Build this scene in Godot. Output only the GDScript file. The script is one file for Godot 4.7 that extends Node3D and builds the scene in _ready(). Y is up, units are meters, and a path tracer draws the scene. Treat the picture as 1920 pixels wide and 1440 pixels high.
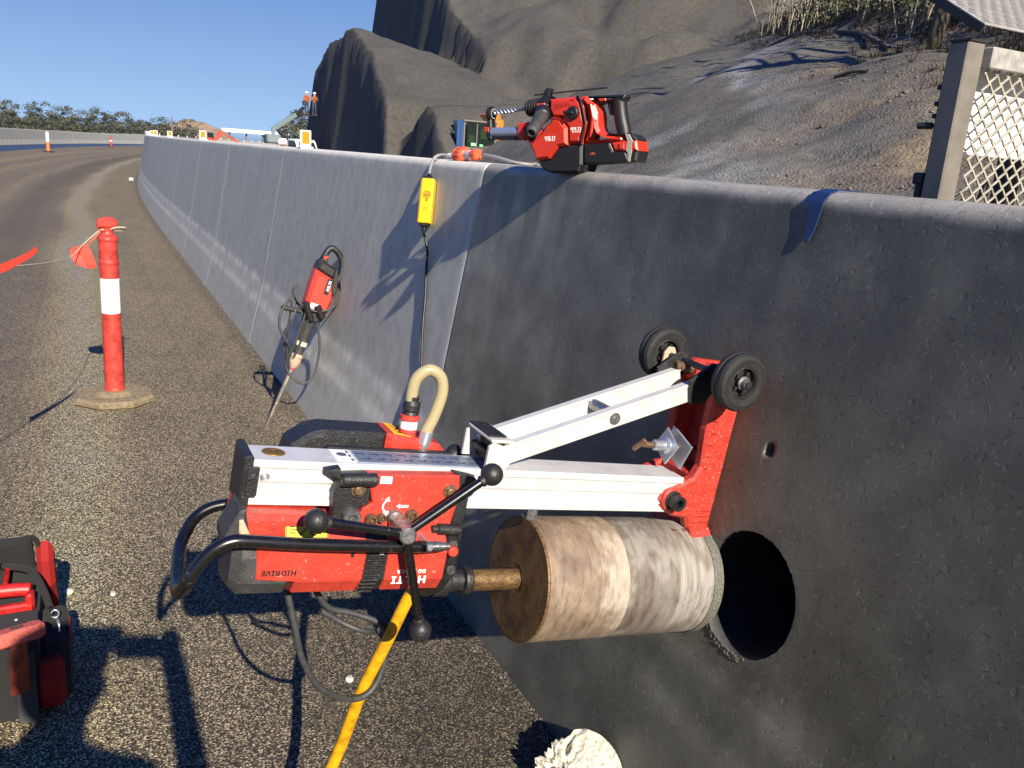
extends Node3D
# Roadworks beside a concrete barrier. World: x runs along the barrier (towards the viewer's right), y up, z out from the barrier over the road.

class Geo:
	var v := PackedVector3Array()
	var n := PackedVector3Array()
	var c := PackedColorArray()
	var ix := PackedInt32Array()
	var col := Color(1, 1, 1)
	var xf := Transform3D()
	func vert(p: Vector3, nn: Vector3) -> int:
		v.append(xf * p); n.append((xf.basis * nn).normalized()); c.append(col)
		return v.size() - 1
	func tri_i(a: int, b: int, d: int) -> void:
		if (v[b] - v[a]).cross(v[d] - v[a]).dot(n[a] + n[b] + n[d]) > 0.0:
			ix.append(a); ix.append(d); ix.append(b)
		else:
			ix.append(a); ix.append(b); ix.append(d)
	func quad_i(a: int, b: int, d: int, e: int) -> void:
		tri_i(a, b, d); tri_i(a, d, e)
	func tri(a: Vector3, b: Vector3, d: Vector3, nn: Vector3) -> void:
		tri_i(vert(a, nn), vert(b, nn), vert(d, nn))
	func quad(a: Vector3, b: Vector3, d: Vector3, e: Vector3, nn := Vector3.ZERO) -> void:
		if nn == Vector3.ZERO:
			nn = (d - a).cross(e - b)
			if nn.length() < 1e-12:
				return
			nn = nn.normalized()
		quad_i(vert(a, nn), vert(b, nn), vert(d, nn), vert(e, nn))
	static func inset(poly: Array, b: float) -> Array:
		var out := []
		var m := poly.size()
		for i in m:
			var p: Vector2 = poly[i]
			var d0: Vector2 = (p - poly[(i + m - 1) % m]).normalized()
			var d1: Vector2 = (poly[(i + 1) % m] - p).normalized()
			var n0 := Vector2(-d0.y, d0.x)
			var n1 := Vector2(-d1.y, d1.x)
			var k := n0 + n1
			var q: float = maxf(k.dot(n0), 0.35)
			out.append(p + k * (b / q))
		return out
	# polygon (counter-clockwise, in x/y) drawn out along z with bevelled rims
	func prism(poly_in: Array, z0: float, z1: float, bev := 0.0) -> void:
		var poly := poly_in.duplicate()
		var area := 0.0
		var m := poly.size()
		for i in m:
			area += poly[i].cross(poly[(i + 1) % m])
		if area < 0.0:
			poly.reverse()
		var ins: Array = inset(poly, bev) if bev > 0.0 else poly
		var pk := PackedVector2Array(ins)
		var tr := Geometry2D.triangulate_polygon(pk)
		for s in 2:
			var z: float = z1 if s == 1 else z0
			var nn := Vector3(0, 0, 1 if s == 1 else -1)
			for i in range(0, tr.size(), 3):
				tri(Vector3(ins[tr[i]].x, ins[tr[i]].y, z), Vector3(ins[tr[i + 1]].x, ins[tr[i + 1]].y, z), Vector3(ins[tr[i + 2]].x, ins[tr[i + 2]].y, z), nn)
		for i in m:
			var a: Vector2 = poly[i]
			var b: Vector2 = poly[(i + 1) % m]
			var e := (b - a).normalized()
			var o := Vector3(e.y, -e.x, 0)
			quad(Vector3(a.x, a.y, z0 + bev), Vector3(b.x, b.y, z0 + bev), Vector3(b.x, b.y, z1 - bev), Vector3(a.x, a.y, z1 - bev), o)
			if bev > 0.0:
				var ia: Vector2 = ins[i]
				var ib: Vector2 = ins[(i + 1) % m]
				quad(Vector3(a.x, a.y, z1 - bev), Vector3(b.x, b.y, z1 - bev), Vector3(ib.x, ib.y, z1), Vector3(ia.x, ia.y, z1), (o + Vector3(0, 0, 1)).normalized())
				quad(Vector3(a.x, a.y, z0 + bev), Vector3(b.x, b.y, z0 + bev), Vector3(ib.x, ib.y, z0), Vector3(ia.x, ia.y, z0), (o - Vector3(0, 0, 1)).normalized())
	func box(cc: Vector3, s: Vector3, bev := 0.0) -> void:
		var h := s / 2.0
		bev = minf(bev, minf(h.x, minf(h.y, h.z)) * 0.8)
		var poly := [Vector2(-h.x, -h.y), Vector2(h.x, -h.y), Vector2(h.x, h.y), Vector2(-h.x, h.y)]
		if bev > 0.0:
			poly = [Vector2(-h.x + bev, -h.y), Vector2(h.x - bev, -h.y), Vector2(h.x, -h.y + bev), Vector2(h.x, h.y - bev), Vector2(h.x - bev, h.y), Vector2(-h.x + bev, h.y), Vector2(-h.x, h.y - bev), Vector2(-h.x, -h.y + bev)]
		var keep := xf
		xf = xf * Transform3D(Basis(), cc)
		prism(poly, -h.z, h.z, bev)
		xf = keep
	# box from a to b, w wide (across up) and t along up
	func beam(a: Vector3, b: Vector3, up: Vector3, hgt: float, wid: float, bev := 0.0) -> void:
		var x := (b - a).normalized()
		var z := x.cross(up).normalized()
		var y := z.cross(x)
		var keep := xf
		xf = xf * Transform3D(Basis(x, y, z), (a + b) / 2.0)
		box(Vector3.ZERO, Vector3(a.distance_to(b), hgt, wid), bev)
		xf = keep
	func tube(path: Array, r, seg := 10, caps := true) -> void:
		var m := path.size()
		var up := Vector3(0.123, 0.97, 0.21).normalized()
		var first := -1
		for i in m:
			var t: Vector3 = (path[mini(i + 1, m - 1)] - path[maxi(i - 1, 0)]).normalized()
			var x := up.cross(t)
			if x.length() < 0.05:
				x = Vector3(1, 0.1, 0.3).cross(t)
			x = x.normalized()
			var y := t.cross(x).normalized()
			up = y
			var rr: float = r[i] if r is Array else r
			for k in seg:
				var an := TAU * k / seg
				var o := x * cos(an) + y * sin(an)
				var id := vert(path[i] + o * rr, o)
				if first < 0:
					first = id
			if i > 0:
				for k in seg:
					var a := first + (i - 1) * seg + k
					var b := first + (i - 1) * seg + (k + 1) % seg
					quad_i(a, b, b + seg, a + seg)
			if caps and (i == 0 or i == m - 1):
				var nn := -t if i == 0 else t
				var mid := vert(path[i], nn)
				var ring := []
				for k in seg:
					var an := TAU * k / seg
					ring.append(vert(path[i] + (x * cos(an) + y * sin(an)) * rr, nn))
				for k in seg:
					tri_i(mid, ring[k], ring[(k + 1) % seg])
	# profile of (radius, height) turned about y; flat bands unless smooth
	func lathe(prof: Array, seg := 24, smooth := false) -> void:
		var m := prof.size()
		var nrm := []
		for i in m - 1:
			var e: Vector2 = prof[i + 1] - prof[i]
			var q := Vector2(e.y, -e.x)
			nrm.append(q.normalized() if q.length() > 1e-9 else Vector2(0, 1))
		for i in m - 1:
			if prof[i].distance_to(prof[i + 1]) < 1e-7:
				continue
			var na: Vector2 = nrm[i]
			var nb: Vector2 = nrm[i]
			if smooth:
				if i > 0 and nrm[i - 1].dot(nrm[i]) > 0.5:
					na = (nrm[i - 1] + nrm[i]).normalized()
				if i < m - 2 and nrm[i + 1].dot(nrm[i]) > 0.5:
					nb = (nrm[i + 1] + nrm[i]).normalized()
			var base := v.size()
			for k in seg + 1:
				var an := TAU * k / seg
				var cs := cos(an)
				var sn := sin(an)
				vert(Vector3(prof[i].x * cs, prof[i].y, prof[i].x * sn), Vector3(na.x * cs, na.y, na.x * sn))
				vert(Vector3(prof[i + 1].x * cs, prof[i + 1].y, prof[i + 1].x * sn), Vector3(nb.x * cs, nb.y, nb.x * sn))
			for k in seg:
				var a := base + 2 * k
				quad_i(a, a + 1, a + 3, a + 2)
	func ball(cc: Vector3, r: float, seg := 16, sc := Vector3.ONE) -> void:
		var keep := xf
		xf = xf * Transform3D(Basis.from_scale(sc), cc)
		var pr := []
		for i in seg / 2 + 1:
			var a := -PI / 2 + PI * i / (seg / 2)
			pr.append(Vector2(maxf(cos(a), 0.0) * r, sin(a) * r))
		lathe(pr, seg, true)
		xf = keep
	func cyl(a: Vector3, b: Vector3, r: float, seg := 16, bev := 0.0, r2 := -1.0) -> void:
		if r2 < 0.0:
			r2 = r
		var keep := xf
		var L := a.distance_to(b)
		xf = xf * Geo.aim(a, b)
		lathe([Vector2(0, 0), Vector2(r - bev, 0), Vector2(r, bev), Vector2(r2, L - bev), Vector2(r2 - bev, L), Vector2(0, L)], seg)
		xf = keep
	static func aim(a: Vector3, b: Vector3) -> Transform3D:
		var y := (b - a).normalized()
		var x := y.cross(Vector3(0.31, 0.2, 0.93))
		if x.length() < 0.1:
			x = y.cross(Vector3(1, 0, 0))
		x = x.normalized()
		return Transform3D(Basis(x, y, x.cross(y)), a)
	func smooth_all() -> void:
		var acc := {}
		for i in range(0, ix.size(), 3):
			var nn := (v[ix[i + 2]] - v[ix[i]]).cross(v[ix[i + 1]] - v[ix[i]])
			for k in 3:
				var key := Vector3i((v[ix[i + k]] * 20000.0).round())
				acc[key] = acc.get(key, Vector3.ZERO) + nn
		for i in v.size():
			var key := Vector3i((v[i] * 20000.0).round())
			if acc.has(key) and acc[key].length() > 1e-12:
				n[i] = acc[key].normalized()
	func mesh() -> ArrayMesh:
		var a := []
		a.resize(Mesh.ARRAY_MAX)
		a[Mesh.ARRAY_VERTEX] = v; a[Mesh.ARRAY_NORMAL] = n; a[Mesh.ARRAY_COLOR] = c; a[Mesh.ARRAY_INDEX] = ix
		var me := ArrayMesh.new()
		if v.size() > 0:
			me.add_surface_from_arrays(Mesh.PRIMITIVE_TRIANGLES, a)
		return me

var names := {}
var M := {}
var rng := RandomNumberGenerator.new()
var nz := FastNoiseLite.new()

func numbered(called: String) -> String:
	names[called] = names.get(called, 0) + 1
	return called if names[called] == 1 else "%s_%03d" % [called, names[called] - 1]

func tag(o: Node, label: String, category := "", group := "", kind := "") -> Node:
	if label: o.set_meta("label", label)
	if category: o.set_meta("category", category)
	if group: o.set_meta("group", group)
	if kind: o.set_meta("kind", kind)
	return o

func obj(called: String, g, m: Material, parent: Node = self) -> MeshInstance3D:
	var o := MeshInstance3D.new()
	o.mesh = g.mesh() if g is Geo else g
	o.material_override = m
	o.name = numbered(called) if parent == self else called
	parent.add_child(o, true)
	return o

func thing(called: String, label: String, category: String, xf := Transform3D(), group := "") -> Node3D:
	var o := Node3D.new()
	o.name = numbered(called); add_child(o, true)
	o.transform = xf
	tag(o, label, category, group)
	return o

func struct(called: String, g, m: Material) -> MeshInstance3D:
	var o := obj(called, g, m)
	o.set_meta("kind", "structure")
	return o

func dup(o: Node3D, label: String, xf: Transform3D) -> Node3D:
	var r: Node3D = o.duplicate()
	r.name = numbered(String(o.name).rstrip("0123456789").rstrip("_")); add_child(r, true)
	r.transform = xf
	r.set_meta("label", label)
	return r

func spline(pts: Array, per := 8) -> Array:
	var out := []
	var m := pts.size()
	for i in m - 1:
		var a: Vector3 = pts[maxi(i - 1, 0)]
		var b: Vector3 = pts[i]
		var c2: Vector3 = pts[i + 1]
		var d: Vector3 = pts[mini(i + 2, m - 1)]
		for k in per:
			out.append(b.cubic_interpolate(c2, a, d, float(k) / per))
	out.append(pts[m - 1])
	return out

func ramp(stops: Array) -> Gradient:
	var gr := Gradient.new()
	var o := PackedFloat32Array()
	var cc := PackedColorArray()
	for s in stops:
		o.append(s[0]); cc.append(s[1])
	gr.offsets = o; gr.colors = cc
	return gr

func noise_tex(freq: float, oct: int, stops: Array, sd := 1, size := 512, type := FastNoiseLite.TYPE_SIMPLEX_SMOOTH, ret := FastNoiseLite.RETURN_DISTANCE) -> NoiseTexture2D:
	var f := FastNoiseLite.new()
	f.noise_type = type; f.frequency = freq; f.fractal_octaves = oct; f.seed = sd
	f.cellular_return_type = ret
	if oct <= 1: f.fractal_type = FastNoiseLite.FRACTAL_NONE
	var t := NoiseTexture2D.new()
	t.width = size; t.height = size; t.seamless = true; t.noise = f
	if stops.is_empty():
		t.as_normal_map = true
	else:
		t.color_ramp = ramp(stops)
	return t

func grey(x: float) -> Color: return Color(x, x, x)

func mat(color: Color, rough := 0.6, metal := 0.0, vc := false) -> StandardMaterial3D:
	var m := StandardMaterial3D.new()
	m.albedo_color = color; m.roughness = rough; m.metallic = metal
	m.vertex_color_use_as_albedo = vc
	return m

func grunge(m: StandardMaterial3D, tex: Texture2D, scale: Vector3, world := false, nrm: Texture2D = null, depth := 1.0) -> StandardMaterial3D:
	m.uv1_triplanar = true; m.uv1_world_triplanar = world; m.uv1_scale = scale
	if tex: m.albedo_texture = tex
	if nrm:
		m.normal_enabled = true; m.normal_texture = nrm; m.normal_scale = depth
	return m

func text(called: String, s: String, size: float, m: Material, parent: Node, xf: Transform3D, bold := true, squash := 1.0, mono := false) -> MeshInstance3D:
	var t := TextMesh.new()
	var f := SystemFont.new()
	f.font_names = PackedStringArray(["Droid Sans Mono" if mono else "Droid Sans"])
	f.font_weight = 700 if bold else 400
	t.font = f; t.text = s; t.font_size = 48; t.pixel_size = size / 48.0; t.depth = 0.0006; t.curve_step = 2.0
	var o := MeshInstance3D.new()
	o.mesh = t; o.material_override = m; o.name = called
	parent.add_child(o, true)
	o.transform = xf * Transform3D(Basis.from_scale(Vector3(squash, 1, 1)), Vector3.ZERO)
	return o

const TOP := 1.432          # barrier height
const DUST := Color(0.75, 0.66, 0.53)

func _ready() -> void:
	rng.seed = 7
	nz.seed = 3; nz.noise_type = FastNoiseLite.TYPE_SIMPLEX_SMOOTH; nz.frequency = 1.0; nz.fractal_octaves = 3
	var cam := Camera3D.new()
	cam.name = "camera"; add_child(cam)
	cam.transform = Transform3D(Basis(Vector3(0.44271, 0.06735, -0.89413), Vector3(-0.26283, 0.96312, -0.05759), Vector3(0.85728, 0.2605, 0.44409)).orthonormalized(), Vector3(0, 1.45, 1.014))
	cam.fov = 49.74; cam.near = 0.02; cam.far = 4000.0; cam.current = true
	var we := WorldEnvironment.new()
	we.name = "environment"
	var e := Environment.new()
	e.background_mode = Environment.BG_SKY
	var sm := ProceduralSkyMaterial.new()
	sm.sky_top_color = Color(0.06, 0.255, 0.535); sm.sky_horizon_color = Color(0.50, 0.61, 0.725); sm.sky_curve = 0.12
	sm.ground_bottom_color = Color(0.22, 0.20, 0.17); sm.ground_horizon_color = Color(0.36, 0.34, 0.31)
	sm.sun_angle_max = 12.0
	var sky := Sky.new(); sky.sky_material = sm
	e.sky = sky; e.background_energy_multiplier = 1.0
	e.tonemap_mode = Environment.TONE_MAPPER_LINEAR; e.tonemap_exposure = 2.0
	e.sdfgi_enabled = true; e.ssao_enabled = true; e.ssil_enabled = true
	e.fog_enabled = true; e.fog_density = 0.0001; e.fog_light_color = Color(0.62, 0.74, 0.9)
	we.environment = e; add_child(we)
	var sun := DirectionalLight3D.new()
	sun.name = "sun"; add_child(sun)
	sun.light_energy = 1.6; sun.light_color = Color(1.0, 0.955, 0.88); sun.light_angular_distance = 0.5; sun.shadow_enabled = true
	sun.basis = Basis.looking_at(Vector3(-0.8553, -0.518, -0.024).normalized())
	materials()
	ground()
	barrier()
	cutting()
	far_scenery()
	core_drill()
	rotary_hammer()
	lead()
	breaker()
	bollards()
	tool_bag()
	screen()
	small_things()
	machines()
	vegetation()
	people()

func materials() -> void:
	var scuff := noise_tex(0.02, 5, [[0.0, grey(0.62)], [0.35, grey(0.86)], [0.6, grey(1.0)], [1.0, grey(1.0)]], 5)
	var fine := noise_tex(0.09, 3, [], 9)
	var pits := noise_tex(0.05, 4, [], 12)
	M.red = worn_mat(Color(0.70, 0.225, 0.175), Color(0.78, 0.58, 0.54), 301, 700, 150, 3.2, 0.42, 0.0, fine, 0.08, 0.84)
	M.red_cast = worn_mat(Color(0.69, 0.215, 0.17), Color(0.80, 0.66, 0.62), 303, 1800, 160, 4.5, 0.42, 0.0, pits, 0.25, 0.82)
	M.red_new = grunge(mat(Color(0.74, 0.19, 0.115), 0.4), noise_tex(0.01, 2, [[0.0, grey(0.93)], [1.0, grey(1.0)]], 6, 256), Vector3.ONE * 3.0)
	M.black = worn_mat(Color(0.125, 0.125, 0.13), Color(0.42, 0.42, 0.41), 305, 900, 220, 4.0, 0.5, 0.0, fine, 0.2)
	M.grey_black = worn_mat(Color(0.22, 0.22, 0.22), Color(0.45, 0.45, 0.44), 307, 700, 260, 4.0, 0.62, 0.0, fine, 0.2)
	M.black_clean = mat(Color(0.083, 0.083, 0.090), 0.5)
	M.rubber = worn_mat(Color(0.10, 0.10, 0.102), Color(0.36, 0.35, 0.33), 315, 900, 120, 5.0, 0.7, 0.0, fine, 0.2)
	M.black_paint = worn_mat(Color(0.06, 0.06, 0.065), Color(0.50, 0.50, 0.49), 309, 420, 240, 4.5, 0.24)
	M.black_paint.metallic_specular = 0.6
	M.alu = worn_mat(Color(0.80, 0.80, 0.80), Color(0.95, 0.95, 0.94), 311, 600, 40, 3.0, 0.42, 0.3, null, 0.0, 0.93)
	M.alu_mill = worn_mat(Color(0.80, 0.795, 0.78), Color(0.68, 0.67, 0.65), 313, 260, 110, 3.0, 0.48, 0.25, null, 0.0, 0.9)
	M.steel = grunge(mat(Color(0.62, 0.62, 0.62), 0.38, 0.85), scuff, Vector3.ONE * 9.0, false, fine, 0.2)
	M.zinc = mat(Color(0.80, 0.82, 0.85), 0.3, 0.8)
	M.brown_steel = grunge(mat(Color(0.484, 0.390, 0.296), 0.5, 0.5), noise_tex(0.03, 4, [[0.0, grey(0.45)], [0.5, grey(0.9)], [1.0, grey(1.1)]], 45), Vector3.ONE * 8.0)
	M.brass = mat(Color(0.585, 0.435, 0.188), 0.4, 0.7)
	M.rust = grunge(mat(Color(1, 1, 1), 0.6, 0.15, true), noise_tex(0.03, 6, [[0.0, grey(0.72)], [0.4, grey(0.93)], [1.0, grey(1.12)]], 47), Vector3(3, 1.2, 1.2), false, fine, 0.12)
	M.rust_dark = grunge(mat(Color(0.50, 0.42, 0.36), 0.5, 0.45), noise_tex(0.02, 5, [[0.0, Color(0.55, 0.45, 0.42)], [0.45, Color(0.9, 0.82, 0.75)], [0.6, Color(0.7, 0.58, 0.52)], [1.0, Color(1.25, 1.2, 1.15)]], 49), Vector3(2.5, 7, 7), false, pits, 0.25)
	M.rust_face = grunge(mat(Color(0.41, 0.335, 0.25), 0.5, 0.3), noise_tex(0.012, 6, [[0.0, Color(0.62, 0.58, 0.56)], [0.4, Color(0.9, 0.85, 0.8)], [0.6, Color(1.0, 0.95, 0.85)], [1.0, Color(1.25, 1.2, 1.1)]], 51), Vector3(2.5, 2.5, 2.5), false, fine, 0.1)
	M.bare_steel = grunge(mat(Color(0.70, 0.66, 0.60), 0.34, 0.7), noise_tex(0.02, 4, [[0.0, grey(0.6)], [0.5, grey(0.92)], [1.0, grey(1.05)]], 53), Vector3(9, 2, 2), false, fine, 0.2)
	M.hex_steel = grunge(mat(Color(0.44, 0.375, 0.285), 0.5, 0.35), noise_tex(0.025, 5, [[0.0, Color(0.4, 0.4, 0.4)], [0.5, Color(0.95, 0.85, 0.75)], [1.0, Color(1.25, 1.1, 0.8)]], 55), Vector3(3, 9, 9), false, pits, 0.3)
	M.yellow = mat(Color(0.843, 0.671, 0.026), 0.4)
	M.yellow_hose = grunge(mat(Color(0.787, 0.574, 0.041), 0.42), scuff, Vector3.ONE * 3.0)
	M.white = mat(Color(0.9, 0.9, 0.88), 0.5)
	M.label_white = mat(Color(0.88, 0.88, 0.90), 0.5)
	M.ink = mat(Color(0.06, 0.06, 0.07), 0.6)
	M.dark_red = mat(Color(0.45, 0.03, 0.03), 0.5)
	M.cable_grey = grunge(mat(Color(0.216, 0.224, 0.232), 0.55), scuff, Vector3.ONE * 6.0)
	M.cable_black = mat(Color(0.075, 0.075, 0.08), 0.45)
	M.cable_pale = mat(Color(0.50, 0.50, 0.50), 0.5)
	M.orange_plug = mat(Color(0.833, 0.340, 0.187), 0.35)
	M.clear = mat(Color(0.93, 0.95, 0.96, 0.25), 0.08)
	M.clear.transparency = BaseMaterial3D.TRANSPARENCY_ALPHA
	M.tape_blue = grunge(mat(Color(0.128, 0.200, 0.368), 0.4), noise_tex(0.06, 3, [[0.0, grey(0.8)], [0.7, grey(1.0)], [0.78, grey(2.6)], [1.0, grey(3.2)]], 57, 256), Vector3.ONE * 6.0)
	M.post_red = grunge(mat(Color(0.74, 0.24, 0.20), 0.5), scuff, Vector3.ONE * 1.5)
	M.post_white = mat(Color(0.93, 0.93, 0.92), 0.35)
	M.flag = mat(Color(0.82, 0.26, 0.19), 0.6)
	M.flag.backlight_enabled = true; M.flag.backlight = Color(0.5, 0.1, 0.06)
	M.rope = mat(Color(0.72, 0.68, 0.58), 0.8)
	M.dusty = grunge(mat(Color(0.515, 0.460, 0.367), 0.95), noise_tex(0.03, 5, [[0.0, grey(0.7)], [1.0, grey(1.1)]], 59), Vector3.ONE * 2.0, false, pits, 0.5)
	M.canvas = grunge(mat(Color(0.098, 0.098, 0.102), 0.9), noise_tex(0.25, 2, [[0.0, grey(0.7)], [1.0, grey(1.15)]], 61, 256), Vector3.ONE * 10.0, false, noise_tex(0.3, 2, [], 62, 256), 0.5)
	M.canvas.rim_enabled = true; M.canvas.rim = 0.3
	M.canvas_red = grunge(mat(Color(0.540, 0.038, 0.038), 0.85), noise_tex(0.25, 2, [[0.0, grey(0.8)], [1.0, grey(1.1)]], 63, 256), Vector3.ONE * 10.0)
	M.tool_red = grunge(mat(Color(0.70, 0.12, 0.11), 0.45), scuff, Vector3.ONE * 4.0)
	M.paint_worn = grunge(mat(Color(0.74, 0.36, 0.31), 0.6), noise_tex(0.03, 5, [[0.0, Color(0.45, 0.35, 0.35)], [0.4, grey(0.9)], [0.65, grey(1.0)], [1.0, Color(1.1, 1.8, 1.8)]], 65), Vector3.ONE * 9.0)
	M.pale_stone = grunge(mat(Color(0.80, 0.78, 0.70), 0.95), noise_tex(0.03, 5, [[0.0, grey(0.62)], [0.45, grey(0.95)], [1.0, grey(1.08)]], 67), Vector3.ONE * 4.0, false, pits, 0.9)
	M.cut_stone = grunge(mat(Color(0.634, 0.625, 0.554), 0.9), noise_tex(0.02, 4, [[0.0, grey(0.85)], [1.0, grey(1.06)]], 68), Vector3.ONE * 4.0, false, fine, 0.15)
	M.slurry = grunge(mat(Color(0.432, 0.432, 0.396), 0.7), noise_tex(0.04, 4, [[0.0, grey(0.6)], [1.0, grey(1.1)]], 69), Vector3.ONE * 6.0, false, pits, 0.8)
	M.hose_beige = grunge(mat(Color(0.66, 0.615, 0.47), 0.35), noise_tex(0.12, 1, [[0.0, grey(0.82)], [1.0, grey(1.05)]], 71, 256), Vector3.ONE * 16.0)
	M.hose_beige.backlight_enabled = true; M.hose_beige.backlight = Color(0.25, 0.22, 0.15)
	M.post_grey = grunge(mat(Color(0.46, 0.44, 0.41), 0.55, 0.1), noise_tex(0.02, 4, [[0.0, grey(0.88)], [1.0, grey(1.04)]], 92, 256), Vector3.ONE * 3.0)
	M.post_dark = mat(Color(0.17, 0.17, 0.175), 0.55, 0.2)
	M.mesh_paint = grunge(mat(Color(0.697, 0.680, 0.629), 0.5, 0.1), scuff, Vector3.ONE * 3.0)
	M.plate = grunge(mat(Color(0.66, 0.65, 0.63), 0.5, 0.15), noise_tex(0.02, 4, [[0.0, grey(0.8)], [1.0, grey(1.05)]], 91), Vector3.ONE * 3.0)
	M.orange = grunge(mat(Color(0.763, 0.451, 0.131), 0.45), scuff, Vector3.ONE * 0.6)
	M.glass = mat(Color(0.10, 0.14, 0.13), 0.08)
	M.glass_blue = mat(Color(0.20, 0.30, 0.48), 0.15)
	M.reflected_green = mat(Color(0.150, 0.216, 0.144), 0.15)
	M.pale_green = mat(Color(0.496, 0.760, 0.576), 0.6)
	M.machine_grey = mat(Color(0.413, 0.398, 0.360), 0.6)
	M.lift_grey = mat(Color(0.400, 0.456, 0.480), 0.5)
	M.lift_white = mat(Color(0.82, 0.82, 0.78), 0.5)
	M.dark = mat(Color(0.09, 0.09, 0.09), 0.6)
	M.far_red = mat(Color(0.704, 0.200, 0.120), 0.5)
	M.marker_yellow = mat(Color(0.680, 0.464, 0.064), 0.35)
	M.bark = grunge(mat(Color(0.375, 0.338, 0.285), 0.95), noise_tex(0.03, 5, [[0.0, grey(0.45)], [0.5, grey(0.9)], [1.0, grey(1.15)]], 73), Vector3(2.0, 0.5, 2.0), true, pits, 0.8)
	M.bark_dark = grunge(mat(Color(0.28, 0.24, 0.20), 0.95), noise_tex(0.03, 5, [[0.0, grey(0.45)], [1.0, grey(1.15)]], 74, 256), Vector3(2.0, 0.5, 2.0), true)
	M.leaf = mat(Color(1, 1, 1), 0.65, 0.0, true)
	M.leaf.backlight_enabled = true; M.leaf.backlight = Color(0.12, 0.14, 0.05)
	M.vc = mat(Color(1, 1, 1), 0.8, 0.0, true)
	# grounds: loose stone chips in pale dust
	var road := mat(Color(1, 1, 1), 0.95, 0.0, true)
	grunge(road, noise_tex(0.11, 1, [[0.0, Color(0.14, 0.13, 0.118)], [0.2, Color(0.24, 0.222, 0.198)], [0.4, Color(0.36, 0.336, 0.298)], [0.6, Color(0.48, 0.45, 0.395)], [0.8, Color(0.66, 0.62, 0.54)], [1.0, Color(0.92, 0.88, 0.79)]], 81, 2048, FastNoiseLite.TYPE_CELLULAR, FastNoiseLite.RETURN_CELL_VALUE), Vector3.ONE * 1.08, true, noise_tex(0.11, 1, [], 81, 2048, FastNoiseLite.TYPE_CELLULAR, FastNoiseLite.RETURN_DISTANCE), 0.8)
	road.detail_enabled = true; road.detail_blend_mode = BaseMaterial3D.BLEND_MODE_MUL
	road.detail_albedo = noise_tex(0.11, 1, [[0.0, grey(1.0)], [0.45, grey(1.0)], [0.7, grey(0.66)], [1.0, grey(0.34)]], 81, 2048, FastNoiseLite.TYPE_CELLULAR, FastNoiseLite.RETURN_DISTANCE)
	M.road = road
	M.earth = grunge(mat(Color(1, 1, 1), 0.95, 0.0, true), noise_tex(0.03, 5, [[0.0, grey(0.6)], [0.5, grey(0.9)], [1.0, grey(1.1)]], 83), Vector3.ONE * 0.25, true, pits, 0.8)
	M.shotcrete = grunge(mat(Color(1, 1, 1), 0.92, 0.0, true), noise_tex(0.02, 6, [[0.0, grey(0.66)], [0.5, grey(0.93)], [1.0, grey(1.1)]], 85, 1024), Vector3.ONE * 0.16, true, noise_tex(0.11, 4, [], 86, 1024), 0.8)
	M.navy = grunge(mat(Color(0.072, 0.104, 0.208), 0.35), noise_tex(0.02, 4, [[0.0, grey(0.6)], [1.0, grey(1.15)]], 87), Vector3(0.1, 0.1, 0.4), true)
	# concrete: streaks down the face, pores, hair-fine raised fibres
	M.concrete = grunge(mat(Color(1, 1, 1), 0.62, 0.0, true), noise_tex(0.012, 6, [[0.0, grey(0.88)], [0.5, grey(0.98)], [1.0, grey(1.04)]], 89, 1024), Vector3(0.9, 0.7, 0.9), true, fibre_normals(500), 0.45)
	M.concrete_wet = grunge(mat(Color(1, 1, 1), 0.47, 0.0, true), fibre_colour(), Vector3(0.72, 0.72, 0.72), true, fibre_normals(1000), 0.4)
	M.concrete_old = grunge(mat(Color(0.78, 0.77, 0.71), 0.9), noise_tex(0.012, 5, [[0.0, grey(0.8)], [1.0, grey(1.05)]], 90), Vector3(0.3, 0.1, 0.3), true)

# flat colour with splashes of dried slurry and fine scratches
func worn(base: Color, splash: Color, sd: int, dots: int, lines: int) -> ImageTexture:
	var sz := 512
	var im := Image.create(sz, sz, false, Image.FORMAT_RGB8)
	im.fill(base)
	var r := RandomNumberGenerator.new()
	r.seed = sd
	for k in dots:
		var c := Vector2(r.randf() * sz, r.randf() * sz)
		var rad := 0.5 + 5.0 * pow(r.randf(), 5.0)
		var a := r.randf_range(0.15, 0.75)
		var st := r.randf_range(0.5, 1.6)
		for dy in range(-7, 8):
			for dx in range(-7, 8):
				if Vector2(dx * st, dy / st).length() <= rad:
					var q := Vector2i(posmod(int(c.x) + dx, sz), posmod(int(c.y) + dy, sz))
					im.set_pixelv(q, im.get_pixelv(q).lerp(splash, a * r.randf_range(0.5, 1.0)))
	for k in lines:
		var p := Vector2(r.randf() * sz, r.randf() * sz)
		var an := r.randf() * TAU
		var bend := r.randf_range(-0.02, 0.02)
		var a := r.randf_range(0.08, 0.45)
		var to := splash if r.randf() < 0.7 else base * 0.4
		for t in r.randi_range(8, 90):
			p += Vector2(cos(an), sin(an)); an += bend
			var q := Vector2i(posmod(int(p.x), sz), posmod(int(p.y), sz))
			im.set_pixelv(q, im.get_pixelv(q).lerp(to, a))
	return ImageTexture.create_from_image(im)

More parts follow.
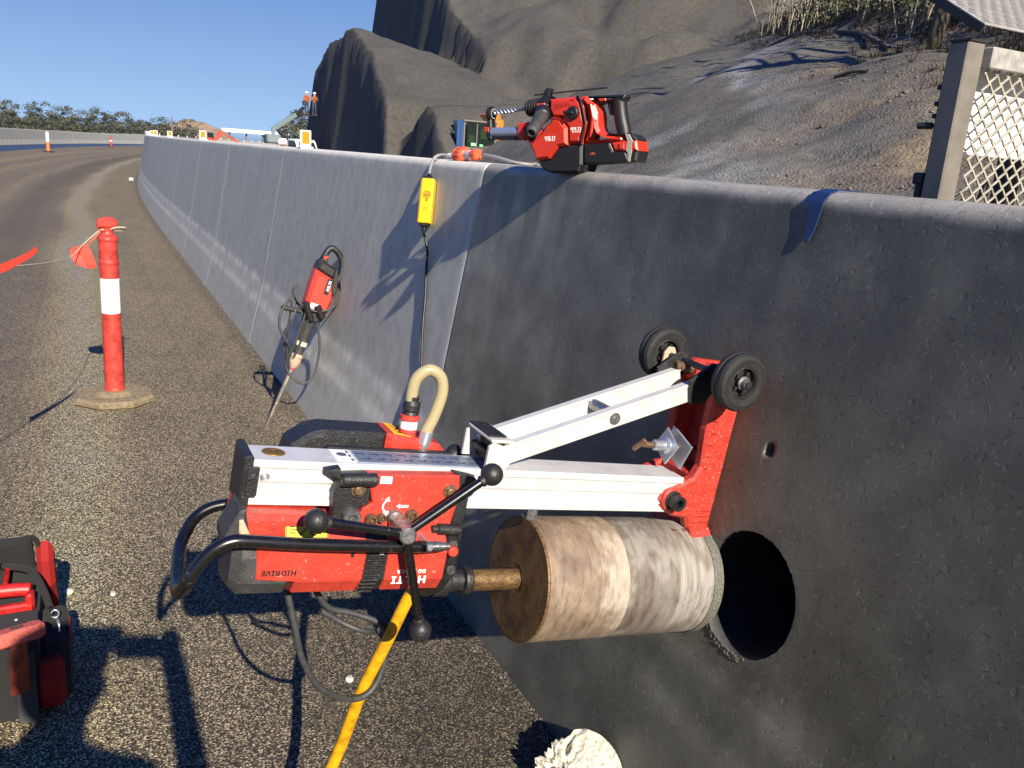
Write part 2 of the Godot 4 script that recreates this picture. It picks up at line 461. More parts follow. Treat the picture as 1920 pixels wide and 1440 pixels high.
func worn_mat(base: Color, splash: Color, sd: int, dots: int, lines: int, scale: float, rough: float, metal := 0.0, nrm: Texture2D = null, depth := 0.2, dirt := 0.68) -> StandardMaterial3D:
	var m := grunge(mat(Color(1, 1, 1), rough, metal), worn(base, splash, sd, dots, lines), Vector3.ONE * scale, false, nrm, depth)
	m.detail_enabled = true; m.detail_blend_mode = BaseMaterial3D.BLEND_MODE_MUL
	m.detail_albedo = noise_tex(0.012, 5, [[0.0, grey(dirt)], [0.4, grey(1.0 - (1.0 - dirt) * 0.25)], [0.65, grey(1.0)], [1.0, grey(1.0)]], sd + 1, 512)
	return m

func fibre_normals(count: int) -> ImageTexture:
	var sz := 1024
	var f := FastNoiseLite.new()
	f.seed = 17 + count; f.frequency = 0.03; f.fractal_octaves = 4
	var im := f.get_seamless_image(sz, sz)
	im.convert(Image.FORMAT_RGBA8)
	im.adjust_bcs(1.0, 0.16, 1.0)
	var r := RandomNumberGenerator.new()
	r.seed = 40 + count
	for k in count:
		var p := Vector2(r.randf() * sz, r.randf() * sz)
		if r.randf() < 0.35:                                # pore
			var rad := r.randf_range(1.0, 3.6)
			for dy in range(-4, 5):
				for dx in range(-4, 5):
					if Vector2(dx, dy * 0.7).length() < rad:
						var q := Vector2i(posmod(int(p.x) + dx, sz), posmod(int(p.y) + dy, sz))
						im.set_pixelv(q, grey(im.get_pixelv(q).r * 0.45))
		else:
			var an := r.randf() * TAU
			var bend := r.randf_range(-0.22, 0.22)
			for s in r.randi_range(4, 15):
				p += Vector2(cos(an), sin(an)); an += bend
				var q := Vector2i(posmod(int(p.x), sz), posmod(int(p.y), sz))
				im.set_pixelv(q, grey(minf(1.0, im.get_pixelv(q).r + 0.4)))
	im.bump_map_to_normal_map(3.0)
	return ImageTexture.create_from_image(im)

func fibre_colour() -> ImageTexture:
	var sz := 1024
	var f := FastNoiseLite.new()
	f.seed = 23; f.frequency = 0.008; f.fractal_octaves = 6
	var im := f.get_seamless_image(sz, sz)
	im.convert(Image.FORMAT_RGBA8)
	im.adjust_bcs(1.0, 0.16, 1.0)
	var r := RandomNumberGenerator.new()
	r.seed = 77
	for k in 3600:
		var p := Vector2(r.randf() * sz, r.randf() * sz)
		var an := r.randf() * TAU
		var bend := r.randf_range(-0.25, 0.25)
		var lift := r.randf_range(0.1, 0.5) if r.randf() < 0.55 else r.randf_range(-0.4, -0.15)
		if r.randf() < 0.12: lift = 0.55
		for s in r.randi_range(2, 9):
			p += Vector2(cos(an), sin(an)); an += bend
			var q := Vector2i(posmod(int(p.x), sz), posmod(int(p.y), sz))
			im.set_pixelv(q, grey(clampf(im.get_pixelv(q).r + lift, 0.1, 1.0)))
	for k in 26000:
		var q := Vector2i(r.randi() % sz, r.randi() % sz)
		var v := im.get_pixelv(q).r * (r.randf_range(0.45, 0.85) if r.randf() < 0.62 else r.randf_range(1.15, 1.6))
		im.set_pixelv(q, grey(v))
		if r.randf() < 0.3: im.set_pixelv(Vector2i((q.x + 1) % sz, q.y), grey(v))
	im.adjust_bcs(1.35, 1.0, 1.0)
	return ImageTexture.create_from_image(im)

func inner(x: float) -> float:      # foot of the near barrier
	return 0.0 if x > -14.0 else -0.0017 * (x + 14.0) * (x + 14.0)

func outer(x: float) -> float:      # foot of the far barrier
	return 9.8 - 0.001 * (x + 14.0) * (x + 14.0) if x < -14.0 else 9.8

func road_colour(x: float, w: float) -> Color:
	var t := 0.66
	var tan_ := 0.0
	var band := [[1.17, 0.19, 1.75], [0.55, 0.30, 0.10], [2.0, 0.55, -0.55], [2.75, 0.18, 0.30], [3.3, 0.3, -0.15], [4.1, 0.22, 0.35], [4.6, 0.3, -0.15], [5.6, 0.35, 0.5]]
	var wob := nz.get_noise_2d(x * 0.12, w * 0.3) * 0.22
	for b in band:
		var q: float = (w + wob - b[0]) / b[1]
		tan_ += b[2] * exp(-q * q)
	var far := clampf((-x - 2.0) / 10.0, 0.0, 1.0)
	t += tan_ * 0.45 * (0.6 + 0.4 * far)
	t *= 1.0 + 0.16 * nz.get_noise_2d(x * 1.3, w * 1.6) + 0.12 * nz.get_noise_2d(x * 0.35 + 40.0, w * 3.0)
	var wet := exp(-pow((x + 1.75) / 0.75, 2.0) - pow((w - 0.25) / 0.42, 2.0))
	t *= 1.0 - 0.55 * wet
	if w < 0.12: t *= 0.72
	var warm := clampf(0.35 + tan_ * 0.8, 0.0, 1.0)
	return Color(t * 1.02, t * (0.93 + 0.03 * warm), t * (0.86 - 0.14 * warm))

func ground() -> void:
	var g := Geo.new()
	g.col = Color(0.14, 0.115, 0.08)
	var s := 1600.0
	g.quad(Vector3(-s, -0.06, -s), Vector3(s, -0.06, -s), Vector3(s, -0.06, s), Vector3(-s, -0.06, s), Vector3.UP)
	struct("ground", g, M.earth)
	g = Geo.new()
	var xs := []
	var x := 8.0
	while x > -330.0:
		xs.append(x)
		x -= 0.12 if x > -7.0 else (0.4 if x > -30.0 else (1.5 if x > -120.0 else 5.0))
	var nw := 70
	for i in xs.size():
		var a := inner(xs[i]) - 0.06
		var b := outer(xs[i]) + 0.3
		for k in nw + 1:
			var f := float(k) / nw
			var z := lerpf(a, b, f * f * 0.6 + f * 0.4)
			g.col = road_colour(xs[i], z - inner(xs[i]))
			g.vert(Vector3(xs[i], 0, z), Vector3.UP)
			if i > 0 and k > 0:
				var q := g.v.size() - 1
				g.quad_i(q, q - 1, q - nw - 2, q - nw - 1)
	struct("road", g, M.road)
	g = Geo.new()
	var first := true
	x = -30.0
	while x > -320.0:
		var zo := outer(x)
		var wdt := 2.6 + 0.012 * (-x - 30.0)
		g.vert(Vector3(x, 0.006, zo - 0.05), Vector3.UP); g.vert(Vector3(x, 0.006, zo - wdt), Vector3.UP)
		if not first:
			var q := g.v.size() - 1
			g.quad_i(q, q - 1, q - 3, q - 2)
		first = false
		x -= 3.0
	struct("fresh_bitumen_strip", g, M.navy)

# front of the barrier: how far it stands out (negative is back) at height y
func face_z(y: float) -> float:
	var p := [[0.0, 0.0], [0.31, -0.075], [0.44, -0.108], [1.40, -0.268], [1.411, -0.2712], [1.420, -0.2765], [1.427, -0.2840], [1.4308, -0.2920], [1.432, -0.300]]
	for i in p.size() - 1:
		if y <= p[i + 1][0]:
			return lerpf(p[i][1], p[i + 1][1], (y - p[i][0]) / (p[i + 1][0] - p[i][0]))
	return -0.300

const HX := -1.125
const HY := 0.628
const HR := 0.127
var pits := [[-1.171, 0.921, 0.0115, 0.05], [-1.012, 0.742, 0.022, 0.03], [-1.028, 0.725, 0.013, 0.015], [-1.0, 0.722, 0.011, 0.016], [-0.985, 0.66, 0.010, 0.012], [-1.005, 0.652, 0.008, 0.010], [-1.135, 0.768, 0.017, 0.03], [-1.105, 0.770, 0.020, 0.035], [-1.08, 0.760, 0.013, 0.03], [-1.06, 0.748, 0.010, 0.02]]

func wall_colour(x: float, y: float, wet: bool) -> Color:
	var streak := nz.get_noise_2d(x * 6.0, y * 0.8)
	var blot := nz.get_noise_2d(x * 1.6 + 9.0, y * 1.9)
	var t := 0.43 * (1.0 + 0.06 * streak + 0.07 * blot)
	if wet:
		var d := clampf(0.5 + (x + 2.35) * 0.62 + blot * 0.45 + clampf((1.05 - y) * 0.45, -0.1, 0.3), 0.0, 1.0)
		t = lerpf(0.56, 0.22, d) * (1.0 + 0.05 * blot + 0.06 * streak)
		var drip := clampf((y - 1.25 + 0.25 * nz.get_noise_2d(x * 9.0, 3.0)) * 7.0, 0.0, 1.0)
		t = lerpf(t, 0.15 * (1.0 + 0.4 * streak), drip * 0.5)
	var cc := Color(t, t * 0.99, t * (0.76 if wet else 0.84))
	# tyre and form scuffs, with the bend highlight painted in, along the two breaks of the face, pale dust at the foot
	for b in [0.305, 0.445]:
		var wid := (0.032 if not wet else 0.04) + 0.016 * nz.get_noise_2d(x * 3.0, b * 50.0)
		var amt: float = exp(-pow((y - b - 0.012 * nz.get_noise_2d(x * 2.0, b * 9.0)) / maxf(wid, 0.008), 2.0)) * clampf(0.75 + 1.1 * nz.get_noise_2d(x * 4.0, b * 31.0 + 5.0), 0.1, 1.0)
		cc = cc.lerp(Color(0.70, 0.68, 0.58), amt * (0.34 if wet else 0.95))
	if y < 0.3 and not wet:
		cc = cc.lerp(Color(0.46, 0.45, 0.38), 0.4 * (1.0 - y / 0.3))
	if y > 1.395:
		cc = cc.lerp(Color(0.66, 0.63, 0.55), clampf((y - 1.395 + 0.01 * streak) / 0.02, 0.0, 1.0))
	return cc

var rim := []

func hole_lining() -> Geo:
	var g := Geo.new()
	var m := rim.size()
	for i in 14:
		for q in m + 1:
			var p: Vector3 = rim[q % m]
			var an := atan2(p.y - HY, p.x - HX)
			var f := i / 13.0
			var rr := lerpf(Vector2(p.x - HX, p.y - HY).length(), HR - 0.001, minf(1.0, f * 6.0)) + 0.0006 * nz.get_noise_2d(an * 6.0, f * 40.0)
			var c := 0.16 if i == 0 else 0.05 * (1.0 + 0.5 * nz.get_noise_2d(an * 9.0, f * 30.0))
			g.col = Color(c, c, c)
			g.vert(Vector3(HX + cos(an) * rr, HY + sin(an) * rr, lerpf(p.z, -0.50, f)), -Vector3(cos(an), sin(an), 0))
			if i > 0 and q > 0:
				var k := g.v.size() - 1
				g.quad_i(k, k - 1, k - m - 2, k - m - 1)
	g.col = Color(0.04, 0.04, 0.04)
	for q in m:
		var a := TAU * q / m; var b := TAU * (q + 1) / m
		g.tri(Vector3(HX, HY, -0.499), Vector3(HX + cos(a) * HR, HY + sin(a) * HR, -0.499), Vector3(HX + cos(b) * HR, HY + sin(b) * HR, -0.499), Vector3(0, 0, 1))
	return g

func panel(x0: float, x1: float, step: float, ystep: float, hole: bool) -> Geo:
	var g := Geo.new()
	var ch := 0.004 if not hole else 0.006
	var nx := maxi(2, int(round((x1 - x0) / step)))
	var ys := []
	var ny := int(round(1.40 / ystep))
	for j in ny + 1:
		ys.append(1.40 * j / ny)
	ys.append_array([1.4055, 1.411, 1.416, 1.420, 1.424, 1.427, 1.4292, 1.4308, TOP])
	var xs := []
	for i in nx + 1:
		xs.append(lerpf(x0, x1, float(i) / nx))
	if hole:
		xs = []
		var xq := x0
		while xq < x1 - 0.004:
			xs.append(xq)
			xq += 0.0062 if xq > -1.4 and xq < -0.93 else 0.0135
		xs.append(x1)
	xs.insert(1, x0 + 0.002); xs.insert(2, x0 + ch); xs.insert(xs.size() - 1, x1 - ch); xs.insert(xs.size() - 1, x1 - 0.002)
	var hi0 := 0; var hi1 := 0; var hj0 := 0; var hj1 := 0
	if hole:
		for i in xs.size():
			if xs[i] <= HX - 0.17: hi0 = i
			if xs[i] <= HX + 0.17: hi1 = i + 1
		for j in ys.size():
			if ys[j] <= HY - 0.17: hj0 = j
			if ys[j] <= HY + 0.17: hj1 = j + 1
	var rows := ys.size()
	for i in xs.size():
		var x: float = xs[i]
		var inset := 0.0
		var de := minf(x - x0, x1 - x)
		if de < ch: inset = ch * (1.0 - de / ch)
		for j in rows:
			var y: float = ys[j]
			var z := face_z(y) + inner(x) - inset
			z += 0.0003 * nz.get_noise_2d(x * 5.0, y * 5.0) + 0.0006 * nz.get_noise_2d(x * 0.9, y * 0.9)
			if hole:
				for p in pits:
					var d := Vector2(x - p[0], y - p[1]).length() * (1.0 + 0.25 * nz.get_noise_2d(x * 60.0, y * 60.0))
					if d < p[2]: z -= p[3] * (1.0 - pow(d / p[2], 3.0))
			g.col = wall_colour(x, y, hole)
			if de < 0.006: g.col = g.col.lerp(Color(0.6, 0.58, 0.5), 0.5)
			g.vert(Vector3(x, y - inset * (1.0 if y > 1.41 else 0.0), z), Vector3(0, 0, 1))
			if i > 0 and j > 0:
				if hole and i > hi0 and i <= hi1 and j > hj0 and j <= hj1:
					continue
				var q := g.v.size() - 1
				g.ix.append_array(PackedInt32Array([q, q - rows - 1, q - rows, q, q - 1, q - rows - 1]))
	if hole:
		var per := []
		for i in range(hi0, hi1): per.append(i * rows + hj0)
		for j in range(hj0, hj1): per.append(hi1 * rows + j)
		for i in range(hi1, hi0, -1): per.append(i * rows + hj1)
		for j in range(hj1, hj0, -1): per.append(hi0 * rows + j)
		var m := per.size()
		var prev := per
		for k in range(1, 7):
			var cur := []
			for q in m:
				var p0: Vector3 = g.v[per[q]]
				var dir := Vector2(p0.x - HX, p0.y - HY)
				var an := dir.angle()
				var edge := HR + 0.0016 * nz.get_noise_2d(cos(an) * 9.0, sin(an) * 9.0) + 0.010 * maxf(0.0, nz.get_noise_2d(an * 9.0, 2.0)) * exp(-pow((an - 1.05) / 0.5, 2.0))
				var f := float(mini(k, 6)) / 6.0
				var rr := lerpf(dir.length(), edge, f)
				var y := HY + sin(an) * rr
				var z := face_z(y) - (0.0 if k < 6 else 0.0008)
				if k < 6: z += 0.0004 * nz.get_noise_2d(cos(an) * rr * 30.0, sin(an) * rr * 30.0)
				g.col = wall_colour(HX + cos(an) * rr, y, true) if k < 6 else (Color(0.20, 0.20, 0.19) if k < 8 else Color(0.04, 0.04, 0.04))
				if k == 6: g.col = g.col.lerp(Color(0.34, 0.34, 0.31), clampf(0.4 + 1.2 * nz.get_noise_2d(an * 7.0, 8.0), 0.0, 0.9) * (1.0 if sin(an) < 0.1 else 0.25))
				cur.append(g.vert(Vector3(HX + cos(an) * rr, HY + sin(an) * rr, z), Vector3(0, 0, 1)))
			for q in m:
				var a: int = prev[q]; var b: int = prev[(q + 1) % m]; var c2: int = cur[(q + 1) % m]; var d: int = cur[q]
				g.ix.append_array(PackedInt32Array([a, c2, b, a, d, c2]))
			prev = cur
		for q in m: rim.append(g.v[prev[q]])
	g.smooth_all()
	# flat top, back and ends
	g.col = Color(0.62, 0.59, 0.52)
	var n2 := maxi(1, int((x1 - x0) / 0.5))
	for i in n2:
		var xa := lerpf(x0, x1, float(i) / n2); var xb := lerpf(x0, x1, float(i + 1) / n2)
		if i == 0: xa += 0.011
		if i == n2 - 1: xb -= 0.011
		var za := inner(xa); var zb := inner(xb)
		g.quad(Vector3(xa, TOP, za - 0.300), Vector3(xb, TOP, zb - 0.300), Vector3(xb, TOP, zb - 0.50), Vector3(xa, TOP, za - 0.50), Vector3.UP)
		g.quad(Vector3(xa, TOP, za - 0.50), Vector3(xb, TOP, zb - 0.50), Vector3(xb, TOP - 0.03, zb - 0.53), Vector3(xa, TOP - 0.03, za - 0.53), Vector3(0, 0.7, -0.7))
		g.quad(Vector3(xa, TOP - 0.03, za - 0.53), Vector3(xb, TOP - 0.03, zb - 0.53), Vector3(xb, 0, zb - 0.56), Vector3(xa, 0, za - 0.56), Vector3(0, 0, -1))
	for s in 2:
		var xe := x0 + 0.001 if s == 0 else x1 - 0.001
		var z0 := inner(xe)
		var pr := [Vector3(xe, 0, z0 - 0.01), Vector3(xe, 0.31, z0 - 0.087), Vector3(xe, 0.44, z0 - 0.12), Vector3(xe, 1.40, z0 - 0.28), Vector3(xe, TOP - 0.012, z0 - 0.30), Vector3(xe, TOP - 0.012, z0 - 0.50), Vector3(xe, 1.40, z0 - 0.53), Vector3(xe, 0, z0 - 0.56)]
		for k in range(0, pr.size() - 2):
			g.tri(pr[7], pr[k], pr[k + 1], Vector3(-1 if s == 0 else 1, 0, 0))
	return g

func barrier() -> void:
	var t := thing("concrete_barrier", "long blue grey concrete road barrier with a big round cored hole", "barrier")
	obj("panel", panel(-2.811, 0.95, 0.0105, 0.0076, true), M.concrete_wet, t)
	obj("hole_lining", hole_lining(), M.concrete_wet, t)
	var js := [-2.815, -6.284, -8.88, -11.24, -13.7, -17.3, -20.9, -24.5, -28.1, -31.7, -35.3, -39.0, -43.0, -47.0, -52.0, -57.0, -62.0, -68.0, -74.0, -80.0]
	for i in js.size() - 1:
		var far := 1.0 if i > 1 else 0.0
		obj("panel", panel(js[i + 1] + 0.0015, js[i] - (0.0015 if i > 0 else -0.001), 0.035 + far * 0.09, 0.03 + far * 0.02, false), M.concrete, t)
	obj("panel", panel(0.96, 4.6, 0.08, 0.06, false), M.concrete, t)
	# grey cutting slurry left at the foot of the hole and round the crown of the bit
	var g := Geo.new()
	for k in 260:
		var an := rng.randf_range(PI * 0.95, PI * 1.6)
		var rr := HR + 0.012 * pow(rng.randf(), 2.0)
		var y := HY + sin(an) * rr
		g.ball(Vector3(HX + cos(an) * rr, y, face_z(y) + 0.001), rng.randf_range(0.0012, 0.0042), 6, Vector3(1, 1, 0.5))
	g.smooth_all()
	tag(obj("slurry", g, M.slurry, t), "", "", "", "stuff")
	# grit swept up against the foot of the barrier
	var gr := Geo.new()
	for k in 2600:
		var x0 := -0.5 - 13.0 * pow(rng.randf(), 1.4)
		var sz := 0.0014 + 0.003 * pow(rng.randf(), 4.0)
		var q0 := rng.randf_range(0.04, 0.17)
		gr.col = Color(q0, q0 * 0.93, q0 * 0.80)
		gr.xf = Transform3D(Basis.from_euler(Vector3(rng.randf() * 6.0, rng.randf() * 6.0, 0)), Vector3(x0, sz * 0.6, 0.004 + 0.11 * pow(rng.randf(), 2.2)))
		gr.box(Vector3.ZERO, Vector3(sz * 2.0, sz * 1.3, sz * 1.6), 0.0)
	struct("grit", gr, M.vc).set_meta("kind", "stuff")
	# far barrier across the road
	var w := Geo.new()
	var x := 10.0
	var pts := []
	while x > -330.0:
		pts.append(Vector3(x, 0, outer(x))); x -= 4.0
	var prof := [Vector2(0, 0), Vector2(0.1, 0.4), Vector2(0.2, 1.16), Vector2(0.22, 1.2), Vector2(0.45, 1.2), Vector2(0.6, 0)]
	var hgt := func(q: Vector3) -> float: return 1.0 + clampf((-q.x - 120.0) / 160.0, 0.0, 0.2)
	for i in pts.size() - 1:
		for k in prof.size() - 1:
			var a: Vector3 = pts[i]; var b: Vector3 = pts[i + 1]
			var ha: float = hgt.call(a); var hb: float = hgt.call(b)
			w.quad(a + Vector3(0, prof[k].y * ha, prof[k].x), b + Vector3(0, prof[k].y * hb, prof[k].x), b + Vector3(0, prof[k + 1].y * hb, prof[k + 1].x), a + Vector3(0, prof[k + 1].y * ha, prof[k + 1].x))
	var fw := thing("far_barrier", "pale concrete barrier along the far side of the curving road", "barrier")
	obj("wall", w, M.concrete_old, fw)
	for i in 26:
		var g2 := Geo.new()
		var xx := -150.0 - i * 7.0
		g2.box(Vector3(xx, 1.2 * hgt.call(Vector3(xx, 0, 0)) + 0.14, outer(xx) + 0.33), Vector3(0.12, 0.32, 0.12), 0.02)
		obj("top_post", g2, M.white, fw)

func smax(a: float, b: float, k: float) -> float:
	var h := clampf(0.5 + 0.5 * (a - b) / k, 0.0, 1.0)
	return lerpf(b, a, h) + k * h * (1.0 - h)

func smin(a: float, b: float, k: float) -> float:
	return -smax(-a, -b, k)

func line(x: float, pts: Array) -> float:
	for i in pts.size() - 1:
		if x <= pts[i + 1].x:
			return lerpf(pts[i].y, pts[i + 1].y, clampf((x - pts[i].x) / (pts[i + 1].x - pts[i].x), 0.0, 1.0))
	return pts[pts.size() - 1].y

# height of the land behind the barrier: sprayed rock cutting on the left, earth slope on the right
func land(x: float, z: float) -> float:
	var w1 := nz.get_noise_2d(x * 0.05, z * 0.05)
	var w2 := nz.get_noise_2d(x * 0.22 + 7.0, z * 0.22)
	var s1 := 55.4 - Vector2(x + 70.0, z + 60.0).length()
	var h1 := s1 * 0.76 - 3.0
	h1 += 0.75 * sin(h1 * 1.05 + w1 * 5.0 + 0.02 * x) * clampf(h1 * 0.3, 0.0, 1.0) + 0.5 * w2 * clampf(h1 * 0.4, 0.0, 1.0)
	h1 = smin(h1, 24.0 + 2.0 * w1, 2.0)
	var zf := line(x, [Vector2(-100, -26.6), Vector2(-51, -20.7), Vector2(-46, -15.0), Vector2(-42, -5.0), Vector2(-30, 20.0)])
	var rag := nz.get_noise_2d(x * 0.06, 3.0) * 0.5 + nz.get_noise_2d(x * 1.3, z * 1.3) * 0.07
	var clb := (zf - z + rag) * 8.0 - 1.0
	var eb := line(x, [Vector2(-80, 21.0), Vector2(-64.5, 13.4), Vector2(-55.7, 8.8), Vector2(-51, 4.7), Vector2(-47, 0.0), Vector2(-44, -4.0)]) + 0.22 * (-22.0 - z) + 0.4 * w2
	h1 = smax(h1, smin(eb, 24.0, 2.0), 1.5)
	h1 = smin(h1, clb, 0.8)
	h1 = smin(h1, (x + 99.0 + 0.15 * h1) * 5.0, 1.0)
	# front lobe
	var ta := line(x, [Vector2(-95, 12.9), Vector2(-87, 12.6), Vector2(-79.4, 8.0), Vector2(-75.6, 8.9), Vector2(-68, 9.4), Vector2(-60.5, 9.5), Vector2(-52.8, 7.2), Vector2(-47.5, 5.5), Vector2(-43.5, 4.0), Vector2(-42.0, 1.8), Vector2(-40.6, -1.0)]) + 0.3 * w2 + 0.15 * (z + 16.0) * clampf((x + 74.0) / 8.0, 0.0, 1.0) * clampf((-50.0 - x) / 6.0, 0.0, 1.0)
	var fa := (-17.1 + 0.12 * (x + 80.0) - z + rag) * 9.0 - 0.5
	var ha := smin(ta, fa, 0.8)
	ha = smin(ha, (x + 81.4) * 4.5 + 2.0 + 0.6 * (-17.0 - z), 1.5)
	# little lobe
	var tb := line(x, [Vector2(-44.2, 0.6), Vector2(-42.5, 1.8), Vector2(-37.8, 3.7), Vector2(-36, 3.0), Vector2(-33.5, 1.4), Vector2(-31.5, -1.0)]) - 0.10 * (z + 14.0) + 0.2 * w2
	var hb := smin(smin(tb, (-12.9 + 0.12 * (x + 38.0) - z + rag) * 9.0, 0.5), (x + 45.0) * 5.0, 0.6)
	# earth slope
	var h2 := (0.405 - 0.045 * smoothstep(12.0, 27.0, -x)) * (-z - 3.4) - 0.06 * maxf(0.0, -x - 17.0) - 4.5 * smoothstep(37.0, 47.0, -x) + 0.3 * w2
	h2 -= 4.2 * exp(-pow((x + 35.5) / 5.5, 2.0) - pow((z + 13.2) / 4.2, 2.0)) + 1.3 * exp(-pow((x + 22.0) / 7.0, 2.0) - pow((z + 8.6) / 2.2, 2.0))
	h2 += 0.42 * maxf(0.0, (-13.3 - z) * 0.83 + (x + 11.3) * 0.56) * clampf(((1.0 - z) + 0.88 * x) / 4.0, 0.0, 1.0)
	h2 = smin(h2, 21.0 + 3.0 * w1, 3.0)
	var h := smax(smax(h1, h2, 1.1), smax(ha, hb, 0.3), 0.35)
	h = smax(h, -0.3, 0.4)
	if h > 0.1:
		var ea := earth_part(x, z)
		h += (0.015 + 0.06 * ea) * nz.get_noise_2d(x * 1.4, z * 1.4) + (0.012 + 0.025 * ea) * nz.get_noise_2d(x * 4.0, z * 4.0)
	return h

func earth_part(x: float, z: float) -> float:   # 0 sprayed concrete, 1 bare earth
	var w := nz.get_noise_2d(x * 0.3, z * 0.3)
	return clampf(((1.0 - z) + 1.04 * x + w * 5.0) / 4.0 + 0.3, 0.0, 1.0)

func cutting() -> void:
	var g := Geo.new()
	var xs := []
	var x := 14.0
	while x > -96.0:
		xs.append(x)
		x -= 0.22 if x > -26.0 and x < 2.0 else 0.42
	var zs := []
	var z := -1.2
	while z > -78.0:
		zs.append(z)
		z -= 0.2 if z > -14.0 else (0.27 if z > -30.0 else 0.9)
	var m := zs.size()
	for i in xs.size():
		for j in m:
			var h := land(xs[i], zs[j])
			var ea := earth_part(xs[i], zs[j])
			var n1 := nz.get_noise_2d(xs[i] * 0.35, zs[j] * 0.35 + h * 0.2)
			var n2 := nz.get_noise_2d(xs[i] * 0.09 + 30.0, zs[j] * 0.09)
			var c1 := Color(0.070, 0.066, 0.056) * (1.0 + 0.22 * n1 + 0.15 * n2) * lerpf(1.0, 1.45, smoothstep(-40.0, -26.0, xs[i]))  # paler to the right: brightness painted in where the slope catches less sun
			var mist := clampf(1.0 - absf((1.0 - zs[j]) + 0.99 * xs[i] + n1 * 4.0 + 1.0) / 1.8, 0.0, 1.0) * clampf(0.55 + 1.2 * n1, 0.0, 1.0)
			c1 = c1.lerp(Color(0.24, 0.24, 0.24), mist * 0.95)
			var c2 := Color(0.16, 0.125, 0.082).lerp(Color(0.30, 0.22, 0.13), clampf(0.5 + 1.3 * n2 + 0.6 * n1, 0.0, 1.0))
			c2 = c2.lerp(Color(0.10, 0.092, 0.08), clampf(0.7 - ((1.0 - zs[j]) + xs[i]) * 0.12 + 1.2 * n1, 0.0, 0.85))
			g.col = c1.lerp(c2, ea)
			g.vert(Vector3(xs[i], h, zs[j]), Vector3.UP)
			if i > 0 and j > 0:
				var q := g.v.size() - 1
				g.ix.append_array(PackedInt32Array([q, q - m, q - m - 1, q, q - m - 1, q - 1]))
	g.smooth_all()
	struct("rock_cutting", g, M.shotcrete)
	# clods and stones lying on the earth slope
	var stones := Geo.new()
	var r := RandomNumberGenerator.new()
	r.seed = 5
	for k in 2600:
		var p := Vector2(r.randf_range(-20.0, 3.0), r.randf_range(-19.0, -4.5))
		if earth_part(p.x, p.y) < 0.35: continue
		var s := r.randf_range(0.008, 0.035) * (1.0 + 1.3 * pow(r.randf(), 6.0))
		var q := r.randf_range(0.07, 0.17)
		stones.col = Color(q, q * 0.85, q * 0.64)
		var b0 := stones.v.size()
		stones.ball(Vector3(p.x, land(p.x, p.y) + s * 0.2, p.y), s, 6, Vector3(1.0, 0.65, 0.8))
		for i in range(b0, stones.v.size()):
			var o := stones.v[i] - Vector3(p.x, land(p.x, p.y), p.y)
			stones.v[i] += o * 0.5 * nz.get_noise_3dv(stones.v[i] * 14.0)
	stones.smooth_all()
	struct("stones", stones, M.vc).set_meta("kind", "stuff")

func hill(called: String, label: String, cx: float, cz: float, rx: float, rz: float, hh: float, cc: Color) -> void:
	var g := Geo.new()
	var m := 48
	for i in m + 1:
		for j in m + 1:
			var u := float(i) / m * 2.0 - 1.0
			var w := float(j) / m * 2.0 - 1.0
			var n1 := nz.get_noise_2d(cx + u * 1.2, cz + w * 1.2)
			var h := hh * smoothstep(0.0, 1.0, maxf(0.0, 1.0 - Vector2(u, w).length())) * (1.0 + 0.3 * n1) - 1.0
			g.col = cc.lerp(Color(0.10, 0.11, 0.06), clampf(0.25 + 1.6 * nz.get_noise_2d(u * 9.0 + cx, w * 9.0), 0.0, 0.8))
			g.vert(Vector3(cx + u * rx, h, cz + w * rz), Vector3.UP)
			if i > 0 and j > 0:
				var q := g.v.size() - 1
				g.quad_i(q, q - 1, q - m - 2, q - m - 1)
	g.smooth_all()
	for i in g.n.size():
		if g.n[i].y < 0.0: g.n[i] = -g.n[i]
	var o := struct(called, g, M.vc)
	o.set_meta("label", label)

func far_scenery() -> void:
	hill("hill", "brown bare hill beyond the end of the trees", -560, -58, 60, 40, 12, Color(0.30, 0.19, 0.11))
	hill("hill", "tan hill beside the far bridge", -520, -142, 80, 40, 19, Color(0.30, 0.21, 0.12))
	var b := thing("road_bridge", "long white road bridge on thin piers between the two far hills", "bridge")
	var g := Geo.new()
	var d0 := Vector3(-690, 8.2, -92); var d1 := Vector3(-690, 8.2, -142)
	g.beam(d0, d1, Vector3.UP, 1.6, 9.0)
	obj("deck", g, M.white, b)
	g = Geo.new()
	g.beam(d0 + Vector3(4.6, 1.4, 0), d1 + Vector3(4.6, 1.4, 0), Vector3.UP, 0.9, 0.3)
	obj("parapet", g, M.white, b)
	for k in 4:
		g = Geo.new()
		var p := d0.lerp(d1, (k + 0.5) / 4.0)
		g.box(p + Vector3(0, -5.0, 0), Vector3(2.0, 8.4, 1.2))
		obj("pier", g, M.machine_grey, b)
	# light pole behind the trees
	var lp := thing("light_pole", "tall thin grey light pole standing before the far trees", "pole", Transform3D(Basis(), Vector3(-150, 0, -11.7)))
	g = Geo.new()
	g.tube([Vector3(0, 0, 0), Vector3(0, 1.5, 0), Vector3(0, 3.0, 0), Vector3(0, 4.5, 0), Vector3(0, 6.0, 0)], [0.14, 0.13, 0.12, 0.10, 0.09], 8)
	obj("shaft", g, M.machine_grey, lp)
	g = Geo.new()
	g.box(Vector3(0, 0.1, 0), Vector3(0.5, 0.2, 0.5), 0.03)
	obj("foot", g, M.machine_grey, lp)

